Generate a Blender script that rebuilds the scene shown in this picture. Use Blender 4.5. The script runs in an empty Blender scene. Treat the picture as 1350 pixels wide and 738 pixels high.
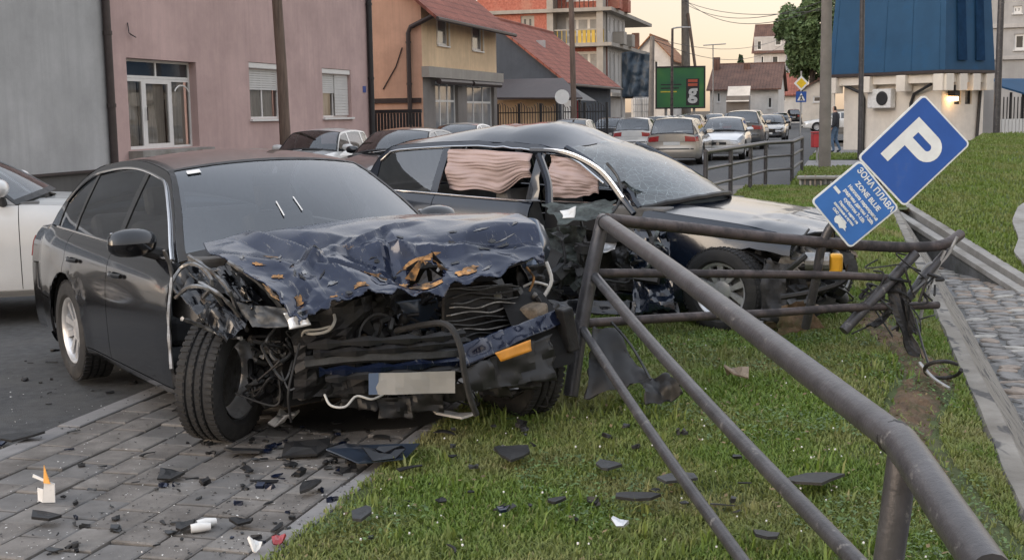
import bpy, bmesh, math, random
import numpy as np
from mathutils import Vector, Matrix, noise
R = math.radians
rnd = random.Random(7)
scene = bpy.context.scene

# ------------------------------------------------------------------ camera
CAM_F, CAM_TH, CAM_ROLL, CAM_H = 1650.0, 0.131956, 0.016, 1.62
cam_data = bpy.data.cameras.new('camera')
cam_data.sensor_width = 36.0
cam_data.lens = CAM_F / 1350.0 * 36.0
cam_data.clip_start = 0.05
cam_data.clip_end = 6000.0
cam = bpy.data.objects.new('camera', cam_data)
scene.collection.objects.link(cam)
cam.matrix_world = (Matrix.Translation((0, 0, CAM_H)) @ Matrix.Rotation(math.pi / 2 - CAM_TH, 4, 'X')
                    @ Matrix.Rotation(-CAM_ROLL, 4, 'Z'))
scene.camera = cam

# ------------------------------------------------------------------ sky, sun, exposure
SUN_AZ, SUN_EL = R(-125), R(12.0)      # azimuth from +Y, to the left and behind
world = bpy.data.worlds.new('World')
scene.world = world
world.use_nodes = True
wn = world.node_tree
wn.nodes.clear()
wo = wn.nodes.new('ShaderNodeOutputWorld')
bg = wn.nodes.new('ShaderNodeBackground')
sk = wn.nodes.new('ShaderNodeTexSky')
sk.sky_type = 'NISHITA'
sk.sun_disc = False
sk.sun_elevation = SUN_EL
sk.sun_rotation = SUN_AZ
sk.air_density = 1.0
sk.dust_density = 0.4
sk.ozone_density = 1.6
bg.inputs['Strength'].default_value = 0.15
wb = wn.nodes.new('ShaderNodeMix'); wb.data_type = 'RGBA'; wb.blend_type = 'MULTIPLY'; wb.inputs[0].default_value = 1.0
hs = wn.nodes.new('ShaderNodeHueSaturation'); hs.inputs['Saturation'].default_value = 0.30   # thin evening cloud pales the whole sky
tc = wn.nodes.new('ShaderNodeTexCoord'); sx = wn.nodes.new('ShaderNodeSeparateXYZ'); wr = wn.nodes.new('ShaderNodeValToRGB')
for e_, (p_, c_) in zip([wr.color_ramp.elements[0], wr.color_ramp.elements[1], wr.color_ramp.elements.new(.15)], ((0.0, (.158, .122, .096)), (.45, (1.0, .93, .87)), (.15, (.27, .222, .188)))):
    e_.position = p_; e_.color = (*c_, 1)                    # dusk: peach haze low all round the horizon
wn.links.new(tc.outputs['Generated'], sx.inputs[0]); wn.links.new(sx.outputs['Z'], wr.inputs[0]); wn.links.new(wr.outputs[0], wb.inputs[7])
wn.links.new(sk.outputs[0], hs.inputs['Color']); wn.links.new(hs.outputs[0], wb.inputs[6]); wn.links.new(wb.outputs[2], bg.inputs[0])
wn.links.new(bg.outputs[0], wo.inputs[0])
sun_d = bpy.data.lights.new('sun', 'SUN')
sun_d.energy = 0.2
sun_d.angle = R(30)
sun_d.color = (1.0, 0.80, 0.58)
sun = bpy.data.objects.new('sun', sun_d)
scene.collection.objects.link(sun)
sdir = Vector((math.sin(SUN_AZ) * math.cos(SUN_EL), math.cos(SUN_AZ) * math.cos(SUN_EL), math.sin(SUN_EL)))
sun.rotation_euler = sdir.to_track_quat('Z', 'Y').to_euler()
scene.view_settings.view_transform = 'Standard'
scene.view_settings.look = 'None'
scene.view_settings.gamma = 1.0
scene.view_settings.exposure = 2.68
scene.render.engine = 'CYCLES'
scene.cycles.use_denoising = True
scene.cycles.max_bounces = 6
scene.cycles.transparent_max_bounces = 12
scene.cycles.caustics_reflective = False
scene.cycles.caustics_refractive = False
scene.cycles.sample_clamp_indirect = 6.0

# ------------------------------------------------------------------ street frame: s along the street, t to its right
SA = R(15.0)
DX, DY = math.sin(SA), math.cos(SA)
def st(s, t, z=0.0):
    return Vector((s * DX + t * DY, s * DY - t * DX, z))
def ray(px, py):
    a, b = px - 675.0, py - 369.0
    c, s_ = math.cos(CAM_ROLL), math.sin(CAM_ROLL)
    u, v = a * c - b * s_, a * s_ + b * c
    return (u, CAM_F * math.cos(CAM_TH) - v * math.sin(CAM_TH), -(CAM_F * math.sin(CAM_TH) + v * math.cos(CAM_TH)))
def gp(px, py, z=0.0):                      # ground point seen at a picture position
    r = ray(px, py); k = (z - CAM_H) / r[2]
    return Vector((r[0] * k, r[1] * k, z))
def at(px, py, Y):                          # point at forward distance Y
    r = ray(px, py); k = Y / r[1]
    return Vector((r[0] * k, Y, CAM_H + r[2] * k))
def on_t(px, py, t):                        # (s, z) on the vertical plane t = const
    r = ray(px, py); k = t / (r[0] * DY - r[1] * DX)
    return (r[0] * k * DX + r[1] * k * DY, CAM_H + r[2] * k)
def on_s(px, py, s):                        # (t, z) on the vertical plane s = const
    r = ray(px, py); k = s / (r[0] * DX + r[1] * DY)
    return (r[0] * k * DY - r[1] * k * DX, CAM_H + r[2] * k)

# ------------------------------------------------------------------ materials
MATS = {}
def _nt(name):
    m = bpy.data.materials.new(name); m.use_nodes = True
    nt = m.node_tree
    return m, nt, nt.nodes['Principled BSDF'], nt.nodes['Material Output']
def _coord(nt, world_space, scale=(1, 1, 1)):
    if world_space:
        g = nt.nodes.new('ShaderNodeNewGeometry'); out = g.outputs['Position']
    else:
        g = nt.nodes.new('ShaderNodeTexCoord'); out = g.outputs['Object']
    mp = nt.nodes.new('ShaderNodeMapping'); mp.inputs['Scale'].default_value = scale
    nt.links.new(out, mp.inputs['Vector'])
    return mp.outputs[0]
def _noise(nt, vec, scale, detail=4.0, rough=0.6):
    n = nt.nodes.new('ShaderNodeTexNoise'); n.inputs['Scale'].default_value = scale
    n.inputs['Detail'].default_value = detail; n.inputs['Roughness'].default_value = rough
    nt.links.new(vec, n.inputs['Vector']); return n.outputs[0]
def _ramp(nt, fac, stops):
    r = nt.nodes.new('ShaderNodeValToRGB'); cr = r.color_ramp
    while len(cr.elements) < len(stops): cr.elements.new(0.5)
    for e, (p, c) in zip(cr.elements, stops):
        e.position = p; e.color = (c[0], c[1], c[2], 1)
    nt.links.new(fac, r.inputs[0]); return r.outputs[0]
def _mix(nt, fac, a, b, blend='MIX'):
    m = nt.nodes.new('ShaderNodeMix'); m.data_type = 'RGBA'; m.blend_type = blend
    for sock, v in ((m.inputs[0], fac), (m.inputs[6], a), (m.inputs[7], b)):
        if isinstance(v, (int, float)): sock.default_value = v
        elif isinstance(v, (tuple, list)): sock.default_value = (*v[:3], 1)
        else: nt.links.new(v, sock)
    return m.outputs[2]
def mat(name, col, rough=0.7, metal=0.0, var=0.18, scale=3.0, bump=0.0, bscale=60.0, coat=0.0, dirt=None,
        dirt_lo=0.55, dirt_hi=0.75, dscale=2.0, world_space=False, stretch=(1, 1, 1), spec=0.5, island=0.0, streak=0.0):
    if name in MATS: return MATS[name]
    m, nt, p, o = _nt(name)
    v = _coord(nt, world_space, stretch)
    n = _noise(nt, v, scale, 5.0)
    lo = [max(0, c * (1 - var)) for c in col]; hi = [min(1, c * (1 + var)) for c in col]
    c = _ramp(nt, n, [(0.3, lo), (0.7, hi)])
    if island:
        g = nt.nodes.new('ShaderNodeNewGeometry')
        c2 = _ramp(nt, g.outputs['Random Per Island'], [(0, [max(0, x * (1 - island)) for x in (1, 1, 1)]), (1, (1, 1, 1))])
        c = _mix(nt, 1.0, c, c2, 'MULTIPLY')
    if streak:
        sv = _coord(nt, world_space, (5, 5, .22))
        sf = _ramp(nt, _noise(nt, sv, 1.0, 5, .7), [(.45, (0, 0, 0)), (.75, (streak, streak, streak))])
        c = _mix(nt, sf, c, [x * .55 for x in col])
    if dirt:
        d = _noise(nt, v, dscale, 6.0, 0.7)
        f = _ramp(nt, d, [(dirt_lo, (0, 0, 0)), (dirt_hi, (1, 1, 1))])
        c = _mix(nt, f, c, dirt)
        rr = nt.nodes.new('ShaderNodeMapRange'); rr.inputs[3].default_value = rough; rr.inputs[4].default_value = min(1, rough + 0.35)
        nt.links.new(f, rr.inputs[0]); nt.links.new(rr.outputs[0], p.inputs['Roughness'])
    else:
        p.inputs['Roughness'].default_value = rough
    nt.links.new(c, p.inputs['Base Color'])
    p.inputs['Metallic'].default_value = metal
    p.inputs['Specular IOR Level'].default_value = spec
    p.inputs['Coat Weight'].default_value = coat
    p.inputs['Coat Roughness'].default_value = 0.06
    if bump:
        b = nt.nodes.new('ShaderNodeBump'); b.inputs['Strength'].default_value = bump; b.inputs['Distance'].default_value = 0.01
        nb = _noise(nt, v, bscale, 6.0, 0.65)
        nt.links.new(nb, b.inputs['Height']); nt.links.new(b.outputs[0], p.inputs['Normal'])
    MATS[name] = m
    return m
def glass(name, tint=(0.25, 0.28, 0.3), refl=0.12, rough=0.02):
    if name in MATS: return MATS[name]
    m, nt, p, o = _nt(name)
    nt.nodes.remove(p)
    tr = nt.nodes.new('ShaderNodeBsdfTransparent'); tr.inputs[0].default_value = (*tint, 1)
    gl = nt.nodes.new('ShaderNodeBsdfGlossy'); gl.inputs['Roughness'].default_value = rough; gl.inputs[0].default_value = (0.9, 0.92, 0.95, 1)
    fr = nt.nodes.new('ShaderNodeFresnel'); fr.inputs[0].default_value = 1.5
    ad = nt.nodes.new('ShaderNodeMath'); ad.operation = 'ADD'; ad.inputs[1].default_value = refl; ad.use_clamp = True
    mx = nt.nodes.new('ShaderNodeMixShader')
    nt.links.new(fr.outputs[0], ad.inputs[0]); nt.links.new(ad.outputs[0], mx.inputs[0])
    nt.links.new(tr.outputs[0], mx.inputs[1]); nt.links.new(gl.outputs[0], mx.inputs[2])
    nt.links.new(mx.outputs[0], o.inputs[0])
    MATS[name] = m
    return m
def emis(name, col, strength):
    if name in MATS: return MATS[name]
    m, nt, p, o = _nt(name)
    p.inputs['Emission Color'].default_value = (*col, 1); p.inputs['Emission Strength'].default_value = strength
    p.inputs['Base Color'].default_value = (*col, 1)
    MATS[name] = m; return m

# ------------------------------------------------------------------ mesh builder
COL = scene.collection
class MB:
    def __init__(self): self.v = []; self.f = []
    def add(self, vs, fs):
        b = len(self.v); self.v += [tuple(x) for x in vs]; self.f += [tuple(i + b for i in f) for f in fs]; return self
    def box(self, lo, hi, M=None):
        x0, y0, z0 = lo; x1, y1, z1 = hi
        vs = [(x0, y0, z0), (x1, y0, z0), (x1, y1, z0), (x0, y1, z0), (x0, y0, z1), (x1, y0, z1), (x1, y1, z1), (x0, y1, z1)]
        if M is not None: vs = [M @ Vector(v) for v in vs]
        return self.add(vs, [(3, 2, 1, 0), (4, 5, 6, 7), (0, 1, 5, 4), (1, 2, 6, 5), (2, 3, 7, 6), (3, 0, 4, 7)])
    def cbox(self, c, size, M=None):
        return self.box([c[i] - size[i] / 2 for i in range(3)], [c[i] + size[i] / 2 for i in range(3)], M)
    def tube(self, pts, r, n=8, cap=True):
        pts = [Vector(p) for p in pts]
        rs = r if isinstance(r, (list, tuple)) else [r] * len(pts)
        up = None; rings = []
        for i, p in enumerate(pts):
            t = (pts[min(i + 1, len(pts) - 1)] - pts[max(i - 1, 0)])
            if t.length < 1e-9: t = Vector((0, 0, 1))
            t.normalize()
            if up is None:
                a = Vector((0, 0, 1)) if abs(t.z) < 0.9 else Vector((1, 0, 0))
                up = (a - t * a.dot(t)).normalized()
            else:
                up = up - t * up.dot(t)
                up = up.normalized() if up.length > 1e-6 else t.orthogonal().normalized()
            sd = t.cross(up)
            rings.append([p + (up * math.cos(2 * math.pi * k / n) + sd * math.sin(2 * math.pi * k / n)) * rs[i] for k in range(n)])
        vs = [v for rg in rings for v in rg]; fs = []
        for i in range(len(pts) - 1):
            for k in range(n):
                a = i * n + k; b = i * n + (k + 1) % n
                fs.append((a, b, b + n, a + n))
        if cap:
            fs.append(tuple(range(n))[::-1]); fs.append(tuple((len(pts) - 1) * n + k for k in range(n)))
        return self.add(vs, fs)
    def grid(self, fn, nu, nv, skip=None):
        vs = [fn(i / nu, j / nv) for i in range(nu + 1) for j in range(nv + 1)]
        fs = [(i * (nv + 1) + j, (i + 1) * (nv + 1) + j, (i + 1) * (nv + 1) + j + 1, i * (nv + 1) + j + 1)
              for i in range(nu) for j in range(nv) if not (skip and skip(i, j))]
        return self.add(vs, fs)
    def prism(self, poly, off):
        n = len(poly); off = Vector(off)
        a = [Vector(p) for p in poly]; b = [p + off for p in a]
        return self.add(a + b, [tuple(range(n))[::-1], tuple(range(n, 2 * n))] + [(i, (i + 1) % n, n + (i + 1) % n, n + i) for i in range(n)])
    def lathe(self, prof, n=32, axis='y', c=(0, 0, 0)):
        vs = []
        for (r_, h) in prof:
            for k in range(n):
                a = 2 * math.pi * k / n
                if axis == 'y': vs.append((c[0] + r_ * math.cos(a), c[1] + h, c[2] + r_ * math.sin(a)))
                else: vs.append((c[0] + r_ * math.cos(a), c[1] + r_ * math.sin(a), c[2] + h))
        fs = []
        for i in range(len(prof) - 1):
            for k in range(n):
                a = i * n + k; b = i * n + (k + 1) % n
                fs.append((a, b, b + n, a + n) if axis != 'y' else (a, a + n, b + n, b))
        return self.add(vs, fs)
    def sphere(self, c, r, nu=10, nv=7):
        rx = r if isinstance(r, (tuple, list)) else (r, r, r)
        return self.grid(lambda u, v: (c[0] + rx[0] * math.cos(u * 2 * math.pi) * math.sin(v * math.pi), c[1] + rx[1] * math.sin(u * 2 * math.pi) * math.sin(v * math.pi), c[2] + rx[2] * math.cos(v * math.pi)), nu, nv)
    def mesh(self, name):
        me = bpy.data.meshes.new(name); me.from_pydata(self.v, [], self.f); me.update(); return me
    def build(self, name, material, parent=None, smooth=False, bevel=0.0, recalc=True, solid=0.0, merge=False, angle=40):
        me = self.mesh(name)
        if recalc or merge:
            bm = bmesh.new(); bm.from_mesh(me)
            if merge: bmesh.ops.remove_doubles(bm, verts=bm.verts, dist=1e-4)
            if recalc: bmesh.ops.recalc_face_normals(bm, faces=bm.faces)
            bm.to_mesh(me); bm.free()
        me.materials.append(material)
        if smooth:
            me.polygons.foreach_set('use_smooth', [True] * len(me.polygons))
            me.set_sharp_from_angle(angle=R(angle))
        o = bpy.data.objects.new(name, me); COL.objects.link(o)
        if parent is not None: o.parent = parent
        if bevel:
            b = o.modifiers.new('bevel', 'BEVEL'); b.width = bevel; b.segments = 2; b.limit_method = 'ANGLE'
        if solid:
            s = o.modifiers.new('solid', 'SOLIDIFY'); s.thickness = solid; s.offset = 0
        return o
def tag(o, label=None, cat=None, group=None, kind=None):
    for k, v in (('label', label), ('category', cat), ('group', group), ('kind', kind)):
        if v: o[k] = v
    return o
def thing(name, label, cat, loc=(0, 0, 0), rotz=0.0, group=None, rot=None):
    o = bpy.data.objects.new(name, None); COL.objects.link(o)
    o.location = loc
    o.rotation_euler = rot if rot else (0, 0, rotz)
    o.empty_display_size = 0.2
    return tag(o, label, cat, group)
def copy_tree(o, parent=None):
    c = o.copy(); COL.objects.link(c); c.parent = parent
    for ch in o.children: copy_tree(ch, c)
    return c
def text_mesh(body, size, name, material, parent, M, bold=0.0, spacing=1.0, align='CENTER', extrude=0.001):
    cu = bpy.data.curves.new('text', 'FONT'); cu.body = body; cu.size = size; cu.align_x = align; cu.align_y = 'CENTER'
    cu.offset = bold; cu.space_character = spacing; cu.extrude = extrude; cu.resolution_u = 3
    tmp = bpy.data.objects.new('text', cu); COL.objects.link(tmp)
    dg = bpy.context.evaluated_depsgraph_get(); dg.update()
    me = bpy.data.meshes.new_from_object(tmp.evaluated_get(dg))
    bpy.data.objects.remove(tmp); bpy.data.curves.remove(cu)
    me.transform(M); me.materials.clear(); me.materials.append(material); me.name = name
    o = bpy.data.objects.new(name, me); COL.objects.link(o); o.parent = parent
    return o
def fbm(p, octaves=3):
    return noise.fractal(Vector(p), 1.0, 2.0, octaves)

# common materials
M_ASPH = None
def setup_mats():
    mat('asphalt', (0.066, 0.067, 0.069), 0.88, var=0.35, scale=14, bump=0.6, bscale=120, world_space=True, dirt=(0.105, 0.102, 0.098), dscale=0.9, dirt_lo=.45, dirt_hi=.75)
    mat('paver', (0.195, 0.178, 0.162), 0.85, var=0.25, scale=7, bump=0.5, bscale=110, world_space=True, dirt=(0.09, 0.08, 0.072), dscale=2.3, dirt_lo=.42, dirt_hi=.72)
    mat('joint', (0.035, 0.033, 0.030), 0.95, var=.3, scale=12, world_space=True)
    mat('kerb', (0.23, 0.22, 0.215), 0.85, var=.2, scale=6, bump=.3, bscale=90, world_space=True, dirt=(.13, .12, .11), dscale=3)
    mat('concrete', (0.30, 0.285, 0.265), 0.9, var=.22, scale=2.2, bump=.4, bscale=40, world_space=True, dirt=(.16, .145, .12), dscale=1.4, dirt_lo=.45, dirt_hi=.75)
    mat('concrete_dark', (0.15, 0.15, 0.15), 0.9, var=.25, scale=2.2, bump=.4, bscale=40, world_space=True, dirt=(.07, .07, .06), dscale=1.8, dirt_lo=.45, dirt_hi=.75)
    mat('soil', (0.06, 0.045, 0.030), 0.95, var=.4, scale=6, bump=.8, bscale=30, world_space=True)
    mat('turf', (0.060, 0.080, 0.022), 0.95, var=.35, scale=4, bump=.6, bscale=50, world_space=True, dirt=(.11, .09, .045), dscale=1.2, dirt_lo=.5, dirt_hi=.75)
    mat('rubber', (0.022, 0.022, 0.023), 0.85, var=.3, scale=10, bump=.2, bscale=60, dirt=(.075, .07, .065), dscale=6, dirt_lo=.5, dirt_hi=.85)
    mat('black_plastic', (0.018, 0.018, 0.019), 0.5, var=.3, scale=6, dirt=(.028, .027, .026), dscale=9, dirt_lo=.45, dirt_hi=.95)
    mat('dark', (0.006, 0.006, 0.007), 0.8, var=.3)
    mat('alloy', (0.60, 0.61, 0.63), 0.34, metal=.6, var=.12, scale=8, dirt=(.12, .11, .10), dscale=9, dirt_lo=.5, dirt_hi=.85)
    mat('steel', (0.30, 0.30, 0.30), 0.42, metal=.8, var=.25, scale=8, dirt=(.10, .085, .07), dscale=9, dirt_lo=.42, dirt_hi=.7)
    mat('chrome', (0.75, 0.75, 0.76), 0.15, metal=1, var=.05)
    mat('primer', (0.42, 0.22, 0.08), 0.75, var=.45, scale=10, dirt=(.05, .042, .035), dscale=16, dirt_lo=.42, dirt_hi=.60)
    mat('white_plastic', (0.72, 0.71, 0.69), 0.5, var=.1, scale=9, dirt=(.3, .29, .27), dscale=12, dirt_lo=.55, dirt_hi=.85)
    mat('interior', (0.13, 0.125, 0.12), 0.85, var=.3, scale=6)
    mat('pipe_paint', (0.064, 0.062, 0.067), 0.36, metal=.25, var=.3, scale=9, bump=.25, bscale=45, world_space=True, dirt=(.20, .195, .19), dscale=13, dirt_lo=.60, dirt_hi=.66)
    mat('pipe_rust', (0.080, 0.062, 0.060), 0.5, metal=.3, var=.35, scale=7, bump=.25, bscale=45, world_space=True, dirt=(.045, .04, .042), dscale=5, dirt_lo=.45, dirt_hi=.6)
    mat('white_paint', (0.74, 0.73, 0.70), .55, var=.06, scale=5)
    mat('galv', (0.36, 0.36, 0.36), .5, metal=.6, var=.15, scale=8)
    glass('car_glass', (0.5, 0.53, 0.55), 0.09)
    glass('car_glass_light', (0.50, 0.55, 0.56), 0.08)
    glass('screen_glass', (0.66, 0.70, 0.74), 0.11)
    glass('house_glass', (0.8, 0.8, 0.8), 0.05)
setup_mats()
M = MATS
# ================================================================== SETTING
def sheet(name, polys, material, kind='structure', solid=None):
    mb = MB()
    for pl in polys:
        mb.add(pl, [tuple(range(len(pl)))])
    o = mb.build(name, material, recalc=False)
    return tag(o, kind=kind)
def rect_st(s0, s1, t0, t1, z):
    return [st(s0, t0, z), st(s0, t1, z), st(s1, t1, z), st(s1, t0, z)]
KERB_T, PAVE_T = -4.07, -2.03
LIP_T = 0.75
tag(sheet('ground', [rect_st(-200, 3000, -1500, LIP_T, -0.22), rect_st(36, 3000, LIP_T, 1500, -0.22), rect_st(-200, 36, 16.0, 1500, -0.22)], M['soil']))
# asphalt carriageway, gently gridded so it is one sheet
sheet('road', [rect_st(-60, 27.5, -13.4, KERB_T, -0.08), rect_st(27.5, 420, -13.4, -1.2, -0.08)], M['asphalt'])
sheet('side_road', [rect_st(70, 86, -1.2, 120, -0.081)], M['asphalt'])
mb = MB(); mb.add([st(-30, -15.2, 0.03), st(-30, -13.4, 0.03), st(150, -13.4, 0.03), st(150, -15.2, 0.03), st(-30, -13.4, -.2), st(150, -13.4, -.2)], [(0, 1, 2, 3), (1, 4, 5, 2)])
tag(mb.build('far_pavement', M['kerb'], recalc=False), kind='structure')

# near pavement: bed, pavers one by one, kerb stones, edging stones
pave = MB()
pave.add(rect_st(-6, 13.2, KERB_T + .01, PAVE_T - .01, -0.022), [(0, 1, 2, 3)])
pave = tag(pave.build('pavement', M['joint'], recalc=False), kind='structure')
def paver_mesh(L, W_, H, seed):
    r = random.Random(seed); mb = MB(); b = 0.008
    lo = [(-L / 2, -W_ / 2), (L / 2, -W_ / 2), (L / 2, W_ / 2), (-L / 2, W_ / 2)]
    hi = [(-L / 2 + b, -W_ / 2 + b), (L / 2 - b, -W_ / 2 + b), (L / 2 - b, W_ / 2 - b), (-L / 2 + b, W_ / 2 - b)]
    vs = [(x, y, -H) for x, y in lo] + [(x + r.uniform(-.002, .002), y + r.uniform(-.002, .002), -b * .7) for x, y in lo] + [(x + r.uniform(-.003, .003), y, r.uniform(-.002, 0)) for x, y in hi]
    fs = [(8, 9, 10, 11)] + [(i, (i + 1) % 4, 4 + (i + 1) % 4, 4 + i) for i in range(4)] + [(4 + i, 4 + (i + 1) % 4, 8 + (i + 1) % 4, 8 + i) for i in range(4)]
    mb.add(vs, fs); me = mb.mesh('paver'); me.materials.append(M['paver']); return me
pms = [paver_mesh(0.230, 0.190, 0.05, k) for k in range(6)]
pms2 = [m_.copy() for m_ in pms]
mat('paver_b', (0.16, 0.152, 0.145), 0.85, var=0.22, scale=5, bump=0.35, bscale=130, world_space=True, dirt=(0.085, 0.08, 0.075), dscale=2.0, dirt_lo=.45, dirt_hi=.8)
mat('paver_c', (0.21, 0.195, 0.18), 0.85, var=0.22, scale=5, bump=0.35, bscale=130, world_space=True, dirt=(0.11, 0.1, 0.09), dscale=2.6, dirt_lo=.45, dirt_hi=.8)
for m_ in pms2[:3]: m_.materials[0] = M['paver_b']
for m_ in pms2[3:]: m_.materials[0] = M['paver_c']
allp = pms + pms2
def piece(name, me, parent, loc, rz, rx=0, ry=0):
    o = bpy.data.objects.new(name, me); COL.objects.link(o); o.parent = parent
    o.location = loc; o.rotation_euler = (rx, ry, rz); return o
rows = 9; rw = (PAVE_T - .12 - (KERB_T + .14)) / rows
AZ = math.pi / 2 - SA
for k in range(rows):
    t = KERB_T + .14 + (k + .5) * rw
    s = 3.75 + (k % 2) * 0.122 + rnd.uniform(-.01, .01)
    while s < 10.5:
        piece('paver', rnd.choice(allp), pave, st(s, t, rnd.uniform(-.005, .004)), AZ + rnd.uniform(-.012, .012), rnd.uniform(-.012, .012), rnd.uniform(-.008, .008))
        s += 0.245
kme = paver_mesh(0.985, 0.135, 0.14, 40); kme.materials[0] = M['kerb']
eme = paver_mesh(0.985, 0.095, 0.08, 41); eme.materials[0] = M['kerb']
for i in range(24):
    piece('kerb_stone', kme, pave, st(2.2 + i, KERB_T + .0685, 0.004 + rnd.uniform(-.004, .004)), AZ + rnd.uniform(-.006, .006))
for i in range(12):
    piece('edging_stone', eme, pave, st(2.5 + i, PAVE_T - .055, 0.004 + rnd.uniform(-.004, .004)), AZ + rnd.uniform(-.006, .006))
mb = MB(); mb.add(rect_st(10.62, 27.5, KERB_T + .14, PAVE_T - .005, 0.0), [(0, 1, 2, 3)])
far_pave = mb.build('paving', M['paver'], pave, recalc=False)

# grass verge between the paving and the channel
def verge_z(s, t):
    z = -0.012 + 0.03 * fbm((s * .9, t * .9, 3.1), 3)
    if t < PAVE_T + .25: z = z * ((t - PAVE_T) / .25) + .004 * 0
    if t > -0.2:
        k = (t + 0.2) / (LIP_T + .2); z -= 0.13 * k * k
    # ploughed-up ground where the railing was torn out
    for (cs, ct, rr, h) in ((10.2, .25, 1.1, .05), (8.2, .35, 1.0, .05), (6.4, .5, .9, .04)):
        d = math.hypot(s - cs, (t - ct) * 1.6)
        if d < rr: z += h * (1 - d / rr) * (0.4 + 1.2 * abs(fbm((s * 5, t * 5, 9), 3)))
    return z
def verge_fn(u, v):
    s = -6 + 33.5 * u; t = PAVE_T + (LIP_T - PAVE_T) * v
    return st(s, t, verge_z(s, t))
mb = MB(); mb.grid(verge_fn, 330, 30)
tag(mb.build('grass_verge', M['turf'], smooth=True, recalc=True), kind='structure')
# torn brown soil lying on the verge along the channel
def soil_patch(u, v):
    s = 5.0 + 6.6 * u
    c = .40 + .12 * math.sin(s * 1.7) - .03 * (s - 8); w = .20 * (math.sin(math.pi * u) ** .5) * (0.75 + .5 * abs(fbm((s * 1.3, 4, 2), 2)))
    t = c + (v - .5) * 2 * w; t = min(t, LIP_T - .01)
    e = min(1, 3.2 * min(u, 1 - u, v, 1 - v))
    return st(s, t, verge_z(s, t) - .012 + e * (.022 + .045 * abs(fbm((s * 7, t * 7, 1), 4))))
mb = MB(); mb.grid(soil_patch, 130, 26)
mat('torn_soil', (0.115, 0.075, 0.045), .95, var=.5, scale=9, bump=.9, bscale=40, world_space=True, dirt=(.05, .055, .02), dscale=5, dirt_lo=.48, dirt_hi=.62)
tag(mb.build('torn_soil', M['torn_soil'], smooth=False), kind='stuff')

# stone channel
BED = -1.0
def chan_slope(u, v):
    s = -6 + 29.5 * u
    prof = [(LIP_T, -.155), (LIP_T + .02, -.118), (LIP_T + .12, -.118), (1.42, -.93), (1.46, -1.02)]
    i = v * 4; k = min(int(i), 3); f = i - k
    a, b = prof[k], prof[k + 1]
    t = a[0] + (b[0] - a[0]) * f; z = a[1] + (b[1] - a[1]) * f
    w = 1 if 0 < v < 1 else .3
    return st(s, t + .012 * fbm((s * 1.1, z * 4, 5), 2) * w, z + .012 * fbm((s * 2, t * 3, 1), 3) * w)
def marked_concrete():  # mottled concrete crossed by dark wavy marks
    m, nt, p, o = _nt('channel_concrete')
    v = _coord(nt, True)
    c = _ramp(nt, _noise(nt, v, 2.0, 6, .65), [(.3, (.15, .135, .115)), (.7, (.30, .28, .25))])
    v2 = _coord(nt, True, (2.2, 1.0, 6.0))
    wv = nt.nodes.new('ShaderNodeTexNoise'); wv.inputs['Scale'].default_value = 2.6; wv.inputs['Detail'].default_value = 3; wv.inputs['Distortion'].default_value = .6
    nt.links.new(v2, wv.inputs['Vector'])
    f = _ramp(nt, wv.outputs[0], [(.56, (0, 0, 0)), (.62, (.8, .8, .8))])
    c = _mix(nt, f, c, (.045, .045, .05))
    nt.links.new(c, p.inputs['Base Color']); p.inputs['Roughness'].default_value = .9
    b = nt.nodes.new('ShaderNodeBump'); b.inputs['Strength'].default_value = .5; b.inputs['Distance'].default_value = .015
    nt.links.new(_noise(nt, v, 22, 6), b.inputs['Height']); nt.links.new(b.outputs[0], p.inputs['Normal'])
    MATS['channel_concrete'] = m
marked_concrete()
mb = MB(); mb.grid(chan_slope, 160, 16)
tag(mb.build('channel_bank', M['channel_concrete'], smooth=True, angle=30), kind='structure')
mb = MB(); mb.add(rect_st(-6, 24.5, 1.35, 9.2, BED), [(0, 1, 2, 3)])
bed = tag(mb.build('channel_bed', M['concrete_dark'], recalc=False), kind='structure')
def stone_mesh(seed):
    r = random.Random(seed); n = r.choice((6, 7, 8)); mb = MB()
    L, W_ = r.uniform(.09, .19), r.uniform(.055, .11)
    ring = []
    for k in range(n):
        a = 2 * math.pi * (k + r.uniform(-.3, .3)) / n; q = r.uniform(.85, 1.1)
        ring.append((L * math.cos(a) * q, W_ * math.sin(a) * q * r.uniform(.85, 1.15)))
    vs = [(x, y, -.03) for x, y in ring] + [(x * .97, y * .97, .010) for x, y in ring] + [(x * .86, y * .84, .020 + r.uniform(-.006, .006)) for x, y in ring] + [(0, 0, .021)]
    fs = []
    for i in range(n):
        j = (i + 1) % n
        fs += [(i, j, n + j, n + i), (n + i, n + j, 2 * n + j, 2 * n + i), (2 * n + i, 2 * n + j, 3 * n)]
    mb.add(vs, fs); me = mb.mesh('stone')
    me.materials.append(M[r.choice(('stone_a', 'stone_b', 'stone_c'))])
    return me
mat('stone_a', (.36, .34, .31), .85, var=.3, scale=9, bump=.4, bscale=30, world_space=True)
mat('stone_b', (.22, .21, .20), .85, var=.3, scale=9, bump=.4, bscale=30, world_space=True)
mat('stone_c', (.28, .23, .19), .85, var=.3, scale=9, bump=.4, bscale=30, world_space=True)
sms = [stone_mesh(100 + k) for k in range(10)]
cnt = 0; ti = 0
s = 8.6
while s < 22.5:
    t = 1.55 + rnd.uniform(0, .1)
    while t < 3.2:
        p = st(s, t)
        px = 675 + CAM_F * p.x / p.y
        if px < 1375 and cnt < 295:
            piece('stone', rnd.choice(sms), bed, st(s + rnd.uniform(-.03, .03), t, BED + rnd.uniform(-.01, .012)), -SA + rnd.uniform(-.7, .7), rnd.uniform(-.08, .08), rnd.uniform(-.08, .08)); cnt += 1
        t += .275
    s += .165
rest = MB(); rb_ = random.Random(31)                           # the bed further on, past the stones built singly
srcs = [([v.co.copy() for v in m_.vertices], [tuple(p.vertices) for p in m_.polygons]) for m_ in sms]
s = .5
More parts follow.
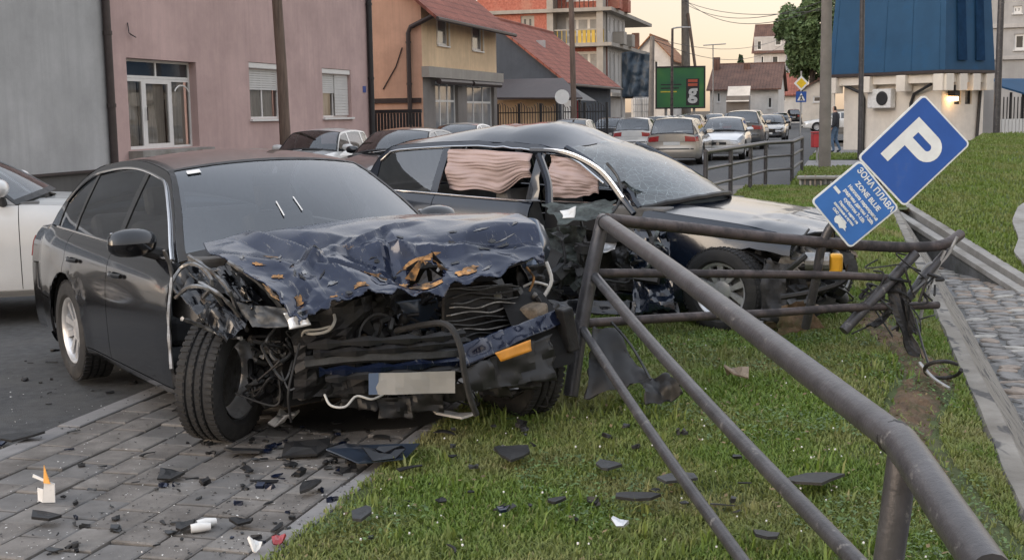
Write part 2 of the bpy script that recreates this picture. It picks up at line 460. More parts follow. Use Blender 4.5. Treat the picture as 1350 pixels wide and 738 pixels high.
while s < 22.5:
    t = 1.55 + rb_.uniform(0, .1)
    while t < 5.6:
        p = st(s, t); px = 675 + CAM_F * p.x / max(p.y, .1)
        if not (px < 1375 and s >= 8.6 and t < 3.2) and not (s > 17 and t > 2.3 + (22 - s) * .1):
            vs_, fs_2 = rb_.choice(srcs); Mx = Matrix.Translation(st(s + rb_.uniform(-.03, .03), t, BED + rb_.uniform(-.01, .012))) @ Matrix.Rotation(-SA + rb_.uniform(-.7, .7), 4, 'Z')
            rest.add([Mx @ v for v in vs_], fs_2)
        t += .275
    s += .165
tag(rest.build('bed_stones', M['stone_b'], bed, recalc=False), kind='stuff')
# wing wall with its two coping beams, and the gutter between them
WA, WB = Vector((6.95, 22.6, -.22)), Vector((7.2, 17.3, -1.0))
UA, UB = Vector((7.35, 23.4, -.13)), Vector((7.5, 17.9, -.90))
def sweep_box(mb, a, b, wdt, h, n=1):
    d = (b - a); sd = Vector((d.y, -d.x, 0)).normalized() * wdt / 2
    vs = [a - sd - Vector((0, 0, h)), a + sd - Vector((0, 0, h)), a + sd, a - sd, b - sd - Vector((0, 0, h)), b + sd - Vector((0, 0, h)), b + sd, b - sd]
    mb.add(vs, [(0, 1, 2, 3), (4, 7, 6, 5), (3, 2, 6, 7), (0, 4, 5, 1), (1, 5, 6, 2), (0, 3, 7, 4)])
ww = thing('wing_wall', 'sloping grey concrete wing wall with coping at the head of the stone channel', 'wall', (7.0, 20, BED))
def loc(v, o): return Vector(v) - Vector(o.location)
O = Vector((7.0, 20, BED))
mb = MB(); sweep_box(mb, WA - O, WB + Vector((0, 0, .02)) - O, .16, .085); mb.build('coping', M['concrete'], ww, bevel=.01)
mb = MB()
a0, b0 = WA - O + Vector((0, 0, -.086)), WB - O + Vector((0, 0, -.07))
mb.add([a0 + Vector((-.05, 0, 0)), b0 + Vector((-.05, 0, 0)), Vector((b0.x - .05, b0.y, -.05)), Vector((a0.x - .05, a0.y, -.05)),
        a0 + Vector((.1, 0, 0)), b0 + Vector((.1, 0, 0)), Vector((b0.x + .1, b0.y, -.05)), Vector((a0.x + .1, a0.y, -.05))],
       [(0, 1, 2, 3), (4, 7, 6, 5), (0, 4, 5, 1), (0, 3, 7, 4), (1, 5, 6, 2)])
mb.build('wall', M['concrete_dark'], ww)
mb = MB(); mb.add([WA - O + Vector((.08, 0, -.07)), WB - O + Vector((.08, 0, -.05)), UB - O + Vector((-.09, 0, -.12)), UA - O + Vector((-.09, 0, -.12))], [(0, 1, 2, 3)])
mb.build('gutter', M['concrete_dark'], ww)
kb = MB(); sweep_box(kb, UA, UB, .17, .2); tag(kb.build('bank_kerb', M['concrete'], bevel=.01), 'pale concrete kerb edging the grass bank above the wing wall', 'kerb')

# grass bank rising to the right
lowE = [st(36, 2.2, -.03), st(29.5, 2.1, -.05), Vector((7.42, 23.4, -.15)), Vector((7.57, 17.9, -.93)), Vector((7.7, 12, -1.02)), Vector((8.0, 4, -1.02))]
hiE = [st(47, 3.0, .10), st(46, 4.2, .40), Vector((16.6, 44, .62)), Vector((19, 42, .72)), Vector((22, 36, .75)), Vector((26, 20, .75))]
def pl(pts, u):
    i = u * (len(pts) - 1); k = min(int(i), len(pts) - 2); return pts[k].lerp(pts[k + 1], i - k)
def bank_fn(u, v):
    p = pl(lowE, u).lerp(pl(hiE, u), v)
    p.z += .12 * math.sin(math.pi * v) + .05 * fbm((p.x * .5, p.y * .5, 7), 3) * min(1, 6 * v)
    return p
mb = MB(); mb.grid(bank_fn, 90, 60)
mat('turf_bank', (0.075, 0.105, 0.028), 0.95, var=.35, scale=3, bump=.6, bscale=40, world_space=True, dirt=(.08, .085, .032), dscale=.8, dirt_lo=.45, dirt_hi=.75)
tag(mb.build('grass_bank', M['turf_bank'], smooth=True), kind='structure')
# verges and paths round the junction
def tri_sheet(name, s0, s1, t0, t1, z, m, amp=.02):
    mb = MB(); mb.grid(lambda u, v: st(s0 + (s1 - s0) * u, t0 + (t1 - t0) * v, z + amp * fbm((u * 9, v * 6, s0), 2)), 30, 16)
    return tag(mb.build(name, m, smooth=True), kind='structure')
mb = MB(); mb.grid(lambda u, v: st(27.5 + 8.1 * u, -1.15 + (min(2.3, 1.65 + .2 * 8.1 * u) + 1.15) * v, .0 - .06 * v ** 3 + .02 * fbm((u * 9, v * 6, 2), 2)), 30, 16)
tag(mb.build('roadside_verge', M['turf_bank'], smooth=True), kind='structure')
mb = MB(); mb.grid(lambda u, v: st(23.5 + 4.0 * u, LIP_T + (.30 + .62 * u) * v, -.20 + .12 * u * u), 12, 6)
tag(mb.build('channel_head', M['turf_bank'], smooth=True), kind='structure')
sheet('path', [rect_st(35.6, 41.5, -1.2, 6, -.02), rect_st(46, 56, -1.2, 9.5, -.02)], M['kerb'])
tri_sheet('corner_verge', 41.5, 46, -1.15, 3.0, .0, M['turf_bank'])
# low rubble wall beside the driveway
lw = thing('rubble_wall', 'low rubble stone wall with flat concrete top beside the black railing', 'wall', st(27.2, 0, 0), AZ)
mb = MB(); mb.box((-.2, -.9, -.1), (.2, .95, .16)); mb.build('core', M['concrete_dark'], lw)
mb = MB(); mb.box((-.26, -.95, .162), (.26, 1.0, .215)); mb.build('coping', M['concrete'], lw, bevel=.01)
for i in range(3):
    for j in range(9):
        piece('stone', rnd.choice(sms), lw, (-.2, -.85 + j * .21 + (i % 2) * .1, -.04 + i * .085), math.pi / 2 + rnd.uniform(-.2, .2), R(90) * 0, -R(90)).scale = (.75, .5, .8)

# curved concrete edge of a stone-paved run-off on the bank
bpts = [bank_fn(u / 60, v / 60) for u in range(20, 61) for v in range(61)]
def on_bank(px, py):
    r_ = Vector(ray(px, py)).normalized(); o_ = Vector((0, 0, CAM_H))
    return max(bpts, key=lambda p: (p - o_).normalized().dot(r_)).copy()
co = [on_bank(x, y) for x, y in ((1362, 262), (1348, 280), (1338, 300), (1335, 320), (1340, 342), (1356, 358))]
mb = MB(); n_ = 24
cc = []
for k in range(n_ + 1):
    i = k / n_ * (len(co) - 1); q = min(int(i), len(co) - 2); cc.append(co[q].lerp(co[q + 1], i - q) + Vector((0, 0, .05)))
mb.add([c + Vector((dx, 0, dz)) for c in cc for dx, dz in ((0, -.15), (0, .03), (.22, .03), (.22, -.15))], [(4 * k + a, 4 * k + a + 1, 4 * k + a + 5, 4 * k + a + 4) for k in range(n_) for a in range(3)])
tag(mb.build('path_edging', M['concrete']), 'curved pale concrete edging of a stone run-off on the grass bank', 'kerb')
# ================================================================== BUILDINGS
def plaster(name, col, **k):
    d = dict(streak=.35, rough=.92, var=.10, scale=.8, bump=.25, bscale=35, dirt=[c * .74 for c in col], dscale=.6, dirt_lo=.42, dirt_hi=.75)
    d.update(k); return mat(name, col, **d)
plaster('pink', (.54, .385, .36)); plaster('grey_wall', (.43, .43, .43)); plaster('plinth', (.12, .115, .11))
plaster('orange_wall', (.66, .40, .28)); plaster('cream_wall', (.78, .58, .37)); plaster('shop_grey', (.22, .20, .185))
plaster('slate_wall', (.075, .088, .11)); plaster('white_wall', (.70, .67, .63)); plaster('beige_wall', (.78, .71, .62), streak=.15); plaster('far_grey', (.42, .41, .40))
plaster('conc_slab', (.38, .35, .31)); plaster('pale_wall', (.52, .50, .48))
mat('brown_metal', (.045, .032, .03), .5, var=.2, scale=5)
mat('iron', (.018, .018, .02), .5, var=.3)
mat('pvc', (.70, .69, .67), .4, var=.04, scale=6)
mat('blind', (.58, .57, .55), .6, var=.05)
mat('curtain', (.62, .58, .52), .9, var=.2, scale=1.5, stretch=(14, 14, 1))
mat('room', (.02, .02, .022), .9)
mat('pane_dark', (.030, .034, .038), .08, var=.4, scale=1.2, spec=.8)
mat('pane_pale', (.22, .23, .24), .10, var=.35, scale=1.2, spec=.8)
mat('blue_sheet', (.028, .080, .155), .7, var=.14, scale=.8, spec=.2, dirt=(.03, .10, .21), dscale=.7, dirt_lo=.55, dirt_hi=.8)
mat('wood_pole', (.16, .115, .09), .85, var=.35, scale=2.0, stretch=(8, 8, .6), bump=.4, bscale=12)
mat('conc_pole', (.20, .18, .16), .85, var=.2, scale=2.5, bump=.3, bscale=30)
mat('tarp', (.03, .05, .075), .5, var=.4, scale=1.2)
def tile_mat(name, c0, c1, sx=4.5, sz=3.2):
    m, nt, p, o = _nt(name)
    v = _coord(nt, False)
    br = nt.nodes.new('ShaderNodeTexBrick'); br.inputs['Scale'].default_value = 1.0
    br.inputs['Brick Width'].default_value = .28; br.inputs['Row Height'].default_value = .34; br.inputs['Mortar Size'].default_value = .035
    br.inputs['Color1'].default_value = (*c0, 1); br.inputs['Color2'].default_value = (*c1, 1); br.inputs['Mortar'].default_value = (c0[0] * .35, c0[1] * .35, c0[2] * .35, 1)
    nt.links.new(v, br.inputs['Vector'])
    c = _mix(nt, .5, br.outputs[0], _ramp(nt, _noise(nt, v, .9, 5), [(.3, [x * .55 for x in c0]), (.7, [x * 1.35 for x in c1])]))
    nt.links.new(c, p.inputs['Base Color']); p.inputs['Roughness'].default_value = .85
    b = nt.nodes.new('ShaderNodeBump'); b.inputs['Distance'].default_value = .04; nt.links.new(br.outputs[1], b.inputs['Height']); b.invert = True
    nt.links.new(b.outputs[0], p.inputs['Normal'])
    MATS[name] = m
tile_mat('tile_red', (.25, .075, .05), (.32, .11, .075)); tile_mat('tile_brown', (.13, .07, .052), (.17, .09, .065)); tile_mat('tile_orange', (.30, .13, .06), (.36, .17, .08))
def brick_mat():
    m, nt, p, o = _nt('brick_red'); v = _coord(nt, False)
    c = _ramp(nt, _noise(nt, v, 6, 3), [(.35, (.33, .10, .07)), (.65, (.47, .17, .12))])
    c = _mix(nt, _ramp(nt, _noise(nt, v, .6, 5), [(.5, (0, 0, 0)), (.7, (.6, .6, .6))]), c, (.45, .25, .18))
    nt.links.new(c, p.inputs['Base Color']); p.inputs['Roughness'].default_value = .9; MATS['brick_red'] = m
brick_mat()

def wall_holes(mb, P, a0, a1, z0, z1, holes, depth=.18, tri=None):
    A = sorted({a0, a1, *[h[0] for h in holes], *[h[1] for h in holes]}); Z = sorted({z0, z1, *[h[2] for h in holes], *[h[3] for h in holes]})
    for i in range(len(A) - 1):
        for j in range(len(Z) - 1):
            ca, cz = (A[i] + A[i + 1]) / 2, (Z[j] + Z[j + 1]) / 2
            if any(h[0] < ca < h[1] and h[2] < cz < h[3] for h in holes): continue
            mb.add([P(A[i], Z[j], 0), P(A[i + 1], Z[j], 0), P(A[i + 1], Z[j + 1], 0), P(A[i], Z[j + 1], 0)], [(0, 1, 2, 3)])
    for (b0, b1, y0, y1) in holes:
        c = [(b0, y0), (b1, y0), (b1, y1), (b0, y1)]
        for k in range(4):
            p, q = c[k], c[(k + 1) % 4]
            mb.add([P(*p, 0), P(*q, 0), P(*q, depth), P(*p, depth)], [(0, 1, 2, 3)])
def bar(mb, P, a0, a1, z0, z1, d0, d1):
    vs = [P(a0, z0, d0), P(a1, z0, d0), P(a1, z1, d0), P(a0, z1, d0), P(a0, z0, d1), P(a1, z0, d1), P(a1, z1, d1), P(a0, z1, d1)]
    mb.add(vs, [(0, 1, 2, 3), (7, 6, 5, 4), (0, 4, 5, 1), (1, 5, 6, 2), (2, 6, 7, 3), (3, 7, 4, 0)])
def window(parent, P, a0, a1, z0, z1, mull=1, shutter=0.0, sill=True, fm='pvc', pane='pane_dark', depth=.12, curtain=False, fw=.06, name='window', transom=None):
    mb = MB(); e = .002
    bar(mb, P, a0 + e, a0 + fw, z0 + e, z1 - e, depth - .05, depth); bar(mb, P, a1 - fw, a1 - e, z0 + e, z1 - e, depth - .05, depth)
    bar(mb, P, a0 + fw, a1 - fw, z0 + e, z0 + fw, depth - .05, depth); bar(mb, P, a0 + fw, a1 - fw, z1 - fw, z1 - e, depth - .05, depth)
    for k in range(1, mull + 1):
        a = a0 + (a1 - a0) * k / (mull + 1); bar(mb, P, a - fw / 2, a + fw / 2, z0 + fw, z1 - fw, depth - .045, depth)
    if transom: bar(mb, P, a0 + fw, a1 - fw, transom - fw / 2, transom + fw / 2, depth - .04, depth)
    w = mb.build(name, M[fm], parent)
    n = mull + 1
    for k in range(n):
        b0 = a0 + (a1 - a0) * k / n; b1 = a0 + (a1 - a0) * (k + 1) / n
        p = MB(); p.add([P(b0, z0, depth - .02), P(b1, z0, depth - .02), P(b1, z1, depth - .02), P(b0, z1, depth - .02)], [(0, 1, 2, 3)])
        p.build('pane', M['house_glass'] if curtain else M[pane], w, recalc=False)
    if curtain:
        c = MB(); c.grid(lambda u, v: P(a0 + (a1 - a0) * u, z0 + (z1 - z0) * v, depth + .10 + .03 * math.sin(u * 40)), 40, 1); c.build('curtain', M['curtain'], w, smooth=True)
        c = MB(); c.add([P(a0, z0, depth + .3), P(a1, z0, depth + .3), P(a1, z1, depth + .3), P(a0, z1, depth + .3)], [(0, 1, 2, 3)]); c.build('room', M['room'], w, recalc=False)
    if shutter:
        c = MB(); nn = max(4, int((z1 - shutter) / .06)); hh = (z1 - shutter) / nn
        for k in range(nn): bar(c, P, a0 + fw * .6, a1 - fw * .6, shutter + k * hh, shutter + (k + 1) * hh - .008, depth - .075, depth - .055)
        c.build('roller_blind', M['blind'], w)
    if sill:
        c = MB(); bar(c, P, a0 - .05, a1 + .05, z0 - .06, z0 - .004, -.08, depth - .06); c.build('sill', M['pvc'], w)
    return w
def frame_of(s0, t0):
    # local x along the street, local y to its left
    PF = lambda a, z, d: (a - s0, d, z)              # street face (plane t0), a = s
    return PF
# ---------------- grey building and pink building on the left of the street
TL = -15.0
sG = on_t(141, 120, TL)[0]; sP = on_t(486, 100, TL)[0]
zpl = on_t(60, 229, TL)[1]
g = thing('grey_building', 'tall plain grey rendered building with a dark plinth', 'building', st(0, TL, 0), AZ)
P0 = lambda a, z, d: (a, d, z)
mb = MB(); bar(mb, P0, 4, sG, zpl, 9.5, 0, 9); mb.build('wall', M['grey_wall'], g)
mb = MB(); bar(mb, P0, 4, sG, -.1, zpl - .02, .03, 9); mb.build('plinth', M['plinth'], g)
mb = MB(); bar(mb, P0, 4, sG, zpl - .05, zpl - .003, -.05, .03); mb.build('plinth_flashing', M['brown_metal'], g)
def pipe_thing(name, label, pts, r, m, brackets=(), cat='drainpipe', n=10):
    o = thing(name, label, cat, pts[0])
    q = [Vector(p) - Vector(pts[0]) for p in pts]
    mb = MB(); mb.tube(q, r, n); mb.build('pipe', m, o, smooth=True)
    for f in brackets:
        i = f * (len(q) - 1); k = min(int(i), len(q) - 2); c = q[k].lerp(q[k + 1], i - k); d = (q[k + 1] - q[k]).normalized()
        mb = MB(); mb.tube([c - d * .04, c + d * .04], r * 1.18, n); mb.build('bracket', m, o)
    return o
pipe_thing('drainpipe', 'dark brown drainpipe running down the joint between grey and pink buildings', [st(sG, TL + .09, .05), st(sG, TL + .09, 9.4)], .085, M['brown_metal'], (.2, .36, .6, .85))
pk = thing('pink_building', 'long dusty pink rendered building with shopfront and shuttered windows', 'building', st(0, TL, 0), AZ)
holes = []
a0, zz1 = on_t(166, 76, TL); a1, _ = on_t(258, 82, TL); zz0 = on_t(210, 196, TL)[1]
door = (a0, a1, zz0, zz1)
w1 = (on_t(324, 0, TL)[0], on_t(368, 0, TL)[0], on_t(345, 157, TL)[1], on_t(345, 83, TL)[1])
w2 = (on_t(421, 0, TL)[0], on_t(459, 0, TL)[0], on_t(440, 155, TL)[1], on_t(440, 91, TL)[1])
mb = MB(); wall_holes(mb, P0, sG + .01, sP, -.1, 9.5, [door, w1, w2], .3)
mb.add([P0(sP, -.1, 0), P0(sP, -.1, 9), P0(sP, 9.5, 9), P0(sP, 9.5, 0)], [(0, 1, 2, 3)])
mb.add([P0(sG, 9.5, 0), P0(sP, 9.5, 0), P0(sP, 9.5, 9), P0(sG, 9.5, 9)], [(0, 1, 2, 3)])
mb.build('wall', M['pink'], pk, recalc=False)
for w, bl in ((w1, .52), (w2, .5)):
    zb = w[2] + (w[3] - w[2]) * bl
    win = window(pk, P0, w[0], w[1], w[2], w[3] - .16, mull=1, shutter=zb, depth=.2, curtain=True)
    mb = MB(); bar(mb, P0, w[0] + .005, w[1] - .005, w[3] - .155, w[3] - .005, .02, .22); mb.build('shutter_box', M['pvc'], win, bevel=.02)
# fully lowered right leaf of the second window
mb = MB(); am = (w2[0] + w2[1]) / 2
for k in range(14):
    h = (w2[3] - .16 - w2[2] - .06) / 14; bar(mb, P0, am + .03, w2[1] - .03, w2[2] + .06 + k * h, w2[2] + .06 + (k + 1) * h - .008, .10, .12)
mb.build('roller_blind', M['blind'], pk)
# shopfront: fixed light, door leaf, side light, transoms above
sf = door; d = .24
def shop_leaf(x0, x1, z0, z1, nm, fw=.07):
    o = window(pk, P0, x0, x1, z0, z1, mull=0, sill=False, depth=d, curtain=True, fw=fw, name=nm); return o
zt = sf[3] - .42; xa = sf[0] + (sf[1] - sf[0]) * .31; xb = sf[0] + (sf[1] - sf[0]) * .70
shop_leaf(sf[0], xa, sf[2], zt, 'shop_window'); dl = shop_leaf(xa, xb, sf[2], zt, 'shop_door', .11); shop_leaf(xb, sf[1], sf[2], zt, 'shop_window', .05)
window(pk, P0, sf[0], sf[1], zt, sf[3], mull=1, sill=False, depth=d, fw=.06, name='transom_window')
mb = MB(); mb.tube([P0(xa + .07, (sf[2] + zt) / 2 - .15, d - .09), P0(xa + .07, (sf[2] + zt) / 2 + .15, d - .09)], .015); mb.build('door_handle', M['brown_metal'], dl)
mb = MB(); bar(mb, P0, sf[0] - .1, sf[1] + .1, -.1, sf[2] - .02, -.35, 0); mb.build('step', M['concrete'], pk)
# arc lettering marks on the shop window, too small to read: plain white arc
mb = MB(); cx, cz = xb + (sf[1] - xb) * .5, sf[2] + 1.25
mb.tube([P0(cx + .32 * math.cos(a), cz + .18 * math.sin(a), d - .085) for a in np.linspace(.2, 2.94, 12)], .018, 5); mb.build('window_decal', M['white_paint'], pk)
# house number plate
a, z = on_t(480, 118, TL); mb = MB(); bar(mb, P0, a - .12, a + .12, z - .1, z + .1, -.02, -.001)
mat('enamel_blue', (.05, .09, .30), .4); np_ = mb.build('house_number_plate', M['enamel_blue'], pk)
pipe_thing('drainpipe', 'black drainpipe at the corner of the pink building beside the orange wall', [st(sP - .05, TL + .1, .0), st(sP - .05, TL + .1, 9.4)], .09, M['iron'], (.3, .55, .8))
a, z = on_t(168, 38, TL); mb = MB(); mb.tube([P0(a, z + .12, -.01), P0(a - .08, z - .1, -.08), P0(a + .15, z - .18, -.1), P0(a + .05, z - .12, -.03)], .012, 5); mb.build('cable_stub', M['iron'], pk)
# leaning wooden pole in front of the pink wall
pb, pt = at(378, 215, 31.5), at(363, -30, 31.0)
pipe_thing('wooden_pole', 'weathered leaning wooden utility pole before the pink wall', [Vector((pb.x, pb.y, -.1)), pb.lerp(pt, .5) + Vector((.02, 0, 0)), pt + Vector((-.02, 0, .6))], [.15, .13, .12], M['wood_pole'], cat='pole')

# ---------------- peach house with shopfront
TH = -15.4
sA, sB = on_t(556, 60, TH)[0], on_t(654, 60, TH)[0]
ph = thing('peach_house', 'peach and orange two-storey house with tiled roof and ground floor shop', 'house', st(0, TH, 0), AZ)
zE = on_t(574, 20, TH)[1]; zS = on_t(600, 96, TH)[1]
u1 = (on_t(575, 0, TH)[0], on_t(590, 0, TH)[0], on_t(582, 60, TH)[1], on_t(582, 23, TH)[1])
u2 = (on_t(621, 0, TH)[0], on_t(635, 0, TH)[0], on_t(628, 67, TH)[1], on_t(628, 32, TH)[1])
mb = MB(); wall_holes(mb, P0, sA, sB, zS, zE + .25, [u1, u2], .16); mb.build('front_wall', M['cream_wall'], ph, recalc=False)
for u in (u1, u2):
    w = window(ph, P0, *u, mull=0, depth=.12, pane='pane_pale', fw=.09)
    mb = MB(); bar(mb, P0, u[0] - .12, u[0] - .003, u[2], u[3] + .14, -.04, .05); bar(mb, P0, u[1] + .003, u[1] + .12, u[2], u[3] + .14, -.04, .05); bar(mb, P0, u[0] + .001, u[1] - .001, u[3] + .003, u[3] + .14, -.039, .05)
    mb.build('surround', M['beige_wall'], w)
d1 = (on_t(571, 0, TH)[0], on_t(601, 0, TH)[0], -.05, on_t(585, 108, TH)[1]); d2 = (on_t(613, 0, TH)[0], on_t(649, 0, TH)[0], -.05, on_t(630, 112, TH)[1])
mb = MB(); wall_holes(mb, P0, sA, sB, -.1, zS - .02, [d1, d2], .22); mb.build('shop_wall', M['shop_grey'], ph, recalc=False)
for dd in (d1, d2): window(ph, P0, *dd, mull=2, sill=False, depth=.18, pane='pane_pale', fw=.09, name='shop_window', transom=dd[3] - .75)
mb = MB(); bar(mb, P0, sA - .1, sB + .1, zS - .28, zS + .12, -.30, -.003); mb.build('cornice', M['conc_slab'], ph)
aw0, aw1 = on_t(565, 0, TH)[0], on_t(648, 0, TH)[0]
for q0, q1 in ((aw0, (aw0 + aw1) / 2 - .2), ((aw0 + aw1) / 2 + .1, aw1)):
    mb = MB(); mb.tube([P0(q0, zS - .42, -.34), P0(q1, zS - .42, -.34)], .11, 8); mb.build('rolled_awning', M['brown_metal'], ph)
WL = -3.0                                                 # orange side wall faces the camera
PS = lambda b, z, dd: (sA + dd, b, z)
mb = MB(); mb.add([PS(0, -.1, 0), PS(9, -.1, 0), PS(9, zE + .25, 0), PS(4.5, zE + 4.0, 0), PS(0, zE + .25, 0)], [(0, 1, 2, 3, 4)])
mb.build('side_wall', M['orange_wall'], ph, recalc=False)
mb = MB(); mb.add([PS(0, -.1, sB - sA), PS(9, -.1, sB - sA), PS(9, zE + .25, sB - sA), PS(4.5, zE + 4.0, sB - sA), PS(0, zE + .25, sB - sA)], [(4, 3, 2, 1, 0)])
mb.build('side_wall', M['orange_wall'], ph, recalc=False)
mb = MB(); bar(mb, lambda a, z, dd: PS(a, z, dd), .06, 9, on_s(520, 132, sA)[1] - .12, on_s(520, 132, sA)[1] + .06, -.06, -.002); mb.build('string_course', M['brown_metal'], ph)
def roof_gable(parent, x0, x1, y0, y1, ze, zr, m, over=.5, th=.14, vover=.35, axis='x', gut=True):
    # ridge along local x (axis 'x') or local y
    sw = (lambda x, y, z: (x, y, z)) if axis == 'x' else (lambda x, y, z: (y, x, z))
    if axis != 'x': x0, x1, y0, y1 = y0, y1, x0, x1
    ym = (y0 + y1) / 2; sl = (zr - ze) / (ym - y0)
    r = MB()
    for sgn, ya in ((1, y0 - over), (-1, y1 + over)):
        zl = ze - over * sl
        a = [sw(x0 - vover, ya, zl), sw(x1 + vover, ya, zl), sw(x1 + vover, ym, zr), sw(x0 - vover, ym, zr)]
        b = [(p[0], p[1], p[2] + th) for p in a]
        r.add(a + b, [(0, 1, 2, 3), (7, 6, 5, 4), (0, 4, 5, 1), (1, 5, 6, 2), (3, 7, 4, 0)])
    ro = r.build('roof', m, parent)
    c = MB(); c.tube([sw(x0 - vover, ym, zr + th), sw(x1 + vover, ym, zr + th)], .11, 6); c.build('ridge', m, ro)
    if gut:
        c = MB(); c.tube([sw(x0 - vover, y0 - over - .04, ze - over * sl + .03), sw(x1 + vover, y0 - over - .04, ze - over * sl + .03)], .08, 6); c.build('gutter', M['brown_metal'], ro)
    return ro
mat('tile_dummy', (.2, .1, .08))
roof_gable(ph, sA, sB, 0, 9, zE + .3, zE + 4.1, M['tile_red'], over=.75, vover=.5)
tq = [on_s(573, 20, sA - .12), on_s(541, 36, sA - .12), on_s(538, 44, sA - .12), on_s(541, 165, sA - .12)]
pipe_thing('drainpipe', 'brown cranked drainpipe on the orange gable wall', [st(sA - .12, t, z) for t, z in tq], .09, M['brown_metal'], (.7, .85))
cr = [on_s(530, 63, sA - .02), on_s(522, 88, sA - .02), on_s(505, 118, sA - .02)]
mb = MB(); mb.tube([PS(-(t - TH), z, -.02) for t, z in cr], .025, 5); mb.build('loose_cable', M['brown_metal'], ph)
# black slatted fence in the gap
fs_ = sP + 1.5
f0 = on_s(489, 150, fs_); f1 = on_s(556, 150, fs_)
fo = thing('slat_fence', 'black vertical slat fence between pink and orange houses', 'fence', st(fs_, f0[0], 0), AZ)
nsl = 16; wd = (f1[0] - f0[0])
for k in range(nsl):
    mb = MB(); mb.box((-.02, -(k + .85) * wd / nsl, .1), (.02, -(k + .1) * wd / nsl, f0[1])); mb.build('slat', M['iron'], fo)
mb = MB(); mb.box((-.05, -wd, f0[1] + .003), (.05, 0, f0[1] + .12)); mb.build('rail', M['iron'], fo)

# ---------------- slate-grey house with long tiled roof
sD = 66.0
dh = thing('grey_gable_house', 'single-storey house with slate grey gable and long red tile roof', 'house', st(0, TL, 0), AZ)
zD = on_s(742, 107, sD)[1]; tR = on_s(742, 107, sD)[0]; (tT, zT) = on_s(640, 26, sD)
sD2 = on_t(811, 121, tR)[0]
hw = (tR - tT)
PD = lambda b, z, dd: (sD + dd, b - (tR - TL) , z)
mb = MB(); mb.add([PD(0, -.1, 0), PD(2 * hw, -.1, 0), PD(2 * hw, zD, 0), PD(hw, zT, 0), PD(0, zD, 0)], [(0, 1, 2, 3, 4)])
mb.add([PD(.3, -.1, 0), PD(.3, -.1, sD2 - sD), PD(.3, zD, sD2 - sD), PD(.3, zD, 0)], [(0, 1, 2, 3)]); mb.build('wall', M['slate_wall'], dh, recalc=False)
roof_gable(dh, sD, sD2, -(tR - TL) + .0, 2 * hw - (tR - TL), zD + .05, zT + .05, M['tile_red'], over=.35, vover=.3)
mb = MB(); k = on_t(684, 0, tR)
mb.cbox((sD + 6, hw * .62 - (tR - TL), zT - 1.35), (.45, .45, 1.0)); mb.build('chimney', M['pale_wall'], dh)
pan = MB(); q0, q1 = on_t(785, 0, tR)[0], on_t(800, 0, tR)[0]
bar(pan, lambda a, z, dd: (a, -(tR - TL) + .3 + dd, z), sD + 1.0, sD + 3.2, .0, 2.3, -.06, -.003); pan.build('shop_door', M['pvc'], dh)
mat('red_paint', (.40, .03, .035), .5)
pan = MB(); bar(pan, lambda a, z, dd: (a, -(tR - TL) + .3 + dd, z), sD + 5.0, sD + 5.5, .0, 2.5, -.06, -.003); pan.build('red_pilaster', M['red_paint'], dh)
# lean-to with brown sheet roof before the grey gable
cp = thing('brown_canopy_shed', 'low cream shed with brown sheet roof before the grey gable', 'shed', st(60, 0, 0), AZ)
c0, c1 = on_s(650, 131, 60), on_s(768, 131, 60); r0 = on_s(650, 107, 63); r1 = on_s(742, 105, 63)
V = lambda s, t, z: (s - 60, -t, z)
mb = MB(); a = [V(60, c0[0], c0[1]), V(60, c1[0], c1[1]), V(63, r1[0], r1[1]), V(63, r0[0], r0[1])]; mb.prism(a, (0, 0, .08)); mb.build('roof', M['brown_metal'], cp)
mb = MB(); mb.prism([V(60.1, c1[0] - .3, c1[1] - .05), V(63, r1[0], r1[1] - .05), V(65, c1[0] - .3, c1[1] - .05)], (0, .1, 0)); mb.build('gable', M['iron'], cp)
wl = on_s(734, 140, 60.6)
mb = MB(); mb.box(V(61.0, wl[0], -.1), V(60.8, c0[0], c0[1] - .02)); mb.build('wall', M['cream_wall'], cp)
for tq in (wl[0] + .1, c1[0] - .2):
    mb = MB(); mb.box(V(60.3, tq + .06, -.1), V(60.18, tq - .06, c1[1] - .02)); mb.build('post', M['iron'], cp)
# wrought iron fence with scroll tops
fi = thing('iron_fence', 'black wrought iron fence with curled bars before the cream shed', 'fence', st(58, 0, 0), AZ)
e0, e1 = on_s(656, 143, 58), on_s(800, 143, 58)
n_ = 40
for k in range(n_ + 1):
    t = e0[0] + (e1[0] - e0[0]) * k / n_
    zt_ = e0[1] + .12 * math.sin(k * .9) + .05
    mb = MB()
    if k % 8 == 0: mb.box((-.05, -t - .06, -.1), (.05, -t + .06, e0[1] + .2)); nm = 'post'
    else: mb.tube([(0, -t, .1), (0, -t, zt_), (0, -t + .05, zt_ + .08)], .022, 5); nm = 'bar'
    mb.build(nm, M['iron'], fi)
for z in (.35, e0[1] - .25):
    mb = MB(); mb.box((-.02, -e1[0], z), (.02, -e0[0], z + .05)); mb.build('rail', M['iron'], fi)
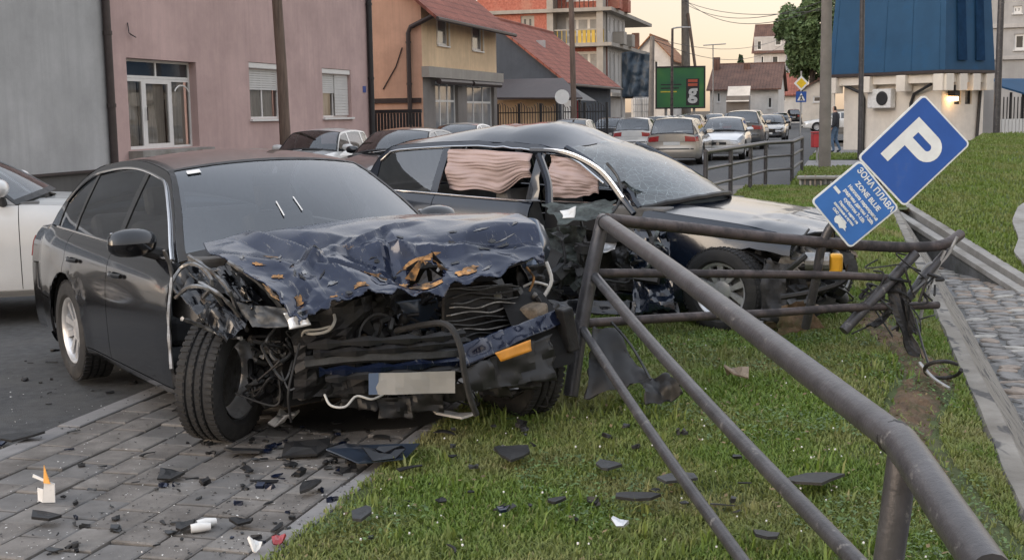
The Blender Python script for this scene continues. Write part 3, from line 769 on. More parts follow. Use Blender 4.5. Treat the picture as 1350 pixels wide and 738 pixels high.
# round sign seen from behind, street pole
rs = at(741, 128, 52)
o = thing('round_sign', 'round pale sign disc on a thin post beside the iron fence', 'sign', Vector((rs.x, rs.y, -.08)))
mb = MB(); mb.tube([(0, 0, 0), (0, 0, rs.z + .3)], .035, 8); mb.build('post', M['galv'], o)
mb = MB(); mb.lathe([(0, -.06), (.30, -.06), (.30, -.04), (0, -.04)], 24, 'y', (0, 0, rs.z + .08)); mb.build('disc', M['white_paint'], o)
def pole(name, label, px0, py0, px1, py1, Y, r0, r1, m, ztop_extra=0.0, cat='pole'):
    a, b = at(px0, py0, Y), at(px1, py1, Y); dv = (b - a) / (b.z - a.z)
    base = a + dv * (-.1 - a.z); top = b + dv * ztop_extra
    o = thing(name, label, cat, base)
    mb = MB(); mb.tube([(0, 0, 0), (top - base) * .5, top - base], [r0, (r0 + r1) / 2, r1], 12); mb.build('shaft', m, o, smooth=True)
    return o, base, top
pole('street_pole', 'slender grey-brown pole standing before the long red tile roof', 757, 165, 753, 0, 56, .13, .11, M['wood_pole'], 1.5)

# ---------------- brick building under construction
sC = 95.0
bb = thing('brick_building', 'unfinished red brick apartment block with concrete slabs and balconies', 'building', st(sC, 0, 0), AZ)
(tc, _), (tl, _) = on_s(797, 50, sC), on_s(630, 50, sC); (td, _) = on_s(726, 50, sC)
(tr_, _) = on_s(797, 50, sC)
PB = lambda t, z, dd: (dd, -t, z)
zsl = [on_s(760, y, sC)[1] for y in (128, 62, 16, -34, -84)]
wn_ = (on_s(686, 0, sC)[0], on_s(704, 0, sC)[0], on_s(695, 45, sC)[1], on_s(695, 21, sC)[1])
mb = MB(); wall_holes(mb, PB, tl, td, -.1, 22, [wn_], .25); mb.build('brick_wall', M['brick_red'], bb, recalc=False)
window(bb, PB, *wn_, mull=1, fm='conc_slab', pane='pane_dark', fw=.25, sill=False)
# recessed balcony bay
for i in range(4):
    z0, z1 = zsl[i] + .28, zsl[i + 1]
    mb = MB(); wall_holes(mb, lambda a, z, dd: PB(a, z, dd + 1.3), td, tc - .01, z0, z1, [(td + .9, td + 3.6, z0 + .6, z1 - .3)], .2); mb.build('brick_wall', M['brick_red'] if i != 1 else M['pale_wall'], bb, recalc=False)
    window(bb, lambda a, z, dd: PB(a, z, dd + 1.3), td + .9, td + 3.6, z0 + .6, z1 - .3, mull=2, fm='pvc', pane='pane_pale', sill=False, fw=.2)
    col_ = M['yellow_panel'] if 'yellow_panel' in MATS else mat('yellow_panel', (.55, .37, .06), .7, var=.2, scale=1)
    n_ = 12
    for k in range(n_):
        a = td + (tc - td) * (k + .5) / n_
        mb = MB(); mb.box(PB(a - .13, z0, .0), PB(a + .13, z0 + .95, .05)) if i == 1 and k > 5 else mb.tube([PB(a, z0, .03), PB(a, z0 + .95, .03)], .035, 5)
        mb.build('baluster', M['yellow_panel'] if i == 1 else (M['brick_red'] if i == 0 else M['iron']), bb)
    mb = MB(); bar(mb, PB, td, tc, z0 + .951, z0 + 1.05, -.01, .07); mb.build('handrail', M['conc_slab'], bb)
for i, z in enumerate(zsl):
    mb = MB(); bar(mb, PB, tl if i != 1 else td, tc + .6, z, z + .27, -.35, 20); mb.build('floor_slab', M['conc_slab'], bb)
for a in (td - .02, tc - .35):
    mb = MB(); bar(mb, PB, a - .25, a + .25, -.1, 22, -.12, 1.2); mb.build('pillar', M['conc_slab'], bb)
# street side in bays
def PBs(a, z, dd): return (a, -tc + dd, z)
sde = on_t(824, 100, tc)[0] - sC
hs = []
nb = 4
for k in range(nb):
    for i in range(4):
        b0 = 1.2 + k * (sde - 1.2) / nb; hs.append((b0 + .5, b0 + (sde - 1.2) / nb - .7, zsl[i] + 1.1, zsl[i + 1] - .3))
mb = MB(); wall_holes(mb, PBs, 1.2, sde, -.1, 22, hs, .3); mb.build('street_wall', M['pale_wall'], bb, recalc=False)
for h in hs: window(bb, PBs, *h, mull=1, pane='pane_dark', sill=False, fw=.12)
for k in range(nb):
    for i in range(1, 4):
        b0 = 1.2 + k * (sde - 1.2) / nb
        if k % 2 == i % 2: mb = MB(); bar(mb, PBs, b0 + .2, b0 + (sde - 1.2) / nb - .4, zsl[i] + .28, zsl[i] + 1.25, -.9, -.003); mb.build('balcony', M['brick_red'] if i > 1 else M['conc_slab'], bb)

# ---------------- tarpaulin hoarding, water tank, white house, billboard and poles
tp = at(820, 70, 98); tq = at(858, 128, 98)
def tarp_fn(u, v):
    x = tp.x + (tq.x - tp.x) * u; z = tp.z + (tq.z - tp.z) * v
    return (x - tp.x, .25 * fbm((u * 3, v * 4, 2), 3) + .1 * math.sin(u * 17 + v * 5), z + .1 * math.sin(u * 6) * (1 - v))
o = thing('tarpaulin_screen', 'dark blue wrinkled tarpaulin screen hung beside the brick building', 'tarpaulin', (tp.x, 98, 0))
mb = MB(); mb.grid(tarp_fn, 40, 30); mb.build('tarpaulin', M['tarp'], o, smooth=True, solid=.02)
for x in (0, tq.x - tp.x):
    mb = MB(); mb.tube([(x, .4, -.1), (x, .4, tp.z)], .08, 8); mb.build('post', M['galv'], o)
ta = at(835, 128, 92); tb = at(858, 160, 92)
o = thing('water_tank', 'white plastic bulk water tanks in a wire cage below the tarpaulin', 'tank', (ta.x, 92, -.08))
w_ = tb.x - ta.x
for k in range(2):
    mb = MB(); mb.box((k * w_ / 2 + .05, 0, .15), ((k + 1) * w_ / 2 - .03, 1.0, ta.z)); mb.build('tank', M['white_plastic'], o, bevel=.06)
for k in range(9):
    mb = MB(); mb.tube([(k * w_ / 8, -.06, .1), (k * w_ / 8, -.06, ta.z + .05)], .02, 4); mb.build('cage_bar', M['galv'], o)
for k in range(6):
    z = .15 + k * (ta.z - .1) / 5; mb = MB(); mb.tube([(0, -.06, z), (w_, -.06, z)], .02, 4); mb.build('cage_bar', M['galv'], o)
def house(name, label, s0, dep, pxl, pxr, ye, yr, wm, rm, axis='y', wins=(), over=.5, cat='house', base=-.1, fm='pvc', pane='pane_dark', chim=None):
    xm = (pxl + pxr) / 2
    tl, ze = on_s(pxl, ye, s0); tr, _ = on_s(pxr, ye, s0); zr = on_s(xm, yr, s0 + (dep / 2 if axis == 'y' else 0))[1]
    ze = on_s(xm, ye, s0)[1]
    o = thing(name, label, cat, st(s0, 0, 0), AZ)
    P = lambda t, z, dd: (dd, -t, z)
    hs = []
    for (x0, x1, y0, y1) in wins:
        q0, q1 = on_s(x0, y0, s0), on_s(x1, y1, s0); hs.append((q0[0], q1[0], q1[1], q0[1]))
    mb = MB(); wall_holes(mb, P, tl, tr, base, ze, hs, .2)
    for t in (tl, tr):
        if axis == 'y': mb.add([P(t, base, 0), P(t, base, dep), P(t, ze, dep), P(t, zr, dep / 2), P(t, ze, 0)], [(0, 1, 2, 3, 4)])
        else: mb.add([P(t, base, 0), P(t, base, dep), P(t, ze, dep), P(t, ze, 0)], [(0, 1, 2, 3)])
    if axis == 'x': mb.add([P(tl, ze, 0), P(tr, ze, 0), P((tl + tr) / 2, zr, 0)], [(0, 1, 2)])
    mb.build('wall', wm, o, recalc=False)
    for h in hs: window(o, P, *h, mull=1 if h[1] - h[0] > 1.2 else 0, fm=fm, pane=pane, fw=.12)
    if axis == 'y': ro = roof_gable(o, 0, dep, -tr, -tl, ze, zr, rm, over=over, axis='y', gut=False)
    else: ro = roof_gable(o, 0, dep, -tr, -tl, ze, zr, rm, over=over, axis='x', gut=False)
    for (cx, cy0, cy1) in (chim or ()):
        t, z1 = on_s(cx, cy0, s0 + dep * .4); z0 = on_s(cx, cy1, s0 + dep * .4)[1]
        mb = MB(); mb.box((dep * .4 - .35, -t - .35, z0 - 1), (dep * .4 + .35, -t + .35, z1)); mb.build('chimney', M['tile_brown'], ro)
    return o
house('white_house', 'white house with orange tiled gable roof behind the tarpaulin', 128, 12, 832, 884, 76, 48, M['white_wall'], M['tile_orange'], axis='x', wins=[(848, 854, 80, 92), (862, 868, 80, 92)], chim=[(838, 44, 52)])
pole('concrete_pole', 'square-topped grey concrete pole at the edge of the tarpaulin', 858, 165, 860, 48, 90, .22, .16, M['conc_pole'])
o, b, tpp = pole('street_lamp', 'rusty street lamp with single arm crossing the green billboard', 885.5, 160, 886.5, 38, 84, .11, .08, M['pipe_rust'], cat='lamp')
mb = MB(); mb.tube([tpp - b, tpp - b + Vector((.3, 0, .06)), tpp - b + Vector((.75, 0, .08))], .05, 6); mb.build('arm', M['galv'], o)
mb = MB(); mb.cbox(tpp - b + Vector((.95, 0, .06)), (.5, .2, .1)); mb.build('lamp_head', M['galv'], o, bevel=.03)
bL, bR = at(866, 90, 108), at(928, 141, 108)
o = thing('billboard', 'large green advertising billboard with dark phone graphic', 'billboard', ((bL.x + bR.x) / 2, 108, -.08))
W_, H_ = bR.x - bL.x, bL.z - bR.z; zc = (bL.z + bR.z) / 2 + .08
def green_grad():
    m, nt, p, o_ = _nt('billboard_green'); v = _coord(nt, False)
    c = _ramp(nt, _noise(nt, v, .35, 2), [(.3, (.015, .10, .055)), (.55, (.035, .17, .05)), (.75, (.10, .22, .05))])
    nt.links.new(c, p.inputs['Base Color']); p.inputs['Roughness'].default_value = .4; MATS['billboard_green'] = m
green_grad()
mb = MB(); mb.box((-W_ / 2, 0, zc - H_ / 2), (W_ / 2, .12, zc + H_ / 2)); mb.build('panel', M['billboard_green'], o)
mb = MB()
for (x0, x1, z0, z1) in ((-W_ / 2 - .12, W_ / 2 + .12, zc + H_ / 2 + .002, zc + H_ / 2 + .13), (-W_ / 2 - .12, W_ / 2 + .12, zc - H_ / 2 - .13, zc - H_ / 2 - .002), (-W_ / 2 - .12, -W_ / 2 - .002, zc - H_ / 2, zc + H_ / 2), (W_ / 2 + .002, W_ / 2 + .12, zc - H_ / 2, zc + H_ / 2)):
    mb.box((x0, -.05, z0), (x1, .16, z1))
mb.build('frame', M['iron'], o)
mb = MB(); mb.box((W_ * .12, -.02, zc - H_ * .46), (W_ * .40, -.003, zc + H_ * .22)); mb.build('dark_graphic', M['iron'], o)
mat('print_white', (.55, .55, .54), .5); mat('print_red', (.45, .09, .05), .5); mat('print_yellow', (.55, .45, .05), .5)
MT = Matrix.Translation((W_ * .26, -.025, zc - H_ * .12)) @ Matrix.Rotation(math.pi / 2, 4, 'X')
text_mesh('g', 1.7, 'white_letter', M['print_white'], o, MT, bold=.06)
for k in range(2):
    mb = MB(); mb.box((W_ * .16, -.03, zc + H_ * (.13 - .1 * k)), (W_ * .36, -.021, zc + H_ * (.2 - .1 * k))); mb.build('red_letters', M['print_red'], o)
for k in range(3):
    mb = MB(); mb.box((-W_ * .42, -.02, zc + H_ * (.06 - .09 * k)), (-W_ * (-.02 + .05 * k), -.003, zc + H_ * (.09 - .09 * k))); mb.build('text_line', M['iron'] if k < 2 else M['print_yellow'], o)
for x in (-W_ * .3, W_ * .3):
    mb = MB(); mb.tube([(x, .3, 0), (x, .3, zc + H_ * .4)], .12, 8); mb.build('post', M['galv'], o)
o, b, tpp = pole('power_pole', 'thick tapering concrete power pole rising behind the green billboard', 905, 165, 903, -20, 112, .44, .32, M['conc_pole'])
a_, b_ = at(917, 92, 111), at(907, 18, 111.6)
mb = MB(); mb.tube([a_ - b, b_ - b], .13, 8); mb.build('strut', M['wood_pole'], o)
house('brown_roof_house', 'low white house with brown tiled hip roof beyond the parked cars', 138, 14, 936, 1026, 117, 86, M['white_wall'], M['tile_brown'], axis='y', wins=[(1012, 1018, 128, 143), (945, 950, 122, 135)], chim=[(945, 76, 90), (985, 84, 92)])
aw = thing('shop_canopy', 'beige curved shop canopy before the brown roofed house', 'canopy', st(132, 0, 0), AZ)
k0, k1 = on_s(957, 128, 132), on_s(987, 136, 132)
mb = MB(); mb.grid(lambda u, v: (2.5 * (1 - v), -(k0[0] + (k1[0] - k0[0]) * u), k0[1] + 1.1 - 1.6 * (1 - v) ** 0 * math.sin((1 - v) * 0 + v * 1.5)), 8, 8); mb.build('fabric', M['beige_wall'], aw, solid=.04)
mb = MB(); mb.box((.5, -k1[0], -.1), (2.4, -k0[0], k0[1] + .1)); mb.build('kiosk', M['shop_grey'], aw)
house('apartment_house', 'pale four-storey apartment house with dark mansard roof beside the tree', 205, 14, 994, 1036, 68, 34, M['pale_wall'], M['tile_brown'], axis='y', wins=[(998, 1004, 54, 66), (1022, 1030, 48, 60), (1003, 1007, 74, 84), (1018, 1026, 74, 84), (1018, 1026, 90, 98)], cat='building')
house('red_roof_house', 'small house with red tiled roof behind the crossing sign', 160, 10, 1018, 1056, 124, 99, M['white_wall'], M['tile_red'], axis='y', wins=[(1030, 1036, 127, 134)])
house('cream_house', 'low cream house with dark gable right of the crossing sign', 118, 10, 1058, 1100, 118, 106, M['beige_wall'], M['tile_brown'], axis='x', wins=[(1072, 1083, 127, 135)])
for (px, y0, Yq) in ((940, 60, 118), (1, 0, 0)):
    if Yq:
        o, b, tpp = pole('street_lamp', 'distant thin street lamp above the brown roof', px, 160, px, y0, Yq, .07, .05, M['galv'], cat='lamp')
        mb = MB(); mb.tube([tpp - b + Vector((-.9, 0, 0)), tpp - b + Vector((1.2, 0, .1))], .05, 5); mb.build('arm', M['galv'], o)

# ---------------- blue mansard building on the right
cn = at(1246, 92, 46.0)
sb, tb_ = cn.x * DX + cn.y * DY, cn.x * DY - cn.y * DX
# its own axes: front face runs left and slightly away, right face runs right and away
pl_ = at(1092, 92, 50.5); pr_ = at(1309, 96, 53.0)
ux = Vector((pl_.x - cn.x, pl_.y - cn.y, 0)); uy = Vector((-ux.y, ux.x, 0)); 
if uy.dot(Vector((pr_.x - cn.x, pr_.y - cn.y, 0))) < 0: uy = -uy
LX = ux.length; LY = 3.0; un = uy.normalized()
while 675 + CAM_F * (cn.x + un.x * LY) / (cn.y + un.y * LY) < 1305 and LY < 14: LY += .1
bl = thing('blue_mansard_building', 'cream kiosk-like building under a tall blue metal mansard roof', 'building', (cn.x, cn.y, 0), math.atan2(ux.y, ux.x))
sg = 1 if (Matrix.Rotation(math.atan2(ux.y, ux.x), 3, 'Z') @ Vector((0, 1, 0))).dot(uy) > 0 else -1
zc_ = cn.z
Q = lambda x, y, z: (x, sg * y, z)
i_ = .45
def qb(mb, x0, x1, y0, y1, z0, z1):
    mb.box((x0, min(sg * y0, sg * y1), z0), (x1, max(sg * y0, sg * y1), z1))
PFr = lambda a, z, dd: (a, sg * (i_ + dd), z)
mb = MB(); wall_holes(mb, PFr, i_, LX - i_, -.12, zc_ - .45, [], .2)
sw_ = [(LY * .40, LY * .40 + .4, 1.7, 2.6), (LY * .62, LY * .62 + .4, 1.7, 2.6)]
PSd = lambda a, z, dd: (i_ + dd, sg * a, z)
wall_holes(mb, PSd, i_, LY, -.12, zc_ - .45, sw_, .2)
mb.add([Q(LX - i_, i_, -.12), Q(LX - i_, LY, -.12), Q(LX - i_, LY, zc_ - .45), Q(LX - i_, i_, zc_ - .45)], [(0, 1, 2, 3)])
mb.build('wall', M['beige_wall'], bl, recalc=False)
for h in sw_: window(bl, PSd, *h, mull=0, fm='iron', sill=False, fw=.05)
mb = MB(); qb(mb, .1, LX - .1, .1, LY, zc_ - .45, zc_ - .12); mb.build('eaves_beam', M['beige_wall'], bl)
for k in range(4):
    for (x, y) in ((.12 + k * (LX - .5) / 3, .02), (.02, .12 + k * (LY - .6) / 3)):
        mb = MB(); qb(mb, x - .1, x + .32, y - .12, y + .32, zc_ - .75, zc_ - .14); mb.build('bracket', M['beige_wall'], bl, bevel=.02)
mb = MB(); sl = .32; hh = 5.5
mb.add([Q(0, 0, zc_), Q(LX, 0, zc_), Q(LX, LY, zc_), Q(0, LY, zc_), Q(sl, sl, zc_ + hh), Q(LX - sl, sl, zc_ + hh), Q(LX - sl, LY - sl, zc_ + hh), Q(sl, LY - sl, zc_ + hh)], [(0, 1, 5, 4), (1, 2, 6, 5), (2, 3, 7, 6), (3, 0, 4, 7), (4, 5, 6, 7), (0, 1, 2, 3)])
rf = mb.build('mansard_roof', M['blue_sheet'], bl)
mb = MB(); qb(mb, -.06, LX + .06, -.06, LY + .06, zc_ - .11, zc_ - .005); mb.build('gutter', M['brown_metal'], rf)
for k in range(5):                                   # standing seams of the sheet roof
    x = .25 + k * (LX - .5) / 4
    f = lambda v: (sl + (LX - 2 * sl) * (x / LX)) if v else x
    mb = MB(); mb.tube([Q(f(0), -.008, zc_), Q(f(1), sl - .008, zc_ + hh)], .010, 4); mb.build('seam', M['blue_sheet'], rf)
for y in (LY * .32, LY * .68):                                  # arched niches of the roof's side
    nw = LY * .085; pts = [(-nw, 0), (nw, 0), (nw * .85, 2.2)] + [(nw * .85 * math.cos(a), 2.2 + .45 * math.sin(a)) for a in np.linspace(.3, 2.84, 8)] + [(-nw * .85, 2.2)]
    mb = MB(); mb.prism([Q(-.03 + sl * ((.35 + z) / hh) , y + a, zc_ + .35 + z) for a, z in pts], (-.05, 0, 0)); n_ = mb.build('arched_niche', M['niche_blue'] if 'niche_blue' in MATS else mat('niche_blue', (.010, .038, .09), .85, var=.2, spec=.1), rf)
ac = MB(); qb(ac, LX - 3.0, LX - 1.9, i_ - .36, i_ - .06, zc_ - 1.35, zc_ - .62)
ac = ac.build('air_conditioner', M['white_plastic'], bl, bevel=.03)
mb = MB(); mb.lathe([(.27, 0), (.27, -.02 * sg), (.22, -.03 * sg), (0, -.03 * sg)], 18, 'y', (LX - 2.6, sg * (i_ - .362), zc_ - .98)); mb.build('fan_grille', M['iron'], ac)
mb = MB(); mb.tube([Q(.7, i_ - .3, zc_ - .5), Q(1.6, i_ - .1, zc_ - .85), Q(1.75, i_ - .08, zc_ - 1.2), Q(1.75, i_ - .08, -.1)], .06, 8); mb.build('downpipe', M['iron'], bl)
mb = MB(); mb.tube([Q(LX - .6, i_ - .3, zc_ - .4), Q(LX - 1.4, i_ - .1, zc_ - .75), Q(LX - 1.5, i_ - .08, zc_ - 1.0), Q(LX - 1.5, i_ - .08, -.1)], .06, 8); mb.build('downpipe', M['iron'], bl)
mb = MB(); mb.tube([Q(i_ - .08, LY - .3, zc_ - .4), Q(i_ - .08, LY - .5, -.1)], .06, 8); mb.build('downpipe', M['iron'], bl)
lp = MB(); lp.cbox(Q(i_ - .2, .9, zc_ - .75), (.3, .3, .4)); lp = lp.build('wall_lamp', M['iron'], bl)
mb = MB(); mb.cbox(Q(i_ - .2, .9, zc_ - 1.05), (.22, .22, .16)); mb.build('bulb', emis('lamp_glow', (1.0, .62, .28), 2.5), lp)
# grey apartment house, canopy and fence at the right edge
ga = thing('grey_apartment_house', 'grey-cream apartment house with white framed windows at the blue roof', 'building', st(70, 0, 0), AZ)
t0_, t1_ = on_s(1296, 60, 70)[0], on_s(1420, 60, 70)[0]
PG = lambda t, z, dd: (dd, -t, z)
gw = [(on_s(1339, 0, 70)[0], on_s(1366, 0, 70)[0], on_s(1340, 66, 70)[1], on_s(1340, 45, 70)[1]), (on_s(1336, 0, 70)[0], on_s(1348, 0, 70)[0], on_s(1340, 18, 70)[1], on_s(1340, 8, 70)[1])]
mb = MB(); wall_holes(mb, PG, t0_, t1_, -.1, 16, gw, .2); mb.add([PG(t0_, -.1, 0), PG(t0_, -.1, 12), PG(t0_, 16, 12), PG(t0_, 16, 0)], [(0, 1, 2, 3)]); mb.build('wall', M['far_grey'], ga, recalc=False)
for h in gw: window(ga, PG, *h, mull=1, fw=.12, pane='pane_dark')
for y in (76, 34): z = on_s(1340, y, 70)[1]; mb = MB(); bar(mb, PG, t0_, t1_, z - .1, z + .1, -.12, -.003); mb.build('string_course', M['pale_wall'], ga)
dn = at(1335, 120, 55)
cv = thing('blue_canopy', 'sloping blue sheet canopy over a terrace at the grey house', 'canopy', (dn.x, 55, 0))
q = [at(1296, 109, 54), at(1360, 128, 54), at(1375, 106, 58), at(1312, 106, 58)]
mb = MB(); mb.prism([p - Vector((dn.x, 55, 0)) for p in q], (0, 0, .08)); mb.build('sheet', M['blue_sheet'], cv)
for px in (1314, 1333, 1349):
    a, b = at(px, 122, 54.2), at(px, 185, 54.2); mb = MB(); mb.tube([Vector((a.x, a.y, -.1)) - Vector((dn.x, 55, 0)), a - Vector((dn.x, 55, 0))], .06, 6); mb.build('post', M['iron'], cv)
wf = thing('white_fence', 'white board fence with dark railings on top below the blue canopy', 'fence', (dn.x, 54, 0))
a, b = at(1316, 157, 54), at(1372, 157, 54); zt_ = at(1330, 157, 54).z; z2 = at(1330, 128, 54).z
for k in range(12):
    x = a.x - dn.x + (b.x - a.x) * k / 12; w_ = (b.x - a.x) / 12 - .03
    mb = MB(); mb.box((x, -.03, .35), (x + w_, .03, zt_)); mb.build('board', M['white_paint'], wf)
    mb = MB(); mb.tube([(x + w_ / 2, 0, zt_), (x + w_ / 2, 0, z2)], .025, 5); mb.build('bar', M['iron'], wf)
mb = MB(); mb.box((a.x - dn.x, -.2, -.1), (b.x - dn.x, .2, .34)); mb.build('footing', M['concrete'], wf)
lb = thing('terrace_annex', 'low cream annex wall with a small dark vent beside the blue building', 'annex', st(54, 0, 0), AZ)
t0_, t1_ = on_s(1282, 110, 54)[0], on_s(1318, 110, 54)[0]
mb = MB(); bar(mb, lambda t, z, dd: (dd, -t, z), t0_, t1_, -.1, on_s(1300, 108, 54)[1], 0, 4); mb.build('wall', M['pale_wall'], lb)
tv = on_s(1286, 137, 54); mb = MB(); bar(mb, lambda t, z, dd: (dd, -t, z), tv[0] - .15, tv[0] + .2, tv[1] - .4, tv[1] + .4, -.08, -.003); mb.build('vent', M['iron'], lb)
# poles on the right
pole('concrete_pole', 'brown-grey concrete pole with straps rising beside the red bin', 1087, 222, 1090, 0, 34.0, .17, .125, M['conc_pole'], 3.0)
pole('steel_pole', 'slim grey steel pole standing before the cream wall', 1134, 192, 1137, 0, 40, .085, .075, M['pipe_paint'], 3.0)
pole('lamp_post', 'dark lamp post standing between the blue building and the canopy', 1313, 190, 1320, 0, 44, .125, .10, M['pipe_paint'], 3.0)
# overhead wires
for (a, b, sagm) in ((at(903, 5, 112), at(1110, -8, 60), 1.2), (at(903, 0, 112), at(1110, -2, 60), 1.6), (at(860, 50, 90), at(1040, 46, 150), 1.2), (at(860, 52, 90), at(1040, 54, 150), 1.8), (at(903, 2, 112), at(1200, -10, 50), 1.0)):
    mb = MB(); pts = [a.lerp(b, k / 16) - Vector((0, 0, sagm * 4 * (k / 16) * (1 - k / 16))) for k in range(17)]
    mb.tube([p - a for p in pts], .022, 5)
    w = mb.build('overhead_wire', M['iron']); w.location = a
    tag(w, 'thin dark overhead wire strung across the pale sky', 'wire', 'overhead wires')
# ================================================================== CARS
def paint(name, col, metal=.35, rough=.32, dirt=(.10, .095, .09), dlo=.72, dhi=1.1, coat=1.0):
    return mat(name, col, rough, metal, var=.06, scale=2.5, coat=coat, dirt=dirt, dscale=2.2, dirt_lo=dlo, dirt_hi=dhi)
paint('paint_black', (.007, .0075, .010), rough=.25, dirt=(.05, .05, .05)); paint('paint_navy', (.006, .010, .020), metal=.1, rough=.2, dirt=(.03, .032, .036), coat=.6)
paint('paint_silver', (.54, .545, .55), .45); paint('paint_white', (.62, .62, .61), .0); paint('paint_champagne', (.40, .37, .33), .55)
paint('paint_grey', (.10, .105, .115), .5); paint('paint_darkred', (.09, .012, .014), .3); paint('paint_blue', (.04, .07, .13), .4)
mat('lamp_clear', (.55, .57, .60), .12, .3, var=.25, scale=14, coat=1.0); mat('lamp_red', (.30, .012, .014), .25, var=.2, scale=9, coat=.8)
mat('plate_white', (.62, .62, .60), .5, var=.05)
class C1:
    """monotone-ish cubic through (x, y) points"""
    def __init__(self, pts):
        self.x = np.array([p[0] for p in pts], float); self.y = np.array([p[1] for p in pts], float)
        h = np.diff(self.x); d = np.diff(self.y) / h; m = np.zeros(len(self.x))
        m[0], m[-1] = d[0], d[-1]
        for i in range(1, len(d)):
            m[i] = 0 if d[i - 1] * d[i] <= 0 else 2 * d[i - 1] * d[i] / (d[i - 1] + d[i])
        self.m = m
    def __call__(self, q):
        x, y, m = self.x, self.y, self.m
        q = min(max(q, x[0]), x[-1]); i = min(max(int(np.searchsorted(x, q)) - 1, 0), len(x) - 2)
        h = x[i + 1] - x[i]; t = (q - x[i]) / h
        return float((2 * t ** 3 - 3 * t ** 2 + 1) * y[i] + (t ** 3 - 2 * t ** 2 + t) * h * m[i] + (-2 * t ** 3 + 3 * t ** 2) * y[i + 1] + (t ** 3 - t ** 2) * h * m[i + 1])
INSET = C1([(0, .10), (.05, .035), (.14, .012), (.30, .004), (.52, 0), (.70, .006), (.78, .016), (.84, .022), (.93, .05), (1.0, .095)])
class Shape:
    """surface of a car body: x forward from the rear axle, y left, z up"""
    def __init__(self, wb=2.71, fo=.94, ro=1.10, W=1.82, H=1.47, sill=.19, rw=.325, belt=None, cowl=(2.12, 1.02), abase=1.86, head=1.16, rhead=.0, cbase=-.62, wroof=.57, deck=.045,
                 ftaper=.20, rtaper=.13, dsplit=(-.02, .86, 1.90), glass_end=None):
        self.__dict__.update(locals())
        self.xf, self.xr = wb + fo, -ro
        self.belt = C1(belt or [(-ro, .90), (-.6, .965), (.6, .95), (1.9, .93), (2.5, .885), (wb + fo - .35, .77), (wb + fo, .66)])
        zr = H - .035
        self.can = C1([(cbase, self.belt(cbase) + .0), (cbase + (rhead - cbase) * .55, self.belt(cbase) + (zr - self.belt(cbase)) * .70), (rhead, zr - .045), ((rhead + head) / 2, zr), (head, zr - .045), (head + (abase - head) * .5, self.belt(abase) + (zr - self.belt(abase)) * .56), (abase, self.belt(abase))])
        self.zr = zr
    def w(self, x):
        h = self.W / 2
        x1 = self.xf - 1.0; x0 = self.xr + .9
        if x > x1: h *= 1 - self.ftaper * ((x - x1) / (self.xf - x1)) ** 2.4
        if x < x0: h *= 1 - self.rtaper * ((x0 - x) / (x0 - self.xr)) ** 2.4
        return h
    def zb(self, x):
        e = max(0, (x - (self.xf - .5)) / .5, ((self.xr + .5) - x) / .5)
        return self.sill + .05 * e ** 2
    def side(self, x, f, sg):
        z0, z1 = self.zb(x), self.belt(x)
        z = z0 + (z1 - z0) * f
        y = self.w(x) - INSET(f)
        # wheel arch flare
        for xa in (0, self.wb):
            d = math.hypot(x - xa, (z - self.rw) * 1.0)
            y += .012 * math.exp(-((d - self.rw - .06) / .06) ** 2)
        return Vector((x, sg * y, z))
    def top(self, x, yn):                                      # hood / boot lid, yn -1..1
        ys = self.w(x) - .095
        b = self.belt(x)
        crown = self.deck * (1 - abs(yn) ** 2.2) + .012 * math.exp(-((abs(yn) - .62) / .08) ** 2)
        return Vector((x, yn * ys, b + crown))
    def cap(self, yn, f, front=True):
        x = self.xf if front else self.xr
        p = self.side(x, f, 1); y = yn * p.y
        bul = (.16 if front else .10) * (1 - abs(yn) ** 2.6) + (.05 if front else .04) * math.sin(min(1, f * 1.9) * math.pi) * (1 - abs(yn) ** 6)
        top = self.top(x, yn).z - self.belt(x)
        return Vector((x + (bul if front else -bul), y, p.z + top * f ** 3))
    def gl(self, x, v, sg):                                    # side of the greenhouse, v 0..1 belt to roof rail
        zb, zc = self.belt(x), self.can(x)
        z = zb + (zc - zb) * v
        k = (z - zb) / max(.05, self.zr - zb)
        wb_ = self.w(x) - .095
        y = wb_ - (wb_ - self.wroof) * (k ** 1.15)
        return Vector((x, sg * y, z))
    def roof(self, u, yn):
        x = self.rhead + (self.head - self.rhead) * u
        p = self.gl(x, 1, 1)
        bow = .05 * (1 - yn * yn)
        xb = x + (.07 * (1 - yn * yn)) * (u - .5) * 2 * (1 if u > .5 else .6) * abs(u - .5) * 2
        return Vector((xb, yn * p.y, p.z + bow))
    def screen(self, u, yn):                                   # windscreen, u 0 cowl .. 1 header
        xs = self.abase + (self.head - self.abase) * u
        e = self.gl(xs, 1, 1)
        c0 = Vector((self.cowl[0], 0, self.cowl[1])); c1 = self.roof(1, 0)
        c = c0.lerp(c1, u); c.z += .05 * math.sin(math.pi * u); 
        k = 1 - abs(yn) ** 2.1
        return Vector((e.x + (c.x - e.x) * k, yn * e.y, e.z + (c.z - e.z) * k))
    def rear_screen(self, u, yn):
        xs = self.cbase + (self.rhead - self.cbase) * u
        e = self.gl(xs, 1, 1)
        c0 = self.top(max(self.xr, self.cbase - .10), 0); c1 = self.roof(0, 0)
        c = c0.lerp(c1, u); c.z += .045 * math.sin(math.pi * u)
        k = 1 - abs(yn) ** 2.2
        return Vector((e.x + (c.x - e.x) * k, yn * e.y, e.z + (c.z - e.z) * k))

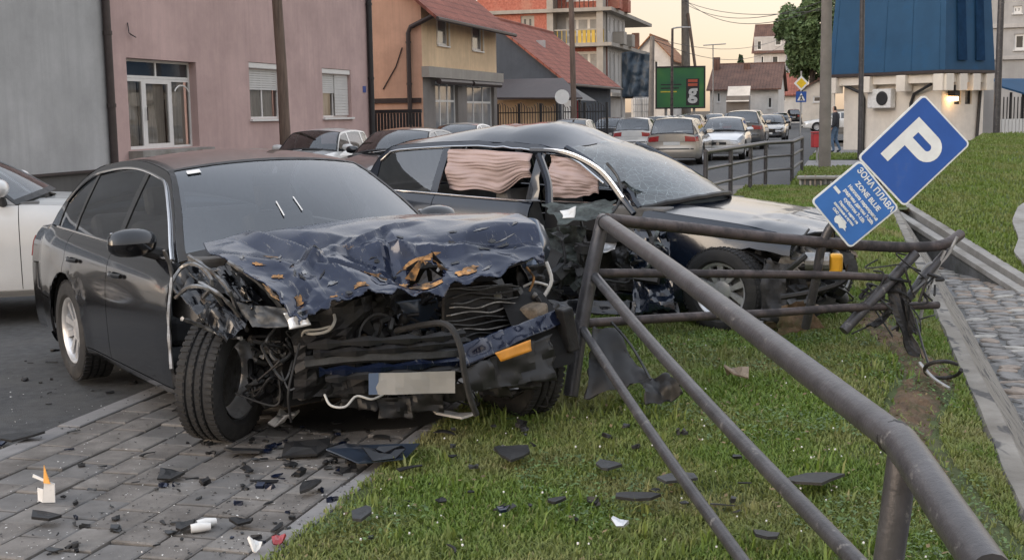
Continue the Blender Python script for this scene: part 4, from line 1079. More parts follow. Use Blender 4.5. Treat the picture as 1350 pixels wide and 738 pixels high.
def panel(name, quads, material, parent, deform=None, flange=.018, shrink=.0035, smooth=True, angle=50):
    """quads: list of 4-point lists; merged, border folded inwards so shut lines read as gaps"""
    mb = MB()
    for q in quads: mb.add(q, [(0, 1, 2, 3)])
    me = mb.mesh(name); bm = bmesh.new(); bm.from_mesh(me)
    bmesh.ops.remove_doubles(bm, verts=bm.verts, dist=2e-4)
    bmesh.ops.dissolve_degenerate(bm, edges=bm.edges, dist=1e-5)
    bmesh.ops.recalc_face_normals(bm, faces=bm.faces)
    c = sum((f.calc_center_median() for f in bm.faces), Vector()) / max(1, len(bm.faces))
    if bm.faces:
        n = sum((f.normal * f.calc_area() for f in bm.faces), Vector())
        if n.dot(Vector((c.x * .0, c.y, c.z - .7)) + Vector((0, 0, .001))) < 0 and abs(n.dot(Vector((0, c.y, c.z - .7)))) > 1e-6:
            bmesh.ops.reverse_faces(bm, faces=bm.faces)
    if flange:
        bm.normal_update()
        be = [e for e in bm.edges if len(e.link_faces) == 1]
        mv = {}
        for e in be:
            f = e.link_faces[0]; mid = (e.verts[0].co + e.verts[1].co) / 2; ed = (e.verts[1].co - e.verts[0].co).normalized()
            inn = f.calc_center_median() - mid; inn = inn - ed * inn.dot(ed)
            if inn.length > 1e-6:
                for v in e.verts: mv[v] = mv.get(v, Vector()) + inn.normalized()
        for v, d_ in mv.items():
            if d_.length > 1e-6: v.co += d_.normalized() * shrink
        nrm = {v: v.normal.copy() for e in be for v in e.verts}
        ret = bmesh.ops.extrude_edge_only(bm, edges=be)
        for g in ret['geom']:
            if isinstance(g, bmesh.types.BMVert):
                near = min(nrm.items(), key=lambda kv: (kv[0].co - g.co).length_squared) if False else None
        ext = [g for g in ret['geom'] if isinstance(g, bmesh.types.BMVert)]
        lut = {tuple(round(c_, 5) for c_ in v.co): n_ for v, n_ in nrm.items()}
        for g in ext:
            n_ = lut.get(tuple(round(c_, 5) for c_ in g.co))
            if n_ is not None: g.co -= n_ * flange
    if deform:
        for v in bm.verts: v.co = deform(v.co.copy())
    bm.to_mesh(me); bm.free()
    me.materials.append(material)
    if smooth:
        me.polygons.foreach_set('use_smooth', [True] * len(me.polygons)); me.set_sharp_from_angle(angle=R(angle))
    o = bpy.data.objects.new(name, me); COL.objects.link(o); o.parent = parent
    return o
def lin(a, b, n): return [a + (b - a) * i / n for i in range(n + 1)]
_wheel_cache = {}
def wheel_meshes(rw, tw, style):
    key = (rw, tw, style)
    if key in _wheel_cache: return _wheel_cache[key]
    rr = rw * .66; h = tw / 2
    mb = MB()
    prof = [(rr, -h * .82), (rr + .02, -h), (rw * .86, -h * 1.04), (rw * .965, -h * .90), (rw, -h * .70), (rw, -h * .46), (rw - .009, -h * .44), (rw - .009, -h * .36), (rw, -h * .34), (rw, -h * .06), (rw - .009, -h * .04), (rw - .009, h * .04), (rw, h * .06),
            (rw, h * .34), (rw - .009, h * .36), (rw - .009, h * .44), (rw, h * .46), (rw, h * .70), (rw * .965, h * .90), (rw * .86, h * 1.04), (rr + .02, h), (rr, h * .82)]
    mb.lathe(prof, 40); tyre = mb
    # tread blocks as sipes
    for k in range(60):
        a = 2 * math.pi * k / 60
        for y0, y1, off in ((-h * .88, -h * .5, 0), (h * .5, h * .88, .03), (-.3 * h, -.08 * h, .05), (.08 * h, .3 * h, .02)):
            Mx = Matrix.Rotation(-(a + off), 4, 'Y')
            tyre.box((rw - .006, y0, -.010), (rw + .0035, y1, .010), Mx)
    rim = MB()
    rim.lathe([(rr, -h * .85), (rr, h * .85), (rr - .012, h * .80), (rr - .03, h * .55), (rr - .035, -h * .5), (rr - .01, -h * .85)], 40)
    nsp = {'five': 5, 'ten': 10, 'cap': 7}[style]
    for k in range(nsp):
        a = 2 * math.pi * k / nsp
        Mx = Matrix.Rotation(a, 4, 'Y')
        ws = .055 if nsp == 5 else .028 if nsp == 10 else .05
        for sgn in ((-1, 1) if nsp == 5 else (0,)):
            o_ = sgn * .026 if nsp == 5 else 0
            w0, w1 = (.016, .026) if nsp == 5 else (ws * .8, ws)
            vs = [(.05, h * .52, o_ - w0), (rr - .02, h * .66, o_ * 2.0 - w1), (rr - .02, h * .66, o_ * 2.0 + w1), (.05, h * .52, o_ + w0), (.05, h * .30, o_ - w0), (rr - .02, h * .45, o_ * 2.0 - w1), (rr - .02, h * .45, o_ * 2.0 + w1), (.05, h * .30, o_ + w0)]
            rim.add([Mx @ Vector(v) for v in vs], [(0, 1, 2, 3), (7, 6, 5, 4), (0, 4, 5, 1), (1, 5, 6, 2), (2, 6, 7, 3), (3, 7, 4, 0)])
    rim.lathe([(0, h * .60), (.045, h * .60), (.075, h * .52), (.075, h * .25)], 20)
    disc = MB(); disc.lathe([(0, h * .1), (rr * .74, h * .1), (rr * .74, -h * .1), (0, -h * .1)], 28)
    out = []
    for nm, m_, mt in (('tyre', tyre, 'rubber'), ('rim', rim, 'alloy'), ('brake_disc', disc, 'steel')):
        me = m_.mesh(nm); bm = bmesh.new(); bm.from_mesh(me); bmesh.ops.recalc_face_normals(bm, faces=bm.faces); bm.to_mesh(me); bm.free()
        me.materials.append(M[mt]); me.polygons.foreach_set('use_smooth', [True] * len(me.polygons)); me.set_sharp_from_angle(angle=R(35)); out.append((nm, me))
    _wheel_cache[key] = out
    return out
def wheel(parent, c, rw, tw, style='ten', out=1, steer=0.0, camber=0.0):
    w = bpy.data.objects.new('wheel', wheel_meshes(rw, tw, style)[0][1]); COL.objects.link(w); w.name = 'wheel'
    w.parent = parent; w.location = c
    w.rotation_euler = (camber, 0, steer + (0 if out > 0 else math.pi))
    for nm, me in wheel_meshes(rw, tw, style)[1:]:
        o = bpy.data.objects.new(nm, me); COL.objects.link(o); o.parent = w
    return w
ID = lambda p: p
def make_car(root, S, pm, nx=44, nf=10, deform=ID, skip=(), doors=True, wheels=None, interior=True, glass_mat='car_glass', screen_mat=None, trim='black_plastic', rim_style='ten', tail=True, plate=True, chrome_line=False, wgn=False, hood_split=None, mir=(-.30, .14, .085)):
    """builds all the parts of an undamaged car under root; skip names parts that a wreck builds itself"""
    D = deform
    xs = sorted(set([round(x, 4) for x in lin(S.xr, S.xf, nx)] + [round(x, 4) for x in S.dsplit]))
    fs = lin(0, 1, nf)
    ra = S.rw + .055
    def arch(p):                                  # snap to wheel arch circle
        for xa in (0, S.wb):
            dx, dz = p.x - xa, p.z - S.rw
            d = math.hypot(dx, dz)
            if d < ra and p.z < 2: return (d, xa)
        return None
    sets = {}
    dx0, dx1, dx2 = S.dsplit
    for sg in (1, -1):
        P = [[S.side(x, f, sg) for f in fs] for x in xs]
        inside = [[arch(p) is not None for p in row] for row in P]
        for i, row in enumerate(P):
            for j, p in enumerate(row):
                if inside[i][j]:
                    nb = [(i + a, j + b) for a in (-1, 0, 1) for b in (-1, 0, 1) if (a or b) and 0 <= i + a < len(xs) and 0 <= j + b < len(fs)]
                    if any(not inside[a][b] for a, b in nb):
                        d, xa = arch(p); k = ra / max(d, 1e-6)
                        p.x = xa + (p.x - xa) * k; p.z = S.rw + (p.z - S.rw) * k
        for i in range(len(xs) - 1):
            for j in range(len(fs) - 1):
                if all(inside[a][b] for a in (i, i + 1) for b in (j, j + 1)): continue
                cx = (xs[i] + xs[i + 1]) / 2; cf = (fs[j] + fs[j + 1]) / 2
                q = [P[i][j], P[i + 1][j], P[i + 1][j + 1], P[i][j + 1]]
                if cx > S.xf - .38 and cf < .72 or (cx > S.wb + S.rw + .05 and cf < .5): nm = 'front_bumper'
                elif cx < S.xr + .30 and cf < .66 or (cx < -S.rw - .05 and cf < .4): nm = 'rear_bumper'
                elif cf < .12 and 0 < cx < S.wb: nm = ('sill', sg)
                elif cx > dx2: nm = ('front_fender', sg)
                elif cx > dx1 and doors: nm = ('front_door', sg)
                elif cx > dx0 and doors: nm = ('rear_door', sg)
                else: nm = ('rear_quarter', sg) if doors else ('body_side', sg)
                sets.setdefault(nm, []).append(q)
    for fr, nm, sgn in ((True, 'front_bumper', 1), (False, 'rear_bumper', 1)):
        yy = lin(-1, 1, 16)
        ff = lin(0, 1, 10)
        for a in range(16):
            for b in range(10):
                up = (ff[b] + ff[b + 1]) / 2 > (.72 if fr else .66)
                key = nm if not up else ('nose_panel' if fr else 'boot_panel')
                sets.setdefault(key, []).append([S.cap(yy[a], ff[b], fr), S.cap(yy[a + 1], ff[b], fr), S.cap(yy[a + 1], ff[b + 1], fr), S.cap(yy[a], ff[b + 1], fr)])
    hx0 = S.cowl[0] - .02
    nh = 16
    sets['bonnet'] = []
    hxs = lin(S.abase + .02, S.xf, 18); ys = lin(-1, 1, nh)
    def hood_pt(x, yn):
        p = S.top(x, yn)
        xc = S.abase + (S.cowl[0] - S.abase) * (1 - abs(yn) ** 2.1)      # follow the bow of the windscreen foot
        if x < xc: p = S.top(xc, yn); p.x = xc
        e = (x - (S.xf - .4)) / .4
        if e > 0:                                                       # run out to the bulge of the nose
            c = S.cap(yn, 1, True); p.x += (c.x - S.xf) * e ** 1.5
        return p
    for a in range(18):
        for b in range(nh):
            sets['bonnet'].append([hood_pt(hxs[a], ys[b]), hood_pt(hxs[a + 1], ys[b]), hood_pt(hxs[a + 1], ys[b + 1]), hood_pt(hxs[a], ys[b + 1])])
    bxs = lin(S.xr, S.cbase, 8); sets['boot_lid'] = []
    def boot_pt(x, yn):
        p = S.top(x, yn); e = ((S.xr + .3) - x) / .3
        if e > 0: c = S.cap(yn, 1, False); p.x += (c.x - S.xr) * e ** 1.5
        return p
    for a in range(8):
        for b in range(nh):
            sets['boot_lid'].append([boot_pt(bxs[a], ys[b]), boot_pt(bxs[a + 1], ys[b]), boot_pt(bxs[a + 1], ys[b + 1]), boot_pt(bxs[a], ys[b + 1])])
    sets['roof'] = []
    ru, ry = lin(0, 1, 14), lin(-1, 1, 12)
    for a in range(14):
        for b in range(12):
            sets['roof'].append([S.roof(ru[a], ry[b]), S.roof(ru[a + 1], ry[b]), S.roof(ru[a + 1], ry[b + 1]), S.roof(ru[a], ry[b + 1])])
    parts = {}
    for key, qs in sets.items():
        nm, sg = (key, 0) if isinstance(key, str) else key
        if nm in skip or (nm, sg) in skip: continue
        m_ = pm
        parts[key] = panel(nm, qs, m_, root, D)
    # greenhouse sides: frame and separate panes
    fwz = .045
    g_end = S.glass_end if S.glass_end is not None else S.cbase + .22
    panes = [('front', dx1 + .04, S.abase - .10), ('rear', max(dx0 + .02, g_end), dx1 - .04)]
    if wgn: panes.append(('quarter', S.cbase + .20, dx0 - .06))
    elif dx0 + .02 - g_end > .12: panes.append(('quarter', g_end, dx0 - .03))
    for sg in (1, -1):
        if ('window_frame', sg) not in skip:
            fr = []
            gx = sorted(set([round(v, 4) for v in lin(S.cbase, S.abase, 40)] + [round(v, 4) for pn in panes for v in pn[1:]]))
            def vt(x):                              # height fraction of the pane's upper edge
                h = S.can(x) - S.belt(x)
                sl = abs(S.can(x + .02) - S.can(x - .02)) / .04
                return max(0.0, 1 - fwz * math.sqrt(1 + sl * sl) / max(h, .01))
            for i in range(len(gx) - 1):
                a, b = gx[i], gx[i + 1]; c = (a + b) / 2
                inp = any(p0 <= c <= p1 for _, p0, p1 in panes)
                for k in range(3):
                    va0, va1 = vt(a) + (1 - vt(a)) * k / 3, vt(a) + (1 - vt(a)) * (k + 1) / 3
                    vb0, vb1 = vt(b) + (1 - vt(b)) * k / 3, vt(b) + (1 - vt(b)) * (k + 1) / 3
                    fr.append([S.gl(a, va0, sg), S.gl(b, vb0, sg), S.gl(b, vb1, sg), S.gl(a, va1, sg)])
                if not inp:
                    for k in range(4):
                        fr.append([S.gl(a, vt(a) * k / 4, sg), S.gl(b, vt(b) * k / 4, sg), S.gl(b, vt(b) * (k + 1) / 4, sg), S.gl(a, vt(a) * (k + 1) / 4, sg)])
            wf_ = panel('window_frame', fr, pm, root, D, flange=.012)
            if chrome_line:
                tr = MB(); pts = [D(S.gl(x, vt(x), sg) + Vector((0, sg * .006, 0))) for x in lin(panes[-1][1] if not wgn else panes[-1][1], S.abase - .08, 30)]
                tr.tube(pts, .008, 6); pts = [D(S.gl(x, 0, sg) + Vector((0, sg * .008, .004))) for x in lin(panes[-1][1], S.abase - .08, 24)]
                tr.tube(pts, .007, 6); tr.build('window_trim', M['chrome'], wf_, smooth=True)
            for nm, p0, p1 in panes:
                if ('pane_' + nm, sg) in skip: continue
                gq = []
                gg = lin(p0, p1, 10)
                for i in range(10):
                    for k in range(4):
                        a, b = gg[i], gg[i + 1]
                        q = [S.gl(a, vt(a) * k / 4, sg), S.gl(b, vt(b) * k / 4, sg), S.gl(b, vt(b) * (k + 1) / 4, sg), S.gl(a, vt(a) * (k + 1) / 4, sg)]
                        gq.append([v + Vector((0, -sg * .006, 0)) for v in q])
                panel('side_window', gq, M[glass_mat], root, D, flange=0)
    def scr(fn, nm, inset=.0, n=14, m_=glass_mat):
        us, yy = lin(0, 1, 10), lin(-1, 1, n); gq = []
        for a in range(10):
            for b in range(n):
                gq.append([fn(us[a], yy[b] * (1 - inset)), fn(us[a + 1], yy[b] * (1 - inset)), fn(us[a + 1], yy[b + 1] * (1 - inset)), fn(us[a], yy[b + 1] * (1 - inset))])
        o = panel(nm, gq, M[m_], root, D, flange=0)
        # black ceramic border
        bd = MB()
        ring = [fn(0, -1 + 2 * k / 14) for k in range(15)] + [fn(k / 8, 1) for k in range(1, 9)] + [fn(1, 1 - 2 * k / 14) for k in range(1, 15)] + [fn(1 - k / 8, -1) for k in range(1, 8)]
        rin = [fn(.055, (-1 + 2 * k / 14) * .955) for k in range(15)] + [fn(.055 + .90 * k / 8, .955) for k in range(1, 9)] + [fn(.955, (1 - 2 * k / 14) * .955) for k in range(1, 15)] + [fn(.955 - .90 * k / 8, -.955) for k in range(1, 8)]
        n_ = len(ring); off = Vector((.0025 if fn == S.screen else -.0025, 0, .0025))
        bd.add([D(p + off) for p in ring] + [D(p + off) for p in rin], [(i, (i + 1) % n_, n_ + (i + 1) % n_, n_ + i) for i in range(n_)])
        bd.build('glass_border', M['black_plastic'], o)
        return o
    if 'windscreen' not in skip: scr(S.screen, 'windscreen', m_=screen_mat or glass_mat)
    if 'rear_window' not in skip: scr(S.rear_screen, 'rear_window')
    # dark shell inside so that gaps are black, and wheel wells
    sh = MB()
    for sg in (1, -1):
        sh.grid(lambda u, v: D(S.side(S.xr + .05 + (S.xf - S.xr - .1) * u, .12 + .86 * v, sg) * 1.0 + Vector((0, -sg * .05, 0))) if not arch(S.side(S.xr + .05 + (S.xf - S.xr - .1) * u, .12 + .86 * v, sg)) else D(S.side(S.xr + .05 + (S.xf - S.xr - .1) * u, .12 + .86 * v, sg) + Vector((0, -sg * .26, 0))), 40, 8)
    sh.grid(lambda u, v: D(Vector((S.xr + .08 + (S.xf - S.xr - .16) * u, (S.w(S.xr + (S.xf - S.xr) * u) - .06) * (2 * v - 1), S.sill + .03))), 20, 2)
    if 'shell' not in skip: tag(sh.build('inner_shell', M['dark'], root, recalc=False), None, None)
    if interior:
        it = MB()
        it.box((S.cbase + .1, -S.W / 2 + .12, .30), (S.abase + .1, S.W / 2 - .12, .34))
        it.box((S.abase - .28, -S.W / 2 + .14, .60), (S.cowl[0] - .08, S.W / 2 - .14, S.cowl[1] - .06))
        it.box((S.cbase + .0, -S.W / 2 + .16, .55), (S.cbase + .25, S.W / 2 - .16, S.belt(S.cbase) - .02))
        it.build('dashboard_and_floor', M['interior'], root, bevel=.03)
        for y in (-.37, .37):
            stt = MB(); stt.box((.62, y - .25, .34), (1.12, y + .25, .52)); stt.build('seat', M['interior'], root, bevel=.04)
            Mx = Matrix.Translation((.66, y, .48)) @ Matrix.Rotation(R(-18), 4, 'Y')
            b = MB(); b.box((-.07, -.24, 0), (.07, .24, .58), Mx); b.box((-.05, -.13, .62), (.05, .13, .80), Mx); b.build('seat_back', M['interior'], root, bevel=.04)
        b = MB(); Mx = Matrix.Translation((-.18, 0, .46)) @ Matrix.Rotation(R(-20), 4, 'Y'); b.box((-.07, -.6, 0), (.07, .6, .60), Mx); b.box((0, -.6, -.12), (.5, .6, .06), Mx); b.build('rear_bench', M['interior'], root, bevel=.04)
        b = MB(); b.tube([Vector((S.abase - .42, .37, .82)) + Matrix.Rotation(R(-25), 3, 'Y') @ Vector((0, .18 * math.cos(a), .18 * math.sin(a))) for a in lin(0, 2 * math.pi, 20)], .014, 6); b.build('steering_wheel', M['black_plastic'], root)
        b = MB(); b.cbox((S.head + .10, 0, S.zr - .12), (.03, .24, .07)); b.build('rear_view_mirror', M['black_plastic'], root, bevel=.01)
    # wheels
    wl = wheels or [(0, 1), (0, -1), (S.wb, 1), (S.wb, -1)]
    for x, sg in wl: wheel(root, (x, sg * (S.W / 2 - .115), S.rw), S.rw, .215, rim_style, sg)
    for x in (0, S.wb):
        for sg in (1, -1):
            b = MB(); b.grid(lambda u, v: D(Vector((x + (ra - .003) * math.cos(u * math.pi), sg * (S.w(x) - .02 - .30 * v), S.rw + (ra - .003) * math.sin(u * math.pi)))), 16, 2); b.build('wheel_well', M['dark'], root, recalc=False) if ('well', x > 0, sg) not in skip else None
    # mirrors and handles
    for sg in (1, -1):
        if ('mirror', sg) in skip: continue
        c = S.gl(S.abase + mir[0], 0, sg) + Vector((0, sg * mir[1], mir[2]))
        b = MB(); b.grid(lambda u, v: D(c + Vector(((.075 * math.cos(u * 2 * math.pi) ** 1 if math.cos(u * 2 * math.pi) > 0 else .055 * math.cos(u * 2 * math.pi)) * math.sin(v * math.pi) ** .6 * (1), sg * .13 * -math.cos(v * math.pi), .078 * math.sin(u * 2 * math.pi) * math.sin(v * math.pi) ** .6))), 16, 12)
        mo = b.build('wing_mirror', pm, root, smooth=True)
        b = MB(); b.tube([D(S.gl(S.abase + mir[0], 0, sg) + Vector((0, -sg * .01, .01))), D(c + Vector((0, -sg * .02, -.035)))], [.035, .028], 8); b.build('mirror_arm', M['black_plastic'], mo)
        b = MB(); b.cbox(D(c + Vector((-.058, 0, 0))), (.006, .19, .11)); b.build('mirror_glass', M['chrome'], mo, bevel=.02)
        if doors:
            for xh in (dx0 + .12, dx1 + .10):
                dn_ = 'rear_door' if xh < dx1 else 'front_door'
                if (dn_, sg) not in parts: continue
                b = MB(); p = S.side(xh, .80, sg)
                pts = [D(p + Vector((a, sg * (.012 + .022 * math.sin(math.pi * k / 6)), 0))) for k, a in enumerate(lin(0, .20, 6))]
                b.tube(pts, .013, 8); b.build('handle', pm, parts[(dn_, sg)], smooth=True)
    def patch(fn, a0, a1, b0, b1, off, na=6, nb=4):
        qs = []
        A, B = lin(a0, a1, na), lin(b0, b1, nb)
        for i in range(na):
            for j in range(nb):
                qs.append([fn(A[i], B[j]) + off, fn(A[i + 1], B[j]) + off, fn(A[i + 1], B[j + 1]) + off, fn(A[i], B[j + 1]) + off])
        return qs
    F = lambda a, b: S.cap(a, b, True); B_ = lambda a, b: S.cap(a, b, False)
    ox, oxr = Vector((.006, 0, 0)), Vector((-.006, 0, 0))
    if 'front_lights' not in skip:
        for sg in (1, -1):
            panel('headlight', patch(F, sg * .56, sg * .985, .66, .88, ox) + patch(lambda a, b: S.side(a, b, sg), S.xf - .26, S.xf, .68, .88, Vector((.004, sg * .006, 0))), M['lamp_clear'], root, D, flange=.008)
        panel('grille', patch(F, -.42, .42, .66, .86, ox), M[trim], root, D, flange=.01)
        panel('lower_intake', patch(F, -.62, .62, .12, .36, ox), M[trim], root, D, flange=.01)
        b = MB(); b.lathe([(0, 0), (.055, 0), (.055, .012), (0, .012)], 16, 'y'); e = b.build('emblem', M['chrome'], root); e.rotation_euler = (0, 0, -math.pi / 2); e.location = S.cap(0, .76, True) + Vector((.005, 0, 0))
        if plate:
            b = MB(); b.cbox(S.cap(0, .50, True) + Vector((.012, 0, 0)), (.012, .52, .11)); b.build('number_plate', M['plate_white'], root)
        panel('bumper_strip', patch(F, -.9, .9, .42, .47, ox), M[trim], root, D, flange=.01)
    if tail and 'tail_lights' not in skip:
        for sg in (1, -1):
            panel('tail_light', patch(B_, sg * .55, sg * .985, .70, .92, oxr) + patch(lambda a, b: S.side(a, b, sg), S.xr, S.xr + .22, .72, .92, Vector((-.002, sg * .006, 0))), M['lamp_red'], root, D, flange=.008)
        panel('bumper_strip', patch(B_, -.9, .9, .36, .42, oxr), M[trim], root, D, flange=.01)
        if plate:
            b = MB(); b.cbox(S.cap(0, .62, False) + Vector((-.012, 0, 0)), (.012, .52, .11)); b.build('number_plate', M['plate_white'], root)
    return parts
# ================================================================== THE TWO WRECKS
def crumple(p, amp, fr, seed=0.0):
    q = Vector((p[0] * fr + seed, p[1] * fr - seed, p[2] * fr + 2 * seed))
    a = 1 - abs(noise.noise(q)) * 2; b = 1 - abs(noise.noise(q * 2.1 + Vector((7, 3, 1)))) * 2
    return amp * (a * .7 + b * .3 - .35)
def catmull(P, t):
    n = len(P) - 1; i = min(int(t * n), n - 1); f = t * n - i
    p0, p1, p2, p3 = P[max(i - 1, 0)], P[i], P[i + 1], P[min(i + 2, n)]
    return 0.5 * ((2 * p1) + (p2 - p0) * f + (2 * p0 - 5 * p1 + 4 * p2 - p3) * f * f + (3 * p1 - p0 - 3 * p2 + p3) * f ** 3)
class Net:
    def __init__(self, rows): self.r = rows
    def __call__(self, u, v): return catmull([catmull(r, v) for r in self.r], u)
    def normal(self, u, v):
        e = .01; a = self(min(u + e, 1), v) - self(max(u - e, 0), v); b = self(u, min(v + e, 1)) - self(u, max(v - e, 0))
        n = a.cross(b); n.normalize(); return n if n.z > 0 else -n
def sheet4(c, nu, nv, amp, fr, seed, rag=0.0):
    """crumpled sheet between four corners, with a ragged outline"""
    c = [Vector(p) for p in c]
    nrm = (c[1] - c[0]).cross(c[3] - c[0]).normalized()
    r = random.Random(seed)
    def fn(u, v):
        p = c[0] * (1 - u) * (1 - v) + c[1] * u * (1 - v) + c[2] * u * v + c[3] * (1 - u) * v
        if rag and (u in (0, 1) or v in (0, 1)):
            cen = (c[0] + c[1] + c[2] + c[3]) / 4
            p = p.lerp(cen, rag * abs(noise.noise(p * 9 + Vector((seed, 0, 0)))) * 1.6)
        return p + nrm * (crumple(p, amp, fr, seed * .37))
    mb = MB(); mb.grid(fn, nu, nv); return mb
def to_local(root):
    root_m = Matrix.LocRotScale(root.location, root.rotation_euler, None); inv = root_m.inverted()
    return lambda p: inv @ Vector(p)
def scratched(name, col):
    m, nt, p, o = _nt(name); v = _coord(nt, False)
    c = _ramp(nt, _noise(nt, v, 3, 4), [(.3, [x * .8 for x in col]), (.7, [x * 1.25 for x in col])])
    v2 = _coord(nt, False, (3, 26, 9))
    f = _ramp(nt, _noise(nt, v2, 1.5, 5, .7), [(.60, (0, 0, 0)), (.68, (1, 1, 1))])
    c = _mix(nt, f, c, (.13, .13, .135))
    f2 = _ramp(nt, _noise(nt, v, 5.5, 6, .7), [(.66, (0, 0, 0)), (.71, (1, 1, 1))])
    c = _mix(nt, f2, c, (.20, .12, .05))
    nt.links.new(c, p.inputs['Base Color']); p.inputs['Metallic'].default_value = .35
    rr = nt.nodes.new('ShaderNodeMapRange'); rr.inputs[3].default_value = .17; rr.inputs[4].default_value = .55
    nt.links.new(f, rr.inputs[0]); nt.links.new(rr.outputs[0], p.inputs['Roughness'])
    p.inputs['Coat Weight'].default_value = .35; p.inputs['Coat Roughness'].default_value = .08
    b = nt.nodes.new('ShaderNodeBump'); b.inputs['Strength'].default_value = .35; b.inputs['Distance'].default_value = .01
    nt.links.new(_noise(nt, v, 7, 3), b.inputs['Height']); nt.links.new(b.outputs[0], p.inputs['Normal'])
    MATS[name] = m
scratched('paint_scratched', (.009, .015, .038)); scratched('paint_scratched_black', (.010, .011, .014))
mat('grimy', (.022, .022, .024), .5, .4, var=.4, scale=9, bump=.4, bscale=40, dirt=(.045, .042, .038), dscale=11, dirt_lo=.45, dirt_hi=.8)
mat('grimy_grey', (.075, .078, .082), .45, .5, var=.3, scale=9, bump=.3, bscale=30, dirt=(.035, .035, .035), dscale=8, dirt_lo=.4, dirt_hi=.8)
mat('grimy_tan', (.24, .19, .14), .8, 0, var=.3, scale=12, dirt=(.06, .05, .04), dscale=9, dirt_lo=.5, dirt_hi=.7)
mat('amber', (.62, .26, .03), .4, 0, var=.2, scale=12, dirt=(.10, .07, .04), dscale=14, dirt_lo=.6, dirt_hi=.8)
mat('yellow_plastic', (.75, .38, .02), .45, 0, var=.15, scale=12)
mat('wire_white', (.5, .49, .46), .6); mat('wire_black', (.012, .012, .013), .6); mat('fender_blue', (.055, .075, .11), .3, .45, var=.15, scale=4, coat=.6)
mat('bonnet_foam', (.03, .03, .033), .9)
# ---------------------------------------------------------------- sedan
SEDAN = Shape(H=1.455)
sed = thing('wrecked_sedan', 'black sedan with crushed front and buckled bonnet standing across the kerb', 'car', (-2.13, 8.51, -.04), rot=(R(.6), R(.2), R(-55.3)))
TLs = to_local(sed)
def s_def(p):
    p = Vector(p)
    if p.x > 1.75:                                            # everything forward of the screen is pushed back and torn
        k = min(1, (p.x - 1.75) / .9)
        p.x -= .10 * k * k
        p += Vector((crumple(p, .05 * k, 4.0, 1.0), crumple(p, .06 * k, 4.5, 2.0), crumple(p, .05 * k, 5.0, 3.0)))
    if p.x < -.8 and p.y < 0: p.x -= .03; p.y -= .03           # rear bumper corner knocked loose
    return p
make_car(sed, SEDAN, M['paint_black'], nx=72, nf=18, deform=s_def, rim_style='five', chrome_line=True, screen_mat='screen_glass',
         skip={'bonnet', 'front_bumper', 'nose_panel', 'front_lights', ('front_fender', -1), ('front_fender', 1), ('well', True, -1), 'shell'}, wheels=[(0, 1), (0, -1), (2.62, 1)])
Lw = lambda px, py, z: TLs(gp(px, py, z))
La = lambda px, py, Y: TLs(at(px, py, Y))
rows = [[(262, 322, .99), (330, 309, 1.02), (410, 297, 1.04), (490, 287, 1.05), (550, 283, 1.05), (600, 282, 1.06)],
        [(270, 336, .985), (335, 322, 1.02), (415, 308, 1.05), (495, 296, 1.06), (580, 289, 1.06), (655, 283, 1.075)],
        [(292, 348, .95), (350, 342, 1.0), (425, 328, 1.04), (510, 316, 1.06), (600, 303, 1.06), (692, 288, 1.07)],
        [(338, 380, .86), (382, 372, .93), (445, 360, .97), (530, 350, .99), (620, 336, .99), (712, 314, .98)],
        [(392, 430, .70), (425, 412, .76), (480, 399, .80), (560, 396, .80), (640, 376, .81), (718, 348, .82)]]
BON = Net([[La(p[0], p[1], 6.40 + .85 * (k / 5) - .87 * (q / 4) ** 1.05) for k, p in enumerate(r_)] for q, r_ in enumerate(rows)])
HOLE = (.80, .66)
rc = random.Random(12)
CREASE = [(.45, .30, .35, .55, .075, .06), (.5, .44, .5, .5, .085, -.055), (.62, .62, 1.25, .35, .06, .035)] + [(rc.uniform(.4, .98), rc.uniform(.05, .95), rc.uniform(-1.4, 1.4), rc.uniform(.15, .40), rc.uniform(.03, .09), rc.choice((-1, 1)) * rc.uniform(.015, .042)) for _ in range(15)]
def bon_pt(u, v, off=0.0):
    p = BON(u, v); n = BON.normal(u, v)
    k = min(1, max(0, (u - .12) / .5))
    d = crumple(p, .055 * k, 1.9, 4.0) + crumple(p, .005 * k * min(1, max(0, (u - .35) / .4)), 9.0, 9.0)
    for (cu, cv, ang, hl, wd_, am) in CREASE:                   # straight sharp folds of buckled sheet
        du, dv = u - cu, (v - cv) * 1.25
        al = du * math.cos(ang) + dv * math.sin(ang); ac = -du * math.sin(ang) + dv * math.cos(ang)
        if abs(al) < hl: d += am * max(0, 1 - abs(ac) / wd_) * (1 - (al / hl) ** 2)
    h = math.hypot((u - HOLE[0]) / .13, (v - HOLE[1]) / .11)
    d -= .06 * math.exp(-h * h)
    if u > .93: d += .03 * noise.noise(p * 12)
    edge = max(0, u - .9) / .1
    p = p + Vector((edge * .05 * noise.noise(p * 7), 0, -edge * .04 * abs(noise.noise(p * 6 + Vector((3, 3, 3))))))
    return p + n * (d + off)
def hole(i, j, NU=88, NV=110):
    u, v = (i + .5) / NU, (j + .5) / NV
    h = math.hypot((u - HOLE[0]) / .085, (v - HOLE[1] + .25 * (u - .8)) / .055) + .55 * noise.noise(Vector((u * 24, v * 24, 0)))
    e = u > .955 + .05 * noise.noise(Vector((v * 22, 1, 5)))
    l = v < .03 + .10 * max(0, u - .4) * (1 + noise.noise(Vector((u * 18, 3, 1))))
    return h < .8 or e or l
mb = MB(); mb.grid(bon_pt, 120, 150, lambda i, j: hole(i, j, 120, 150))
bonnet = mb.build('bonnet', M['paint_scratched'], sed, smooth=True, solid=.006, angle=16)
